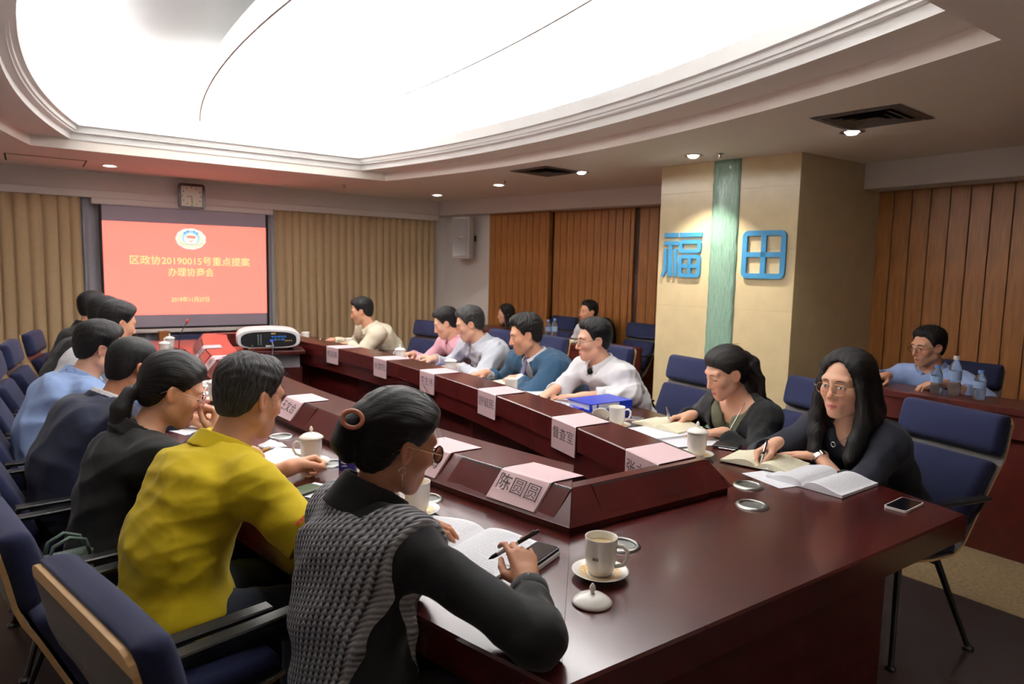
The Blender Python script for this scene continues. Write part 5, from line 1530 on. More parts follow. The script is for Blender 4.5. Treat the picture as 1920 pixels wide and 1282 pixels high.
# ================================================================= THE PEOPLE IN THE PHOTOGRAPH
def knit_mat():
    m = mat('chunky_grey_knit', (70, 70, 74), 0.95)
    nt = m.node_tree; b = nt.nodes['Principled BSDF']
    at = nt.nodes.new('ShaderNodeAttribute'); at.attribute_name = 'cloth'
    sp = nt.nodes.new('ShaderNodeSeparateXYZ'); nt.links.new(at.outputs['Vector'], sp.inputs[0])
    def M(op, a, b_=None, c=None):
        n = nt.nodes.new('ShaderNodeMath'); n.operation = op
        for i, v in enumerate((a, b_, c)):
            if v is None: continue
            if isinstance(v, (int, float)): n.inputs[i].default_value = v
            else: nt.links.new(v, n.inputs[i])
        return n.outputs[0]
    u_ = M('MULTIPLY', sp.outputs[2], 1 / 0.0155); fr = M('FRACT', u_); s_ = M('MULTIPLY', M('ABSOLUTE', M('SUBTRACT', fr, 0.5)), 2.0)
    rib = M('SUBTRACT', 1.0, s_)
    v_ = M('ADD', M('MULTIPLY', sp.outputs[1], 1 / 0.0125), M('MULTIPLY', s_, 0.6))
    st = M('ADD', M('MULTIPLY', M('SINE', M('MULTIPLY', v_, 6.2832)), 0.5), 0.5)
    nz = nt.nodes.new('ShaderNodeTexNoise'); nz.inputs['Scale'].default_value = 160; nz.inputs['Detail'].default_value = 3
    nt.links.new(at.outputs['Vector'], nz.inputs['Vector'])
    h = M('ADD', M('MULTIPLY', M('POWER', rib, 0.6), 0.7), M('ADD', M('MULTIPLY', st, 0.32), M('MULTIPLY', nz.outputs['Fac'], 0.3)))
    bp = nt.nodes.new('ShaderNodeBump'); bp.inputs['Strength'].default_value = 1.0; bp.inputs['Distance'].default_value = 0.006
    nt.links.new(h, bp.inputs['Height']); nt.links.new(bp.outputs[0], b.inputs['Normal'])
    mx = nt.nodes.new('ShaderNodeMix'); mx.data_type = 'RGBA'
    mx.inputs[6].default_value = (*lin((40, 40, 43)), 1); mx.inputs[7].default_value = (*lin((186, 186, 190)), 1)
    mr = nt.nodes.new('ShaderNodeMapRange'); mr.inputs[1].default_value = 0.45; mr.inputs[2].default_value = 1.15
    nt.links.new(h, mr.inputs[0]); nt.links.new(mr.outputs[0], mx.inputs[0]); nt.links.new(mx.outputs[2], b.inputs['Base Color'])
    return m
def cloth(name, rgb, rough=0.85, crease=0.22, **k):
    m = mat(name, rgb, rough, bump=k.pop('bump', (420, 0.12)), sheen=k.pop('sheen', 0.1), **k)
    nt = m.node_tree; b = nt.nodes['Principled BSDF']
    tc = nt.nodes.new('ShaderNodeTexCoord'); nz = nt.nodes.new('ShaderNodeTexNoise')
    nz.inputs['Scale'].default_value = 7; nz.inputs['Detail'].default_value = 2; nz.inputs['Distortion'].default_value = 0.7; nz.inputs['Roughness'].default_value = 0.45
    nt.links.new(tc.outputs['Object'], nz.inputs['Vector'])
    bp = nt.nodes.new('ShaderNodeBump'); bp.inputs['Strength'].default_value = crease; bp.inputs['Distance'].default_value = 0.03
    nt.links.new(nz.outputs['Fac'], bp.inputs['Height'])
    if b.inputs['Normal'].links: nt.links.new(b.inputs['Normal'].links[0].from_socket, bp.inputs['Normal'])
    nt.links.new(bp.outputs[0], b.inputs['Normal'])
    return m
C_YEL = cloth('yellow_pique', (214, 186, 10)); C_NAVY = cloth('navy_suiting', (17, 23, 48)); C_LBLUE = cloth('light_blue_poplin', (140, 164, 208))
C_BLACK = cloth('black_jersey', (13, 13, 14)); C_WHITE = cloth('white_poplin', (228, 226, 228)); C_WHITE2 = cloth('white_cotton', (222, 222, 226))
C_BLUES = cloth('petrol_blue_suiting', (27, 62, 88)); C_PGREY = cloth('pale_grey_shirting', (196, 198, 206), noise=(260, 0.06)); C_PINK = cloth('pink_shirting', (236, 178, 192))
C_BEIGE = cloth('beige_knit', (214, 204, 178), bump=(260, 0.3)); C_OLIVE = cloth('olive_tweed', (92, 92, 70), noise=(420, 0.5), bump=(420, 0.4))
C_DNAVY = cloth('dark_navy_knit', (14, 17, 32)); C_RED = cloth('dark_red_top', (130, 46, 40)); C_PBLUE = cloth('pale_blue_shirting', (146, 168, 212))
C_TIE = cloth('striped_tie', (92, 92, 122), noise=(90, 0.5, (1, 1, 3)))
C_JEANS = cloth('dark_jeans', (36, 44, 62)); C_KNIT = knit_mat()
SHIRT = dict(name='shirt', e=0.007, sleeve=1.86, cuff=True, collar=dict())
def sh(m, **k): d = dict(SHIRT); d['mat'] = m; d.update(k); return d
SHORT = dict(style='short', line='short', t=0.013, top=0.010, lift=0.006)
def hair(**k): d = dict(SHORT); d.update(k); return d
DN = (0, 0, -1)

# ---- left row, from the foreground to the far end
L1 = person('woman seated in the foreground, grey knit vest, hair bun with a brown ring, writing', (0.56, 1.37), 0.16, (0.725, 1.505, 1.10), -0.02, 0.30, 0.04,
    lw=(0.86, 1.72, 0.79), rw=(0.912, 1.205, 0.812), lpose='rest', rpose='spread', rdir=(0.30, 0.70, 0.42), rn=(0.15, 0.55, -0.80), relb=(0.805, 1.03, 0.795), lpole=(0, 0.8, -0.6),
    sw=0.155, girth=0.92, fem=True, hs=0.98, vox=0.0050, bow=0.02, skin=M_SKIND, seed=1, eyes=0.5,
    clothes=[dict(name='sweater', mat=C_BLACK, e=0.008, sleeve=1.84, wide=0.008, cuff=0.03, neck=0.030, collar=dict(h0=-0.02, h1=0.066, r0=0.082, r1=0.066, gap=0.02, flare=0.3)),
             dict(name='knit_vest', mat=C_KNIT, e=0.019, sleeve=0, hole=0.040, hem=0.50, neck=-0.030, nr=0.088, amp=0.003, waist=1.08)],
    hair=dict(style='bun', line='back', t=0.016, top=0.010, lift=0.004, fade=0.004, axis='back', conv=(-0.12, 0.0, 0.02), ridge=0.0010, mat=M_HAIRB, strands=220, fly=0.006,
              chain_pts=[(-0.16, 0, -0.06), (-0.12, 0, 0.08)],
              chains=[([(-0.07, 0, 0.075), (-0.108, 0, 0.055), (-0.136, 0, 0.02), (-0.140, 0, -0.02), (-0.120, 0, -0.048)], [0.026, 0.030, 0.029, 0.029, 0.022], 0.012, 'l', 1.25),
                      ([(-0.09, 0, 0.0), (-0.105, 0, 0.05), (-0.10, 0.0, 0.075)], [0.028, 0.026, 0.015], 0.012, 'l', 1.5)]),
    glasses=dict(rim=0.0022, mat=mat('tortoise_rim', (46, 24, 12), 0.2, coat=0.5), tmat=mat('pale_gold', (214, 180, 140), 0.25, metal=1.0), size=(0.0235, 0.0215), sq=1.0), trousers=C_BLACK)
def extras_L1(P):
    r = P['root']; hw = P['hw']
    R_ = Matrix((P['HA'][0], P['HA'][1], P['HA'][2])).transposed()
    mb = MB(); n = 28; pts = []
    ax = nrm(V(-0.45, -0.80, 0.42)); c = V(*hw(-0.128, 0.0, 0.030)) + ax * 0.040; a = nrm(np.cross(ax, P['HA'][2])); b = np.cross(ax, a)
    mb.tube([c + (a * cos(2 * pi * i / n) * 0.0235 + b * sin(2 * pi * i / n) * 0.0195) for i in range(n)], 0.0058, 10, closed=True)
    tag(mb.build('hair_ring', mat('brown_resin', (176, 104, 74), 0.25, coat=0.4), r, smooth='all'), 'glossy brown ring holding the bun')
    for sg in (-1, 1):
        mb = MB(); q = V(*hw(-0.012, sg * 0.083, -0.040))
        mb.tube([q + V(0, 0, -0.008) + (P['HA'][0] * cos(2 * pi * i / 16) + P['HA'][2] * sin(2 * pi * i / 16)) * 0.009 for i in range(16)], 0.0009, 5, closed=True)
        mb.tube([q + V(0, 0, -0.017), q + V(0, 0, -0.045)], 0.0007, 5)
        mb.build('earring', M_CHROME, r, smooth='all')
    # beaded trim round the collar and the right cuff
    rg = np.random.default_rng(4); mb = MB()
    N, bf, bl = P['N'], P['bf'], P['bl']
    for i in range(90):
        a_ = 2 * pi * i / 90 + rg.normal() * 0.02
        p = N + bf * cos(a_) * 0.083 + bl * sin(a_) * 0.081 + V(0, 0, -0.004 - 0.020 * cos(a_)) + rg.normal(size=3) * 0.0016 - P['org']
        mb.ball(p, 0.0017, 6, 4)
    mb.build('beaded_trim', M_STEEL, r)['kind'] = 'stuff'
    S_, E, W, sg = P['arms'][1]; d = nrm(W - E); a = nrm(np.cross(d, V(0, 0, 1))); b = np.cross(d, a); mb = MB()
    for i in range(44):
        a_ = 2 * pi * i / 44; p = E + (W - E) * 0.84 + (a * cos(a_) + b * sin(a_)) * 0.0435 + rg.normal(size=3) * 0.0014 - P['org']
        mb.ball(p, 0.0018, 6, 4)
    mb.build('beaded_cuff', M_STEEL, r)['kind'] = 'stuff'
extras_L1(L1)
pen('white and black ball pen in the hand of the foreground woman with the bun', (V(L1['grips'][1][0]) + V(L1['grips'][1][1])) / 2, (-0.60, 0.42, -0.45), M_DARKP, M_WHITEP)

L2 = person('man in a bright yellow polo shirt leaning on the table, thinning hair', (0.30, 2.02), 0.05, (0.541, 2.152, 1.126), 0.36, 0.28, 0.0,
    lw=(0.755, 2.44, 0.802), rw=(0.74, 1.99, 0.79), lpose='fist', rpose='rest', ldir=(0.92, 0.35, -0.05), ln=(0.35, -0.75, -0.55), lpole=(0.0, 0.7, -0.7), rpole=(0.1, -0.9, -0.5),
    sw=0.188, girth=1.08, vox=0.0054, seed=2, skin=M_SKIN, bow=0.06,
    clothes=[dict(name='polo_shirt', mat=C_YEL, e=0.012, sleeve=0.80, wide=0.014, hem=0.53, collar=dict(h0=-0.014, h1=0.040, r0=0.090, r1=0.072), amp=0.005)],
    hair=hair(t=0.013, top=0.010, lift=0.010, mat=M_HAIRG, bald=((-0.010, -0.004, 0.142), 0.028), strands=160, fly=0.004), trousers=C_JEANS)
S_, E, W, _ = L2['arms'][1]
dv = nrm(E - S_); sd = nrm(np.cross(dv, V(0, 0, 1))); 
ctr = S_ + (E - S_) * 0.70 - L2['org']
outw = nrm(V(0.15, -1.0, 0.35) - dv * (V(0.15, -1.0, 0.35) @ dv)); ex_ = nrm(np.cross(outw, dv))
text('sleeve_print', 'TRIPLE', 0.016, frame(ctr + outw * 0.0745 - dv * 0.012, ex_, -dv, outw), mat('print_red', (206, 66, 30), 0.7), L2['root'], bold=0.0004)
text('sleeve_print', 'SEMLE', 0.020, frame(ctr + outw * 0.0745 + dv * 0.010, ex_, -dv, outw), mat('print_green', (40, 62, 40), 0.7), L2['root'], bold=0.0006)

L3 = person('woman in black with a low ponytail and glasses resting her mouth on her fist', (0.19, 2.60), 0.06, (0.397, 2.617, 1.085), -0.06, 0.42, 0.0,
    lw=(0.62, 2.86, 0.785), rw=(0.515, 2.575, 0.925), lpose='rest', rpose='fist', rdir=(0.15, 0.15, 0.98), rn=(-0.95, 0.25, 0.1), rpole=(0.5, -0.5, -0.9),
    sw=0.165, girth=0.98, fem=True, hs=0.99, vox=0.0063, seed=3, skin=M_SKINF, eyes=0.3,
    clothes=[dict(name='jacket', mat=C_BLACK, e=0.012, sleeve=1.86, wide=0.008, collar=dict(h0=-0.02, h1=0.030, r0=0.085, r1=0.070), amp=0.005)],
    hair=dict(style='tail', line='back', t=0.015, top=0.010, fade=0.004, axis='back', conv=(-0.115, 0.0, -0.035), ridge=0.0010, strands=120, fly=0.003,
              chain_pts=[(-0.18, -0.03, -0.34)],
              chains=[([(-0.095, 0, -0.03), (-0.125, 0, -0.050), (-0.130, -0.005, -0.11), (-0.100, -0.01, -0.19), (-0.065, -0.015, -0.27), (-0.045, -0.02, -0.32)], [0.024, 0.022, 0.032, 0.038, 0.028, 0.008], 0.010, 'l', 1.3)]),
    glasses=dict(rim=0.0014, mat=mat('clear_pink_rim', (214, 176, 180), 0.2, coat=0.4), size=(0.0235, 0.0185)), trousers=C_BLACK)
mb = MB(); c = V(*L3['hw'](-0.124, 0, -0.055)); mb.tube([c + (L3['HA'][1] * cos(2 * pi * i / 18) * 0.022 + nrm(L3['HA'][0] * 0.5 + L3['HA'][2] * -0.2) * sin(2 * pi * i / 18) * 0.018) for i in range(18)], 0.006, 6, closed=True)
mb.build('hair_tie', M_DARKP, L3['root'], smooth='all')
mb = MB(); rg = np.random.default_rng(8)
for i in range(22): mb.ball(c + L3['HA'][2] * 0.012 + rg.normal(size=3) * 0.008, 0.0042, 7, 5)
mb.build('sparkling_hair_clip', M_CHROME, L3['root'], smooth='all')

L4 = person('man with a crew cut in a dark navy suit jacket', (0.11, 3.16), 0.04, (0.345, 3.27, 1.085), 0.34, 0.34, 0.0,
    lw=(0.60, 3.5, 0.79), rw=(0.60, 3.15, 0.79), sw=0.192, girth=1.08, vox=0.0080, seed=4, skin=M_SKIND, bow=0.07,
    clothes=[dict(name='shirt', mat=C_WHITE, e=0.004, sleeve=0, collar=dict(h0=-0.012, h1=0.044)), dict(name='suit_jacket', mat=C_NAVY, e=0.020, sleeve=1.84, wide=0.012, collar=dict(h0=-0.03, h1=0.026, r0=0.094, r1=0.078, gap=0.05), vneck=(0.28, 0.055), amp=0.005, neck=0.004)],
    hair=hair(style='crew', t=0.0065, top=0.006, lift=0.002, fade=0.003, side=0.5, ridge=0.0006, vox=0.005), trousers=C_NAVY)
L5 = person('man with glasses in a light blue shirt leaning forward', (0.05, 3.80), 0.02, (0.274, 3.938, 1.10), 0.12, 0.30, 0.0,
    lw=(0.56, 4.15, 0.79), rw=(0.56, 3.80, 0.79), sw=0.185, girth=1.12, vox=0.0085, seed=5, skin=M_SKINF, bow=0.07,
    clothes=[sh(C_LBLUE, e=0.010, wide=0.010, amp=0.010)], hair=hair(t=0.017, top=0.012, lift=0.007, line='short'), glasses=dict(rim=0.0011, mat=M_BLACK))
L6 = person('man in a white shirt half hidden behind the man in light blue', (0.12, 4.62), 0.0, (0.436, 4.83, 1.155), 0.30, 0.32, 0.0,
    lw=(0.62, 5.0, 0.79), rw=(0.60, 4.65, 0.79), sw=0.185, girth=1.05, vox=0.009, seed=6, clothes=[sh(C_WHITE2, e=0.010)], hair=hair(t=0.018), bow=0.06)
L7 = person('dark-haired man near the far end of the left row, only his head top showing', (0.12, 5.40), 0.0, (0.43, 5.56, 1.150), 0.28, 0.34, 0.0,
    lw=(0.64, 5.7, 0.79), rw=(0.62, 5.4, 0.79), sw=0.18, vox=0.009, seed=7, clothes=[sh(C_BLACK, e=0.010)], hair=hair(t=0.018), bow=0.06)
L8 = person('man in a black jacket at the far end of the left row, before the screen', (0.20, 6.20), 0.0, (0.405, 6.31, 1.165), 0.55, 0.12, 0.0,
    lw=(0.66, 6.45, 0.79), rw=(0.64, 6.12, 0.79), sw=0.185, girth=1.05, vox=0.009, seed=8, clothes=[sh(C_BLACK, e=0.014)], hair=hair(t=0.014, top=0.008))

# ---- right row, from the near end to the far end
R7 = person('woman with long black hair and glasses in a dark navy top, looking up while writing', (3.00, 1.42), 3.02, (2.722, 1.469, 1.094), 3.10, 0.06, 0.0,
    lw=(2.665, 1.535, 0.790), rw=(2.52, 1.645, 0.835), lpose='flat', rpose='pen', ldir=(-0.42, 0.90, -0.10), rdir=(-0.70, 0.42, -0.42), rn=(-0.25, -0.35, -0.9), ln=(0, 0, -1), lpole=(-0.3, -1.0, -0.5), rpole=(0.2, 0.9, -0.7),
    sw=0.162, girth=1.02, fem=True, full=0.009, hs=1.06, vox=0.0048, seed=9, skin=M_SKINF, eyes=0.72,
    clothes=[dict(name='top', mat=C_DNAVY, e=0.012, sleeve=(1.40, 1.45), wide=0.012, neck=0.0, nr=0.075, vneck=(0.13, 0.055), amp=0.004, cuff=0.022)],
    hair=dict(style='long', line='long', t=0.016, top=0.012, axis='down', ridge=0.0008, strands=70, fly=0.0012, oval=0.128, ovw=0.066,
              chain_pts=[(0.06, 0.12, -0.32), (0.06, -0.12, -0.32), (-0.1, 0, -0.3)],
              chains=[([(0.030, sg * 0.060, 0.070), (0.036, sg * 0.080, 0.01), (0.030, sg * 0.090, -0.06), (0.034, sg * 0.094, -0.13), (0.052, sg * 0.084, -0.20), (0.072, sg * 0.074, -0.26), (0.070, sg * 0.060, -0.30)], [0.016, 0.020, 0.026, 0.032, 0.034, 0.028, 0.010], 0.016) for sg in (1, -1)] +
                     [([(-0.06, sg * 0.045, 0.0), (-0.075, sg * 0.055, -0.10), (-0.07, sg * 0.06, -0.20), (-0.06, sg * 0.05, -0.27)], [0.055, 0.052, 0.046, 0.02], 0.03) for sg in (1, -1)] +
                     [([(0.0, sg * 0.080, -0.02), (-0.02, sg * 0.092, -0.12), (-0.01, sg * 0.10, -0.22), (0.0, sg * 0.085, -0.28)], [0.025, 0.036, 0.036, 0.015], 0.02) for sg in (1, -1)]),
    glasses=dict(rim=0.0010, mat=mat('gold_rim', (180, 150, 100), 0.25, metal=1.0), size=(0.0255, 0.0205), sq=0.85))
def extras_R7(P):
    r = P['root']; S_, E, W, sg = P['arms'][0]; d = nrm(W - E); o = P['org']
    a = nrm(np.cross(d, V(0, 0, 1))); b = np.cross(a, d)
    mb = MB(); n = 24
    rings = []
    for s_ in (-0.009, 0.009):
        pass
    c = W - d * 0.012
    for k in (0,):
        R_ = [[tuple(c + d * s_ + (a * cos(2 * pi * i / n) * q * 1.12 + b * sin(2 * pi * i / n) * q) - o) for i in range(n)] for s_, q in ((-0.009, 0.0285), (-0.009, 0.0305), (0.009, 0.0305), (0.009, 0.0285))]
        mb.loft(R_, cap=False)
    mb.build('watch_strap', M_STEEL, r, smooth=True)
    MB().box(tuple(c + b * 0.031 - o), (0.026, 0.020, 0.007), rot=Matrix((d, a, b)).transposed(), bevel=0.002).build('watch_face', M_STEEL, r)
    N, bf, bl = P['N'], P['bf'], P['bl']
    mb = MB(); mb.tube([N + bf * (0.045 + 0.065 * sin(pi * t)) + bl * (0.075 - 0.15 * t) + V(0, 0, 0.012 - 0.085 * sin(pi * t)) - o for t in np.linspace(0, 1, 15)], 0.0012, 5)
    mb.build('necklace', M_DARKP, r)
    mb = MB(); q = N + bf * 0.112 + V(0, 0, -0.078) - o
    mb.tube([q + (bl * cos(2 * pi * i / 14) + V(0, 0, 1) * sin(2 * pi * i / 14)) * 0.010 for i in range(14)], 0.0016, 6, closed=True); mb.build('pendant', M_STEEL, r, smooth='all')
    mb = MB(); q = E + nrm(W - E) * 0.05 + V(-0.02, -0.05, -0.004) - o; mb.ball(q, 0.005, 10, 7); mb.build('pearl_button', M_PORC, r, smooth='all')
extras_R7(R7)
g = (V(R7['grips'][1][0]) + V(R7['grips'][1][1])) / 2
pen('silver and black pen in the hand of the long-haired woman', g, (-0.45, -0.10, -0.85), M_DARKP, M_STEEL)

R6 = person('woman in a black cardigan with a curly ponytail looking down and writing', (3.03, 2.10), 3.05, (2.736, 2.075, 1.058), 2.78, 0.36, 0.0,
    lw=(2.68, 2.03, 0.785), rw=(2.735, 2.275, 0.815), lpose='flat', rpose='pen', ldir=(-0.85, 0.50, -0.05), rdir=(-0.62, 0.70, -0.28), rn=(-0.3, -0.4, -0.85), lpole=(0, -0.9, -0.6), rpole=(0.3, 0.9, -0.6),
    sw=0.160, girth=0.94, fem=True, hs=0.97, vox=0.0055, seed=10, skin=M_SKINF, eyes=0.3,
    clothes=[dict(name='olive_top', mat=C_OLIVE, e=0.004, sleeve=0, neck=-0.02, nr=0.080, vneck=(0.16, 0.06)), dict(name='cardigan', mat=C_BLACK, e=0.015, sleeve=1.90, wide=0.007, neck=-0.004, nr=0.078, vneck=(0.48, 0.115), amp=0.005)],
    hair=dict(style='tail', line='back', t=0.014, top=0.012, fade=0.004, axis='back', conv=(-0.115, 0.0, 0.03), ridge=0.0010, mat=M_HAIRB, strands=100, fly=0.003, amp=0.0,
              chain_pts=[(-0.20, -0.08, -0.30), (-0.12, 0.08, 0.1)],
              chains=[([(-0.09, 0, 0.045), (-0.125, 0, 0.045), (-0.150, 0.0, 0.0), (-0.145, -0.01, -0.08), (-0.13, -0.02, -0.17), (-0.115, -0.035, -0.25)], [0.024, 0.026, 0.036, 0.042, 0.042, 0.016], 0.014, 'l', 1.35),
                      ([(-0.13, 0.03, 0.0), (-0.15, 0.05, -0.08), (-0.13, 0.055, -0.16), (-0.145, 0.045, -0.22)], [0.018, 0.020, 0.018, 0.008], 0.008), ([(-0.13, -0.03, 0.0), (-0.16, -0.055, -0.06), (-0.14, -0.065, -0.14), (-0.16, -0.06, -0.21)], [0.018, 0.020, 0.020, 0.008], 0.008)]))
mb = MB(); c = V(*R6['hw'](-0.110, 0, 0.048)); mb.tube([c + (R6['HA'][1] * cos(2 * pi * i / 18) * 0.028 + R6['HA'][2] * sin(2 * pi * i / 18) * 0.024) for i in range(18)], 0.006, 6, closed=True)
mb.build('hair_tie', mat('pale_hair_tie', (190, 150, 140), 0.6), R6['root'], smooth='all')
N, bf, bl = R6['N'], R6['bf'], R6['bl']
mb = MB(); mb.tube([N + bf * (0.035 + 0.125 * min(t * 1.5, 1.0)) + bl * (0.062 - 0.03 * t) + V(0, 0, 0.005 - 0.30 * t) - R6['org'] for t in np.linspace(0, 1, 12)], 0.0022, 6)
mb.build('lanyard', M_STEEL, R6['root'], smooth='all')
g = (V(R6['grips'][1][0]) + V(R6['grips'][1][1])) / 2
pen('patterned silver pen in the hand of the woman in the black cardigan', g, (0.12, -0.22, -0.95), M_STEEL, M_WHITEP)

R5 = person('man with glasses in a white shirt with a lapel microphone, arms on the table', (3.13, 3.08), pi, (2.853, 3.162, 1.111), 2.74, 0.14, 0.0,
    lw=(2.67, 3.03, 0.795), rw=(2.60, 3.215, 0.815), lelb=(2.90, 2.86, 0.805), lpose='flat', rpose='fist', ldir=(-0.55, 0.82, -0.08), rdir=(-0.80, 0.30, -0.45), rn=(-0.3, 0.2, -0.9), lpole=(-0.2, -1.0, -0.3), rpole=(0.2, 0.8, -0.8),
    sw=0.190, girth=1.06, vox=0.0058, seed=11, skin=M_SKINF, eyes=0.45,
    clothes=[sh(C_WHITE, e=0.011, wide=0.012, sleeve=(1.70, 1.88), amp=0.011)], hair=hair(t=0.012, top=0.016, lift=0.007, fade=0.009, part=-0.035, strands=60), glasses=dict(rim=0.0012, mat=M_BLACK, size=(0.0245, 0.0165)))
mb = MB(); c = R5['N'] + R5['bf'] * 0.090 + R5['bl'] * -0.010 + V(0, 0, -0.035) - R5['org']; mb.ball(c, 0.019, 14, 9, (0.9, 0.9, 1.15)); mb.build('lapel_microphone', mat('foam_black', (16, 16, 17), 0.95), R5['root'], smooth='all')
for k in range(3):
    q = R5['chest'] + R5['bf'] * (0.122 + 0.0 * k) + R5['T'] * (0.06 - 0.075 * k) - R5['org']
    o = MB().lathe([(0.0055, 0.0), (0.005, 0.002)], n=10).build('button', M_DARKP, R5['root']); o.matrix_local = frame(q + R5['bf'] * 0.004, R5['bl'], (0, 0, 1), R5['bf'])
g = (V(R5['grips'][1][0]) + V(R5['grips'][1][1])) / 2
pen('dark pen in the fist of the man in the white shirt', g, (-0.75, 0.15, -0.55), M_DARKP, M_DARKP, L=0.13)

R4 = person('man with short wavy hair in a petrol blue suit and striped tie, hand stretched out', (3.12, 3.74), pi, (2.775, 3.769, 1.093), 2.66, 0.28, 0.0,
    lw=(2.74, 3.76, 0.80), rw=(2.64, 4.06, 0.80), lpose='rest', rpose='rest', rdir=(-0.95, 0.25, -0.12), ldir=(-0.4, 0.9, -0.05), lpole=(-0.2, -1.0, -0.3), rpole=(0.3, 0.7, -0.8),
    sw=0.205, girth=1.14, full=0.006, hs=1.05, vox=0.0062, seed=12, skin=M_SKIN, eyes=0.3,
    clothes=[dict(name='shirt', mat=C_WHITE, e=0.002, sleeve=1.95, cuff=0.03, collar=dict(h0=-0.012, h1=0.044)), dict(name='suit_jacket', mat=C_BLUES, e=0.020, sleeve=1.72, wide=0.012, neck=0.004, vneck=(0.40, 0.075), collar=dict(h0=-0.03, h1=0.024, r0=0.096, r1=0.080, gap=0.06), amp=0.006)],
    hair=hair(t=0.016, top=0.014, lift=0.010, ridge=0.004, mat=M_HAIRB))
def tie(P):
    N, bf, bl, o = P['N'], P['bf'], P['bl'], P['org']
    mb = MB(); rings = []
    for z_, f_, w_ in ((0.006, 0.078, 0.014), (-0.022, 0.092, 0.012), (-0.03, 0.096, 0.016), (-0.14, 0.130, 0.026), (-0.26, 0.138, 0.032)):
        c = N + bf * f_ + V(0, 0, z_) - o
        rings.append([tuple(c - bl * w_ + bf * 0.004), tuple(c + bl * w_ + bf * 0.004), tuple(c + bl * w_ - bf * 0.006), tuple(c - bl * w_ - bf * 0.006)])
    mb.loft(rings); return mb.build('tie', C_TIE, P['root'], smooth=True)
tie(R4)
R3 = person('grey-haired man with glasses in a pale grey shirt, writing with his head bowed', (3.12, 4.50), pi, (2.804, 4.551, 1.106), 2.64, 0.36, 0.0,
    lw=(2.66, 4.46, 0.79), rw=(2.62, 4.80, 0.815), lpose='flat', rpose='pen', ldir=(-0.6, 0.8, -0.05), rdir=(-0.75, 0.55, -0.3), rn=(-0.3, -0.3, -0.9), lpole=(0, -1.0, -0.5), rpole=(0.2, 0.8, -0.7),
    sw=0.195, girth=1.10, vox=0.0066, seed=13, skin=M_SKINF, eyes=0.3, hs=1.03,
    clothes=[sh(C_PGREY, e=0.011, wide=0.010, amp=0.010)], hair=hair(t=0.018, top=0.010, lift=0.006, mat=M_HAIRG), glasses=dict(rim=0.0010, mat=mat('rosy_rim', (170, 90, 80), 0.3), size=(0.024, 0.016)))
g = (V(R3['grips'][1][0]) + V(R3['grips'][1][1])) / 2
pen('white pen in the hand of the grey-haired man', g, (-0.12, -0.25, -0.95), M_WHITEP, M_STEEL)
R2 = person('man in a pink shirt reading, partly behind the grey-haired man', (3.22, 5.10), pi, (2.89, 5.075, 1.070), 2.62, 0.42, 0.0,
    lw=(2.70, 4.95, 0.79), rw=(2.68, 5.30, 0.79), sw=0.182, vox=0.0078, seed=14, skin=M_SKINF, eyes=0.3, clothes=[sh(C_PINK, e=0.010)], hair=hair(t=0.016, top=0.014))
R1 = person('man in a beige sweater at the far end of the right row, writing', (2.97, 6.22), 3.05, (2.613, 6.225, 1.108), 2.58, 0.26, 0.0,
    lw=(2.50, 6.22, 0.80), rw=(2.44, 6.58, 0.80), lpose='flat', rpose='pen', rdir=(-0.8, 0.5, -0.2), ldir=(-0.7, 0.6, -0.05), lpole=(0, -1.0, -0.3), rpole=(0.2, 0.7, -0.7),
    sw=0.192, girth=1.08, vox=0.0078, seed=15, skin=M_SKIN, eyes=0.3, clothes=[dict(name='sweater', mat=C_BEIGE, e=0.014, sleeve=1.88, wide=0.012, collar=dict(h0=-0.02, h1=0.034, r0=0.086, r1=0.070), amp=0.006)],
    hair=hair(t=0.012, top=0.014, lift=0.010))
g = (V(R1['grips'][1][0]) + V(R1['grips'][1][1])) / 2
pen('white pen in the hand of the man in the beige sweater', g, (-0.1, -0.3, -0.9), M_WHITEP, M_WHITEP)

# ---- second row by the wood wall
B1 = person('long-haired woman in a black cardigan and dark red top by the wood wall', (5.10, 7.00), 2.9, (4.886, 7.065, 0.985), 2.75, 0.10, 0.0,
    sw=0.155, girth=0.9, fem=True, hs=0.96, vox=0.010, seed=16, skin=M_SKINF, legs=False,
    clothes=[dict(name='red_top', mat=C_RED, e=0.002, sleeve=0, neck=0.0, nr=0.07), dict(name='cardigan', mat=C_BLACK, e=0.016, sleeve=1.9, neck=0.0, nr=0.072, vneck=(0.40, 0.07))],
    hair=dict(style='long', line='long', t=0.014, top=0.010, axis='down', vox=0.007, part=0.0, chain_pts=[(0.0, 0.12, -0.3), (0.0, -0.12, -0.3)],
              chains=[([(0.02, sg * 0.065, 0.05), (0.01, sg * 0.082, -0.04), (-0.005, sg * 0.085, -0.13), (0.0, sg * 0.075, -0.20)], [0.018, 0.024, 0.030, 0.014], 0.02) for sg in (1, -1)] + [([(-0.06, 0, 0), (-0.075, 0, -0.12), (-0.06, 0, -0.2)], [0.06, 0.06, 0.03], 0.03, 'l', 1.3)]))
B2 = person('young man in a white shirt sitting upright by the wood wall', (5.25, 5.72), 3.0, (5.138, 5.792, 1.087), 2.95, 0.05, 0.0,
    sw=0.185, vox=0.010, seed=17, skin=M_SKIN, legs=False, clothes=[sh(C_WHITE2, e=0.010, cuff=None)], hair=hair(t=0.012, vox=0.007))
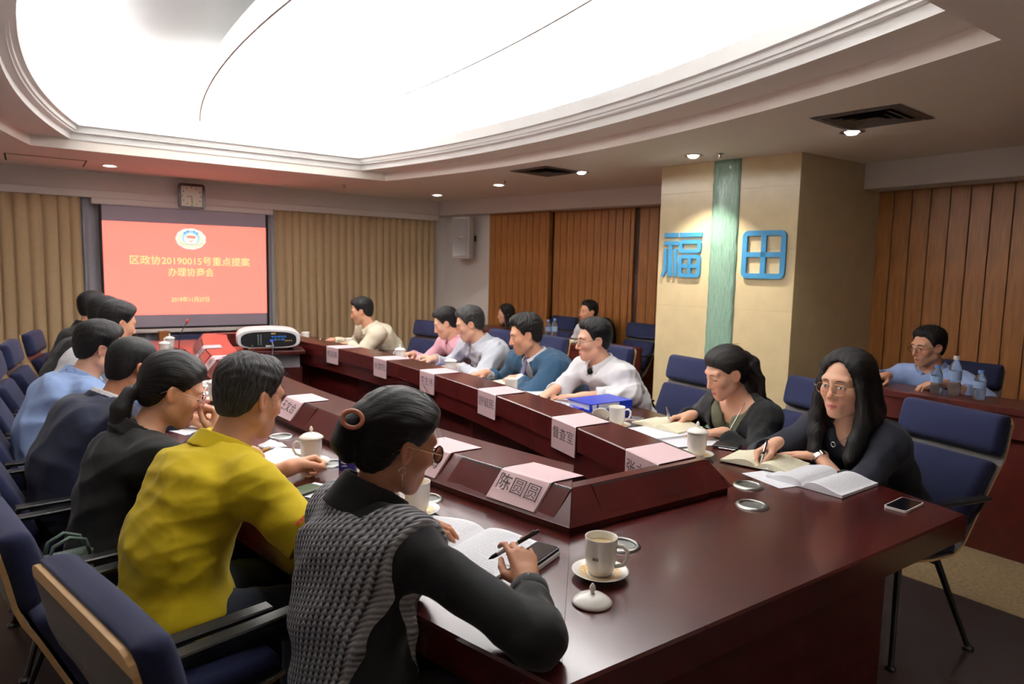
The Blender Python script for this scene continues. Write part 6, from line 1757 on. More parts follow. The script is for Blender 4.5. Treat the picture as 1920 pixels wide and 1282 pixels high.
B3 = person('man with glasses in a pale blue shirt sitting at the long side desk', (5.02, 2.02), pi, (4.824, 2.074, 1.090), 2.72, 0.16, 0.0,
    lw=(4.52, 1.83, 0.905), rw=(4.52, 2.18, 0.905), lpose='rest', rpose='rest', ldir=(-0.45, 0.85, -0.1), rdir=(-0.9, 0.2, -0.1), lpole=(0, -1.0, -0.4), rpole=(0, 1.0, -0.4), sw=0.180, vox=0.0066, seed=18, skin=M_SKIN, legs=False, eyes=0.45,
    clothes=[sh(C_PBLUE, e=0.010, amp=0.006, sleeve=(1.55, 1.85))], hair=hair(t=0.013, top=0.014, lift=0.006), glasses=dict(rim=0.0011, mat=M_BLACK, size=(0.0245, 0.018)))
S_, E, W, _ = B3['arms'][0]; d = nrm(W - E); c = W - d * 0.02 - B3['org']; a = nrm(np.cross(d, V(0, 0, 1))); b = np.cross(a, d)
mb = MB(); mb.loft([[tuple(c + d * s_ + (a * cos(2 * pi * i / 16) * q * 1.1 + b * sin(2 * pi * i / 16) * q)) for i in range(16)] for s_, q in ((-0.011, 0.031), (-0.011, 0.033), (0.011, 0.033), (0.011, 0.031))], cap=False); mb.build('watch_strap', M_DARKP, B3['root'])
B4 = person('person at the right edge with one hand showing on the side desk', (5.05, 1.02), pi, (4.90, 1.05, 1.09), 2.9, 0.16, 0.0,
    lw=(4.56, 0.85, 0.905), rw=(4.57, 1.30, 0.905), rdir=(-0.7, 0.6, -0.1), vox=0.011, seed=19, legs=False, clothes=[sh(C_DNAVY, e=0.010, cuff=None, sleeve=1.6)], hair=hair(vox=0.008))
# ================================================================= THINGS ON THE TABLES
def on(ob_or_name, *a): pass
# ---- porcelain: cup, saucer, lid
_cup = {}
def cup(x, y, label, lid=True, saucer=True, rot=0.0, print_=False, z=ZT):
    sz = 0.0
    if saucer:
        s_ = thing('saucer', label.replace('cup', 'saucer under the cup', 1) if False else 'white saucer under the ' + label, 'saucer', (x, y, z + 0.0008), rot)
        if 'saucer' not in _cup:
            o = MB().lathe([(0.030, 0.0), (0.032, 0.003), (0.055, 0.010), (0.072, 0.0165), (0.0735, 0.018), (0.070, 0.0175), (0.054, 0.0125), (0.040, 0.008), (0.001, 0.0075)], n=44, cap0=True, cap1=False).build('dish', M_PORC, s_, smooth='all')
            q = MB().lathe([(0.036, 0.0082), (0.040, 0.0084), (0.052, 0.0122), (0.054, 0.0131)], n=44, cap0=False, cap1=False).build('gold_ring_print', gold_mat(), s_, smooth='all')
            _cup['saucer'] = (o, q)
        else:
            for m_ in _cup['saucer']:
                c = m_.copy(); COL.objects.link(c); c.parent = s_
        sz = 0.0085
    c_ = thing('tea_cup', 'white ' + label, 'cup', (x, y, z + sz + 0.0008), rot)
    if 'body' not in _cup:
        o = MB().lathe([(0.026, 0.0), (0.030, 0.002), (0.0365, 0.018), (0.0405, 0.045), (0.0415, 0.094), (0.0422, 0.098), (0.0405, 0.0985), (0.0385, 0.093), (0.0375, 0.045), (0.030, 0.010), (0.001, 0.006)], n=40, cap0=True, cap1=False).build('body', M_PORC, c_, smooth='all')
        h = MB().tube([(0.040, 0, 0.080), (0.058, 0, 0.084), (0.070, 0, 0.072), (0.070, 0, 0.052), (0.060, 0, 0.034), (0.039, 0, 0.026)], 0.0052, 10).build('handle', M_PORC, c_, smooth='all')
        tea = MB().lathe([(0.001, 0.078), (0.0382, 0.078)], n=30, cap0=True, cap1=False).build('tea', M_TEA, c_)
        _cup['body'] = (o, h, tea)
    else:
        for k, m_ in enumerate(_cup['body']):
            if k == 2 and lid: continue
            c = m_.copy(); COL.objects.link(c); c.parent = c_
    if lid:
        l_ = cup_lid(x, y, z + sz + 0.0995, ('white lid on the ' + label).replace('lidded cup', 'cup'))
    return c_
def cup_lid(x, y, z, label, tilt=None):
    l_ = thing('cup_lid', label, 'lid', (x, y, z))
    if tilt: l_.rotation_euler = tilt
    if 'lid' not in _cup:
        o = MB().lathe([(0.040, 0.0), (0.0475, 0.0015), (0.048, 0.004), (0.043, 0.009), (0.030, 0.0175), (0.014, 0.0225), (0.005, 0.024)], n=40, cap0=True, cap1=True).build('dome', M_PORC, l_, smooth='all')
        k = MB().lathe([(0.005, 0.0235), (0.0045, 0.027), (0.0078, 0.034), (0.0070, 0.040), (0.0030, 0.047), (0.0005, 0.049)], n=18, cap0=False, cap1=True).build('knob', M_PORC, l_, smooth='all')
        _cup['lid'] = (o, k)
    else:
        for m_ in _cup['lid']:
            c = m_.copy(); COL.objects.link(c); c.parent = l_
    return l_
def gold_mat():
    m = mat('gold_ring_print', (226, 188, 112), 0.35)
    nt = m.node_tree; b = nt.nodes['Principled BSDF']
    tc = nt.nodes.new('ShaderNodeTexCoord'); v = nt.nodes.new('ShaderNodeTexVoronoi'); v.inputs['Scale'].default_value = 160
    mx = nt.nodes.new('ShaderNodeMix'); mx.data_type = 'RGBA'; mx.inputs[6].default_value = (*lin((206, 150, 70)), 1); mx.inputs[7].default_value = (*lin((246, 226, 176)), 1)
    nt.links.new(tc.outputs['Object'], v.inputs['Vector']); nt.links.new(v.outputs['Distance'], mx.inputs[0]); nt.links.new(mx.outputs[2], b.inputs['Base Color'])
    return m
c0 = cup(1.174, 1.244, 'open cup of pale tea in front of the console corner', lid=False, rot=radians(-62))
F = frame((0.0405 * cos(radians(172)), 0.0405 * sin(radians(172)), 0.048), (-sin(radians(172)), cos(radians(172)), 0), (0, 0, 1), (cos(radians(172)), sin(radians(172)), 0)); 
for i, ch in enumerate('福田'):
    a = radians(-62 - 96 + 62 + 12 * i)
    text('cup_print', ch, 0.0085, frame((0.0418 * cos(a), 0.0418 * sin(a), 0.050), (-sin(a), cos(a), 0), (0, 0, 1), (cos(a), sin(a), 0)), M_INKD, c0, extrude=0.0002)
cup_lid(1.061, 1.148, ZT + 0.0008, 'white domed cup lid lying alone on the near table end')
cup(0.985, 1.900, 'cup in front of the foreground woman with the bun', lid=False, rot=2.2)
cup(0.882, 2.605, 'lidded cup beside the fist of the man in yellow', rot=2.6)
cup(0.845, 4.12, 'lidded cup beyond the woman with the ponytail', rot=3.6)
cup(0.915, 6.42, 'lidded cup far down the left side of the table', saucer=False, rot=1.0)
cup(1.02, 6.85, 'lidded cup at the far left, beside the gooseneck microphone', saucer=False, rot=1.0)
cup(2.318, 1.885, 'lidded cup left of the long-haired woman', rot=0.8)
cr = cup(2.412, 2.475, 'open cup beside the blue ring binders', lid=False, rot=radians(-30))
cup_lid(2.375, 2.560, ZT + 0.049, 'white cup lid leaning behind the open cup by the blue binders', (radians(62), 0, radians(150)))
cup(2.485, 3.515, 'cup without lid between the blue suit and the white shirt', lid=False, saucer=False, rot=1.0)
cup(2.545, 4.385, 'lidded cup in front of the man in the blue suit', saucer=False, rot=-0.8)
cup(2.520, 5.19, 'lidded cup in front of the empty place on the right row', saucer=False, rot=2.0)
cup(2.50, 6.27, 'cup without lid in front of the man in beige', lid=False, saucer=False, rot=0.4)
cup(2.335, 7.04, 'cup without lid at the far end of the right side', lid=False, saucer=False, rot=2.0)
# ---- folded pink name cards in clear sleeves
def card_prof(side):
    """(R, z, outward nudge) path of the folded card over the console."""
    if side < 0: return [(RC - 0.011, 0.7815), (RC - 0.071, 0.8635), (RC - 0.080, 0.8695), (RC - 0.200, 0.8695)]
    return [(RC - 0.100, 0.8695), (RC - 0.292, 0.8695), (RC - 0.2935, 0.868), (RC - 0.2935, 0.735)]
def card(side, y, label, body=None, w_=0.205, size=0.058, skew=0.0):
    t = thing('name_card', label, 'name card', (tx(y, side, RC - 0.2), y, 0.87), 0, 'pink name cards')
    o = V(t.location)
    prof = card_prof(side); th = 0.0022
    pts = [V(tx(y, side, R), 0, z) for R, z in prof]
    # outward normal per vertex in the xz plane
    def strip(off, th_, hw, sh=0.0):
        rings = []
        for yy in (y - hw, y + hw):
            top = []; bot = []
            for i, (R, z) in enumerate(prof):
                a = pts[max(i - 1, 0)]; b = pts[min(i + 1, len(pts) - 1)]; d = nrm(b - a)
                n_ = V(-d[2], 0, d[0])
                if (n_[2] < 0 and abs(n_[2]) > 0.05) or (abs(n_[2]) <= 0.05 and n_[0] * side > 0): n_ = -n_
                base = V(tx(yy, side, R), yy, z)
                oo = off + (0.0052 if side < 0 and i < 2 else 0.0)
                top.append(tuple(base + n_ * (oo + th_) - o)); bot.append(tuple(base + n_ * oo - o))
            rings.append(top + bot[::-1])
        return rings
    MB().loft(strip(0.0004, th, w_ / 2)).build('card', M_PINK, t)
    MB().loft(strip(0.0028, 0.0006, w_ / 2 + 0.003)).build('sleeve_rim', M_CLEAR, t) if False else None
    for yy in (y - w_ / 2 - 0.001, y + w_ / 2 + 0.001):
        MB().tube([tuple(V(tx(yy, side, R), yy, z) + V(0, 0, 0.006 if side < 0 and i < 2 else 0.002) - o) for i, (R, z) in enumerate(prof)], 0.0014, 5).build('sleeve_edge', M_CLEAR, t, smooth='all')
    if body:
        if side < 0:
            p0, p1 = V(tx(y, side, RC - 0.011), y, 0.7815), V(tx(y, side, RC - 0.071), y, 0.8635)
        else:
            p0, p1 = V(tx(y, side, RC - 0.2935), y, 0.735), V(tx(y, side, RC - 0.2935), y, 0.868)
        ty = nrm(V(tx(y + 0.05, side, RC - 0.1) - tx(y - 0.05, side, RC - 0.1), 0.1, 0)); up_ = nrm(p1 - p0)
        # the reader: left cards face the left seats, right cards hang into the ring
        ex = -ty 
        nz_ = nrm(np.cross(ex, up_))
        c = p0 + (p1 - p0) * 0.56 + nz_ * (0.0036 if side > 0 else 0.0112) - o
        text('card_lettering', body, size, frame(c, ex, up_, nz_), M_INKD, t, extrude=0.0002, sx=1.05, bold=-0.0006)
    return t
card(-1, 1.735, 'pink name card on the console corner in front of the foreground woman', '陈圆圆', size=0.062)
card(-1, 2.20, 'pink name card partly behind the glasses of the foreground woman', '赵红梅')
card(-1, 3.36, 'pink name card right of the yellow shirted man\'s head', '王文合')
card(-1, 4.45, 'pink name card just left of the yellow shirted man\'s hair, greyish', '周志军')
card(-1, 5.15, 'reddish lit name card second from the far end of the left console', '李明')
card(-1, 5.86, 'reddish lit name card at the far end of the left console', '吴建国')
card(1, 1.70, 'pink name card half hidden by the near console, at the long-haired woman\'s place', '张立勤', size=0.062)
card(1, 2.285, 'pink name card below the open cup by the blue binders', '督查室', size=0.060)
card(1, 3.075, 'pink name card in front of the man in the white shirt', '舒毓民', size=0.058)
card(1, 3.865, 'pink name card in front of the man in the blue suit', '李生伟', size=0.058)
card(1, 4.60, 'pink name card in front of the grey-haired man', '余建阳', size=0.058)
card(1, 5.43, 'pink name card in front of the man in the beige sweater', '黄国强', size=0.058)

# ---- papers, books
def lines_mesh(t, w_, h_, z, n, m=M_INK, mx=0.012, my=0.016, name='printed_lines', seed=0, th=0.0014, frac=1.0, zf=None):
    rg = np.random.default_rng(seed); mb = MB()
    for i in range(n):
        yy = h_ / 2 - my - (h_ - 2 * my) * i / max(n - 1, 1) * frac
        L = (w_ - 2 * mx) * (1 if rg.random() > 0.2 else rg.uniform(0.4, 0.9))
        x = -w_ / 2 + mx
        while x < -w_ / 2 + mx + L - 0.006:
            l_ = rg.uniform(0.010, 0.03); x1 = min(x + l_, -w_ / 2 + mx + L)
            zz0 = z if zf is None else zf(x); zz1 = z if zf is None else zf(x1)
            mb.hull([(x, yy - th / 2, zz0), (x1, yy - th / 2, zz1), (x1, yy + th / 2, zz1), (x, yy + th / 2, zz0)], [(0, 1, 2, 3)])
            x = x1 + 0.003
    o = mb.build(name, m, t); o['kind'] = 'stuff'
    return o
def sheet(x, y, a, label, w_=0.21, h_=0.297, z=ZT, m=None, n=16, curl=0.0, th=0.0012, seed=0, cat='paper', name='paper_sheet', frac=1.0, lab_m=M_INK):
    t = thing(name, label, cat, (x, y, z + 0.0006), a)
    mb = MB(); rings = []
    for k in range(9):
        f = k / 8; yy = -h_ / 2 + h_ * f
        zz = curl * (max(0, 1 - f * 3) ** 2 + 0.5 * max(0, f * 3 - 2) ** 2)
        rings.append([(-w_ / 2, yy, zz), (w_ / 2, yy, zz + curl * 0.15), (w_ / 2, yy, zz + th + curl * 0.15), (-w_ / 2, yy, zz + th)])
    mb.loft(rings).build('sheet', m or M_PAPER, t)
    if n: lines_mesh(t, w_, h_, th + 0.0004 + curl * 0.16, n, lab_m, seed=seed, frac=frac, my=0.03 if curl else 0.018)
    return t
def open_book(x, y, a, label, pw, ph, z=ZT, m=None, n=14, thick=0.008, cover=None, seed=0, ink=M_INK, cat='notebook', name='open_notebook', right_only=False, lift=0.012):
    t = thing(name, label, cat, (x, y, z + 0.0006), a)
    m = m or M_PAPER
    def pz(s_): return thick + lift * 4 * s_ * (1 - s_) * (1 - s_) * 1.4      # s from spine
    for sg, nm in ((-1, 'left_page'), (1, 'right_page')):
        mb = MB(); rings = []
        for k in range(11):
            s_ = k / 10; xx = sg * pw * s_
            zz = pz(s_) if s_ > 0.02 else thick * 0.55
            rings.append([(xx, -ph / 2, 0.0012), (xx, ph / 2, 0.0012), (xx, ph / 2, zz), (xx, -ph / 2, zz)])
        mb.loft(rings); o = mb.build(nm, m, t, smooth=True)
        if n:
            l = lines_mesh(t, pw, ph, 0, n, ink, mx=0.014, my=0.02, seed=seed + sg, zf=lambda xx: pz(min(max((xx + pw / 2) / pw if sg > 0 else 1 - (xx + pw / 2) / pw, 0), 1)) + 0.0006)
            l.location = (sg * pw / 2, 0, 0)
    if cover: MB().box((0, 0, 0.0006), (2 * pw + 0.008, ph + 0.008, 0.0012)).build('cover', cover, t)
    return t
aL1 = atan2(-0.396, -0.918) + pi / 2       # page upright direction points away from the reader
open_book(0.955, 1.600, aL1, 'thick white book of printed pages open before the foreground woman', 0.205, 0.285, n=22, thick=0.010, lift=0.014, seed=1, cat='book', name='open_book')
t = thing('notebook', 'small white notebook under the phone beside the open book', 'notebook', (1.078, 1.405, ZT + 0.0006), aL1)
MB().box((0, 0, 0.0075), (0.085, 0.16, 0.015), bevel=0.003).build('block', M_PAPER, t)
def phone(x, y, a, z, label, body, screen, w_=0.074, h_=0.152, content=None):
    t = thing('phone', label, 'phone', (x, y, z + 0.0006), a)
    mb = MB(); mb.prism(rrect(-w_ / 2, -h_ / 2, w_ / 2, h_ / 2, 0.010), 0, 0.008); mb.build('case', body, t)
    mb = MB(); mb.prism(rrect(-w_ / 2 + 0.0035, -h_ / 2 + 0.0035, w_ / 2 - 0.0035, h_ / 2 - 0.0035, 0.008), 0.0081, 0.0086); mb.build('screen', screen, t)
    return t
phone(1.085, 1.405, aL1, ZT + 0.0156, 'dark phone lying on the small notebook by the foreground hand', M_DARKP, M_GLASSB)
sheet(0.80, 2.745, radians(-48), 'white printed sheets on a clipboard before the man in yellow', seed=3, th=0.004)
sheet(0.735, 2.215, radians(-62), 'white printed sheet under the phone, between the yellow polo and the knit vest', seed=4)
phone(0.735, 2.285, radians(-66), ZT + 0.002, 'phone with a greenish screen lying on a sheet beside the man in yellow', M_DARKP, mat('green_screen', (96, 116, 96), 0.12, coat=0.5))
sheet(0.665, 2.135, radians(-58), 'grey folder with papers by the right arm of the man in yellow', w_=0.16, h_=0.23, seed=5, n=8)
phone(0.742, 2.925, radians(-60), ZT, 'gold-edged phone at the edge of the table before the woman with the ponytail', M_GOLD, M_GLASSB)
def crumple(x, y, label, s=0.05, z=ZT):
    t = thing('tissue', label, 'tissue', (x, y, z + 0.0006)); rg = np.random.default_rng(int(x * 1000)); mb = MB(); rings = []
    for k in range(7):
        f = k / 6; r_ = []
        for j in range(9):
            g = j / 8; r_.append(((f - 0.5) * 2.4 * s, (g - 0.5) * 1.6 * s, 0.002 + s * 0.42 * sin(pi * f) * sin(pi * g) * rg.uniform(0.4, 1.5)))
        rings.append(r_)
    mb.loft(rings, closed=False, cap=False); o = mb.build('sheet', M_PAPER, t, smooth='all')
    md = o.modifiers.new('thick', 'SOLIDIFY'); md.thickness = 0.0012
    return t
crumple(0.824, 2.96, 'crumpled white tissue beyond the sheets of the man in yellow')
crumple(2.60, 4.72, 'crumpled white tissue standing by the hands of the grey-haired man', 0.045)
def flower_box(x, y, a, label, sx=0.062, sy=0.055, sz=0.062, col=None):
    t = thing('small_box', label, 'box', (x, y, ZT + 0.0006), a)
    MB().box((0, 0, sz / 2), (sx, sy, sz), bevel=0.0015).build('carton', col or mat('carton_blue', (38, 40, 130), 0.4), t)
    for k in range(5):
        b_ = 2 * pi * k / 5; o = MB().lathe([(0.0008, 0), (0.0062, 0), (0.0062, 0.0004)], n=10).build('flower_print', M_PAPER, t)
        o.matrix_local = frame((-sx / 2 + 0.022 + 0.008 * cos(b_), -sy / 2 - 0.0004, sz * 0.60 + 0.008 * sin(b_)), (1, 0, 0), (0, 0, 1), (0, -1, 0))
    MB().box((-sx / 2 + 0.022, -sy / 2 - 0.0003, sz * 0.27), (0.02, 0.0006, 0.004)).build('print_line', M_PAPER, t)
flower_box(0.985, 2.485, radians(-30), 'small deep blue carton with a white flower, beside the bun of the foreground woman')
sheet(0.655, 3.50, radians(-70), 'white sheets under the elbow of the woman with the ponytail', seed=6)
sheet(0.99, 4.80, radians(-60), 'white sheet beside the left console, before the man in light blue', seed=7, n=6)
sheet(0.72, 4.45, radians(-80), 'white sheet lying before the half hidden man in white', seed=8, n=10)
sheet(0.98, 6.05, radians(-95), 'stack of papers and magazine far down the left side', seed=9, th=0.012)
# gooseneck microphone far left
t = thing('gooseneck_microphone', 'black gooseneck microphone with a reddish head at the far left of the table', 'microphone', (1.06, 6.62, ZT))
MB().box((0, 0, 0.012), (0.10, 0.12, 0.024), bevel=0.006).build('base', M_DARKP, t)
MB().tube([(0, 0, 0.02), (0.005, 0.01, 0.10), (0.03, 0.03, 0.18), (0.075, 0.05, 0.25)], 0.004, 8).build('gooseneck', M_DARKP, t, smooth='all')
MB().tube([(0.075, 0.05, 0.25), (0.092, 0.058, 0.285)], 0.009, 10).build('head', mat('mic_red', (190, 40, 40), 0.5), t, smooth='all')
t = thing('cable', 'tangle of black cable lying on the far left of the table', 'cable', (0.95, 6.65, ZT))
MB().tube([(0.05 * cos(k * 0.7) * (1 + 0.3 * sin(k * 1.9)), 0.07 * sin(k * 0.7 + 0.4) * (1 + 0.4 * cos(k * 1.3)), 0.006 + 0.006 * abs(sin(k))) for k in range(26)], 0.0035, 6).build('loops', M_DARKP, t, smooth='all')
MB().box((0.09, 0.0, 0.018), (0.03, 0.022, 0.034), bevel=0.003).build('plug', M_DARKP, t)
# long-haired woman's papers
sheet(2.385, 1.50, radians(78), 'loose white sheet under the open notebook of the long-haired woman', w_=0.20, h_=0.26, seed=10, n=6)
open_book(2.455, 1.395, radians(92), 'bundle of white printed sheets folded open by the elbow of the long-haired woman', 0.150, 0.27, n=24, thick=0.012, lift=0.022, seed=11, cat='paper', name='folded_document')
open_book(2.480, 1.660, radians(105), 'open cream notebook with handwriting under the pen of the long-haired woman', 0.150, 0.205, z=ZT + 0.004, m=M_CREAM, n=13, thick=0.009, lift=0.022, seed=12, ink=mat('handwriting', (86, 82, 84), 0.8), cover=M_DARKP)
t = thing('binder_clip', 'blue and steel binder clip at the spine of the cream notebook', 'clip', (2.402, 1.595, ZT + 0.001), radians(40))
MB().prism([(-0.006, 0), (0.006, 0), (0.0, 0.012)], -0.012, 0.012).build('body', M_BLUE, t).matrix_local = frame((0, 0, 0), (1, 0, 0), (0, 0, 1), (0, -1, 0))
MB().tube([(-0.004, -0.008, 0.010), (-0.020, -0.010, 0.014), (-0.024, 0, 0.015), (-0.020, 0.010, 0.014), (-0.004, 0.008, 0.010)], 0.001, 5).build('wire_arm', M_CHROME, t)
t = thing('wallet', 'black leather wallet with a silver chain beside the cream notebook', 'wallet', (2.565, 1.915, ZT + 0.0006), radians(25))
MB().box((0, 0, 0.008), (0.085, 0.115, 0.016), bevel=0.004).build('leather', M_DARKP, t)
MB().tube([(-0.045 + 0.003 * sin(k * 2.1), -0.05 + 0.008 * k, 0.004 + 0.003 * abs(sin(k * 1.7))) for k in range(11)], 0.0028, 6).build('chain', M_CHROME, t, smooth='all')
phone(2.440, 1.083, radians(-86), ZT, 'white-framed phone alone near the right corner of the table', mat('phone_white', (226, 214, 210), 0.3, coat=0.3), M_GLASSB)
# black cardigan woman's papers
sheet(2.49, 2.27, radians(85), 'stack of white sheets under the notebook of the woman in the cardigan', w_=0.23, h_=0.32, seed=13, th=0.012, curl=0.006, n=0)
sheet(2.52, 2.095, radians(70), 'white printed sheet sticking out towards the lidded cup, beside the cardigan woman', seed=14, n=12)
open_book(2.62, 2.325, radians(95), 'open cream notebook before the woman in the black cardigan', 0.145, 0.205, z=ZT + 0.013, m=M_CREAM, n=9, thick=0.008, lift=0.02, seed=15, ink=mat('pink_rule', (226, 170, 150), 0.8))
phone(2.62, 2.60, radians(20), ZT, 'white phone beyond the notebook of the woman in the cardigan', mat('phone_white', (226, 214, 210), 0.3, coat=0.3), M_GLASSB)
# white shirt man's folders
def binder(x, y, a, z, label):
    t = thing('ring_binder', label, 'binder', (x, y, z + 0.0006), a)
    MB().box((0, 0, 0.0015), (0.20, 0.31, 0.003)).build('cover', M_BLUE, t); MB().box((0, 0, 0.0365), (0.20, 0.31, 0.003)).build('cover', M_BLUE, t)
    MB().box((-0.10, 0, 0.019), (0.004, 0.31, 0.038), bevel=0.001).build('spine', M_BLUE, t)
    MB().box((0.005, 0, 0.019), (0.18, 0.295, 0.030)).build('pages', M_PAPER, t)
    MB().box((-0.1025, 0.02, 0.019), (0.001, 0.15, 0.028)).build('spine_label', M_PAPER, t)
    MB().box((-0.1025, 0.125, 0.019), (0.001, 0.03, 0.028)).build('spine_label', M_PAPER, t)
    return t
binder(2.575, 2.785, radians(93), ZT, 'lower blue ring binder by the elbow of the man in the white shirt')
binder(2.585, 2.795, radians(89), ZT + 0.0385, 'upper blue ring binder, white spine label, by the elbow of the man in white')
sheet(2.61, 3.17, radians(95), 'white printed sheet on a red folder under the white shirted man\'s arm', seed=16, n=14, th=0.004)
t = thing('red_folder', 'dark red folder under the sheets of the man in the white shirt', 'folder', (2.63, 3.10, ZT + 0.0002), radians(92))
MB().box((0, 0, 0.0002), (0.22, 0.30, 0.0004)).build('cover', mat('folder_red', (120, 24, 34), 0.5), t)
t = thing('tissue_box', 'flat blue tissue box with a white tissue, left of the blue ring binders', 'tissue box', (2.365, 2.83, ZT + 0.0006), radians(95))
MB().box((0, 0, 0.026), (0.19, 0.10, 0.052), bevel=0.003).build('carton', mat('carton_blue2', (44, 44, 160), 0.4), t)
mb = MB(); mb.prism([(0.055 * cos(i * pi / 12), 0.026 * sin(i * pi / 12)) for i in range(24)], 0.052, 0.0526); mb.build('opening', M_PAPER, t)
MB().loft([[(-0.03, -0.008, 0.053), (0.03, -0.01, 0.053), (0.03, 0.01, 0.053), (-0.03, 0.008, 0.053)], [(-0.022, -0.014, 0.066), (0.018, 0.002, 0.070), (0.02, 0.012, 0.069), (-0.02, -0.006, 0.066)]]).build('tissue', M_PAPER, t)
# blue suit man's things
sheet(2.62, 4.13, radians(98), 'white sheet under the outstretched hand of the man in the blue suit', seed=17, n=10)
t = thing('spiral_notebook', 'closed cream notebook with black pens on it before the man in the blue suit', 'notebook', (2.655, 3.835, ZT + 0.0006), radians(97))
MB().box((0, 0, 0.0015), (0.19, 0.26, 0.003)).build('cover', M_DARKP, t); MB().box((0, 0, 0.009), (0.185, 0.255, 0.012)).build('pages', M_CREAM, t)
for k in range(16): MB().tube([(-0.098, -0.115 + k * 0.0153, 0.004), (-0.103, -0.115 + k * 0.0153, 0.010), (-0.096, -0.115 + k * 0.0153, 0.0165)], 0.0012, 4).build('ring', M_DARKP, t)
pen('black pen lying beside the spiral notebook of the man in the blue suit', (2.60, 4.00, ZT + 0.024), (-0.2, 0.95, -0.02), M_DARKP, M_DARKP)
t = thing('spectacles_case', 'folded black spectacles on the sheet of the man in the blue suit', 'spectacles', (2.655, 4.02, ZT + 0.003), radians(100))
for sg in (-1, 1):
    MB().tube([(0.034 * sg + 0.022 * cos(i * pi / 8), 0.0, 0.018 + 0.016 * sin(i * pi / 8)) for i in range(16)], 0.0016, 5, closed=True).build('lens_rim', M_DARKP, t)
    MB().tube([(0.058 * sg, 0, 0.022), (0.056 * sg, 0.008, 0.020), (-0.04 * sg, 0.014 + 0.004 * sg, 0.006)], 0.0016, 5).build('temple', M_DARKP, t)
sheet(2.63, 3.475, radians(96), 'white sheet on a blue folder between the blue suit and the white shirt', seed=18, n=0, w_=0.19, h_=0.26, th=0.006)
t = thing('blue_folder', 'flat blue folder under the hands of the grey-haired man', 'folder', (2.60, 4.66, ZT + 0.0006), radians(96))
MB().box((0, 0, 0.004), (0.22, 0.31, 0.008), bevel=0.001).build('cover', M_BLUE, t)
sheet(2.60, 4.62, radians(100), 'white sheet on the blue folder before the grey-haired man', seed=19, n=8, z=ZT + 0.0092, w_=0.17, h_=0.22)
sheet(2.605, 5.46, radians(98), 'white sheets lying at the empty place on the right row', seed=20, n=10, th=0.004, w_=0.21, h_=0.31)
sheet(2.66, 5.02, radians(96), 'white sheet before the man in the pink shirt', seed=23, n=8)
open_book(2.56, 6.13, radians(100), 'open cream notebook before the man in the beige sweater', 0.15, 0.21, m=M_CREAM, n=6, seed=21)
sheet(2.47, 6.66, radians(105), 'white sheet under the writing hand of the man in beige', seed=22, n=8)
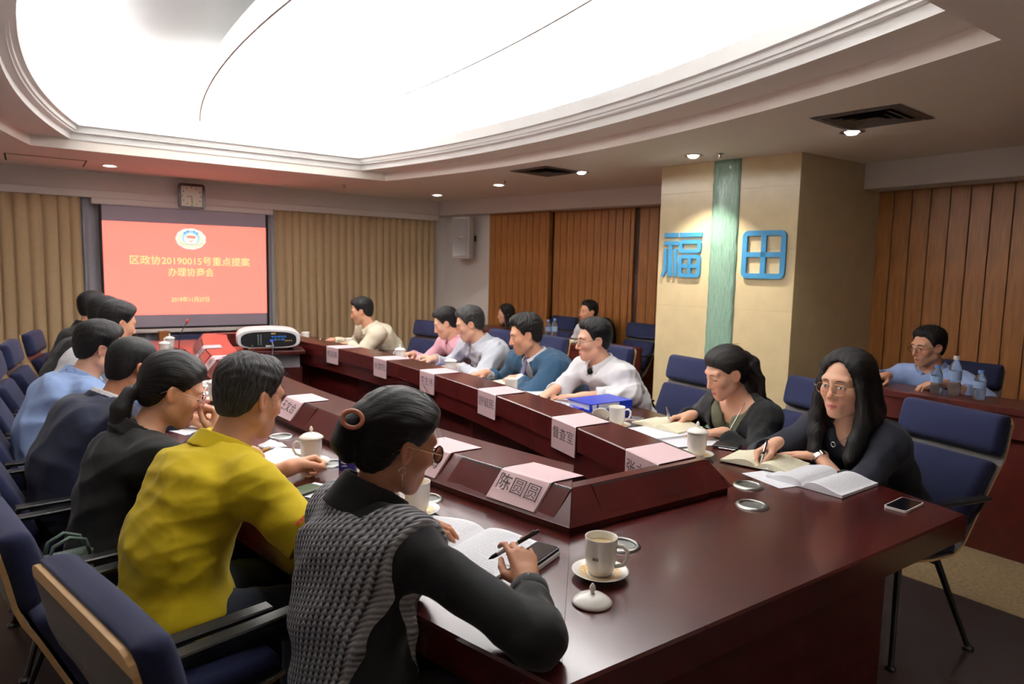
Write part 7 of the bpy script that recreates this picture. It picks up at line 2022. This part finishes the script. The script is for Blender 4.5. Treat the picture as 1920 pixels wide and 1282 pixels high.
# ---- green handbag on the chair of the woman with the ponytail
t = thing('handbag', 'grey green leather handbag standing on a chair behind the ponytail woman', 'bag', (0.06, 2.44, 0.485), radians(15)); t.scale = (0.72, 0.72, 0.72)
MG = mat('grey_green_leather', (112, 134, 124), 0.5, bump=(60, 0.3))
mb = MB(); rings = []
for k in range(8):
    f = k / 7; z = 0.21 * f; w_ = 0.13 + 0.012 * sin(pi * f) - 0.02 * f; d_ = 0.055 * (1 - 0.55 * f)
    rings.append([(w_ * (abs(cos(a)) ** 0.5) * (1 if cos(a) > 0 else -1), d_ * (abs(sin(a)) ** 0.7) * (1 if sin(a) > 0 else -1), z + 0.008 * sin(3 * a) * f) for a in [2 * pi * i / 18 for i in range(18)]])
mb.loft(rings).build('body', MG, t, smooth='all')
for sg in (-1, 1):
    MB().tube([(-0.08, 0.028 * sg, 0.19), (-0.06, 0.034 * sg, 0.26), (0.0, 0.038 * sg, 0.285), (0.06, 0.034 * sg, 0.26), (0.08, 0.028 * sg, 0.19)], 0.008, 8).build('handle', MG, t, smooth='all')
    for sx in (-1, 1):
        MB().tube([(0.08 * sx + 0.012 * cos(i * pi / 6), 0.032 * sg, 0.19 + 0.012 * sin(i * pi / 6)) for i in range(12)], 0.0028, 6, closed=True).build('ring', M_CHROME, t, smooth='all')
# ---- side desks: bottles, tablet, papers
def bottle(x, y, z, label, h=0.20, r=0.031, cap=None):
    t = thing('water_bottle', label, 'bottle', (x, y, z + 0.0006))
    mw = mat('clear_plastic', (225, 232, 238), 0.06, trans=0.92, ior=1.25)
    MB().lathe([(r * 0.7, 0), (r, 0.006), (r, h * 0.30), (r * 0.94, h * 0.34), (r, h * 0.38), (r, h * 0.66), (r * 0.8, h * 0.78), (r * 0.44, h * 0.88), (r * 0.42, h * 0.93)], n=20).build('body', mw, t, smooth='all')
    MB().lathe([(r * 0.48, h * 0.915), (r * 0.48, h), (r * 0.44, h * 1.005)], n=16).build('cap', cap or mat('cap_blue', (110, 150, 214), 0.4), t, smooth=True)
    MB().lathe([(r + 0.0004, h * 0.40), (r + 0.0004, h * 0.63)], n=20, cap0=False, cap1=False).build('label_band', mat('label_film', (150, 176, 214), 0.3), t)
    return t
bottle(4.44, 1.845, 0.85, 'small clear bottle with a pale blue cap before the man in pale blue', h=0.17)
bottle(4.46, 1.755, 0.85, 'tall clear bottle with a white cap on the side desk', h=0.235, r=0.034, cap=M_WHITEP)
bottle(4.44, 1.615, 0.85, 'small clear bottle with a blue cap at the right end of the side desk', h=0.17)
bottle(4.60, 5.83, 0.80, 'left small bottle with a blue cap on the desk by the wood wall', h=0.21)
bottle(4.60, 5.72, 0.80, 'right small bottle with a blue cap on the desk by the wood wall', h=0.23)
t = thing('tablet', 'black tablet propped on the side desk before the man in pale blue', 'tablet', (4.46, 2.34, 0.8506), radians(12))
MB().box((0, 0, 0.055), (0.008, 0.24, 0.13), rot=Matrix.Rotation(0.5, 3, 'Y'), bevel=0.003).build('slab', M_DARKP, t)
MB().box((0.04, 0, 0.006), (0.16, 0.24, 0.010), bevel=0.002).build('keyboard', M_DARKP, t)
sheet(4.62, 5.50, radians(90), 'yellowish papers on the desk by the wood wall', z=0.80, m=M_CREAM, n=0, th=0.01, seed=30)
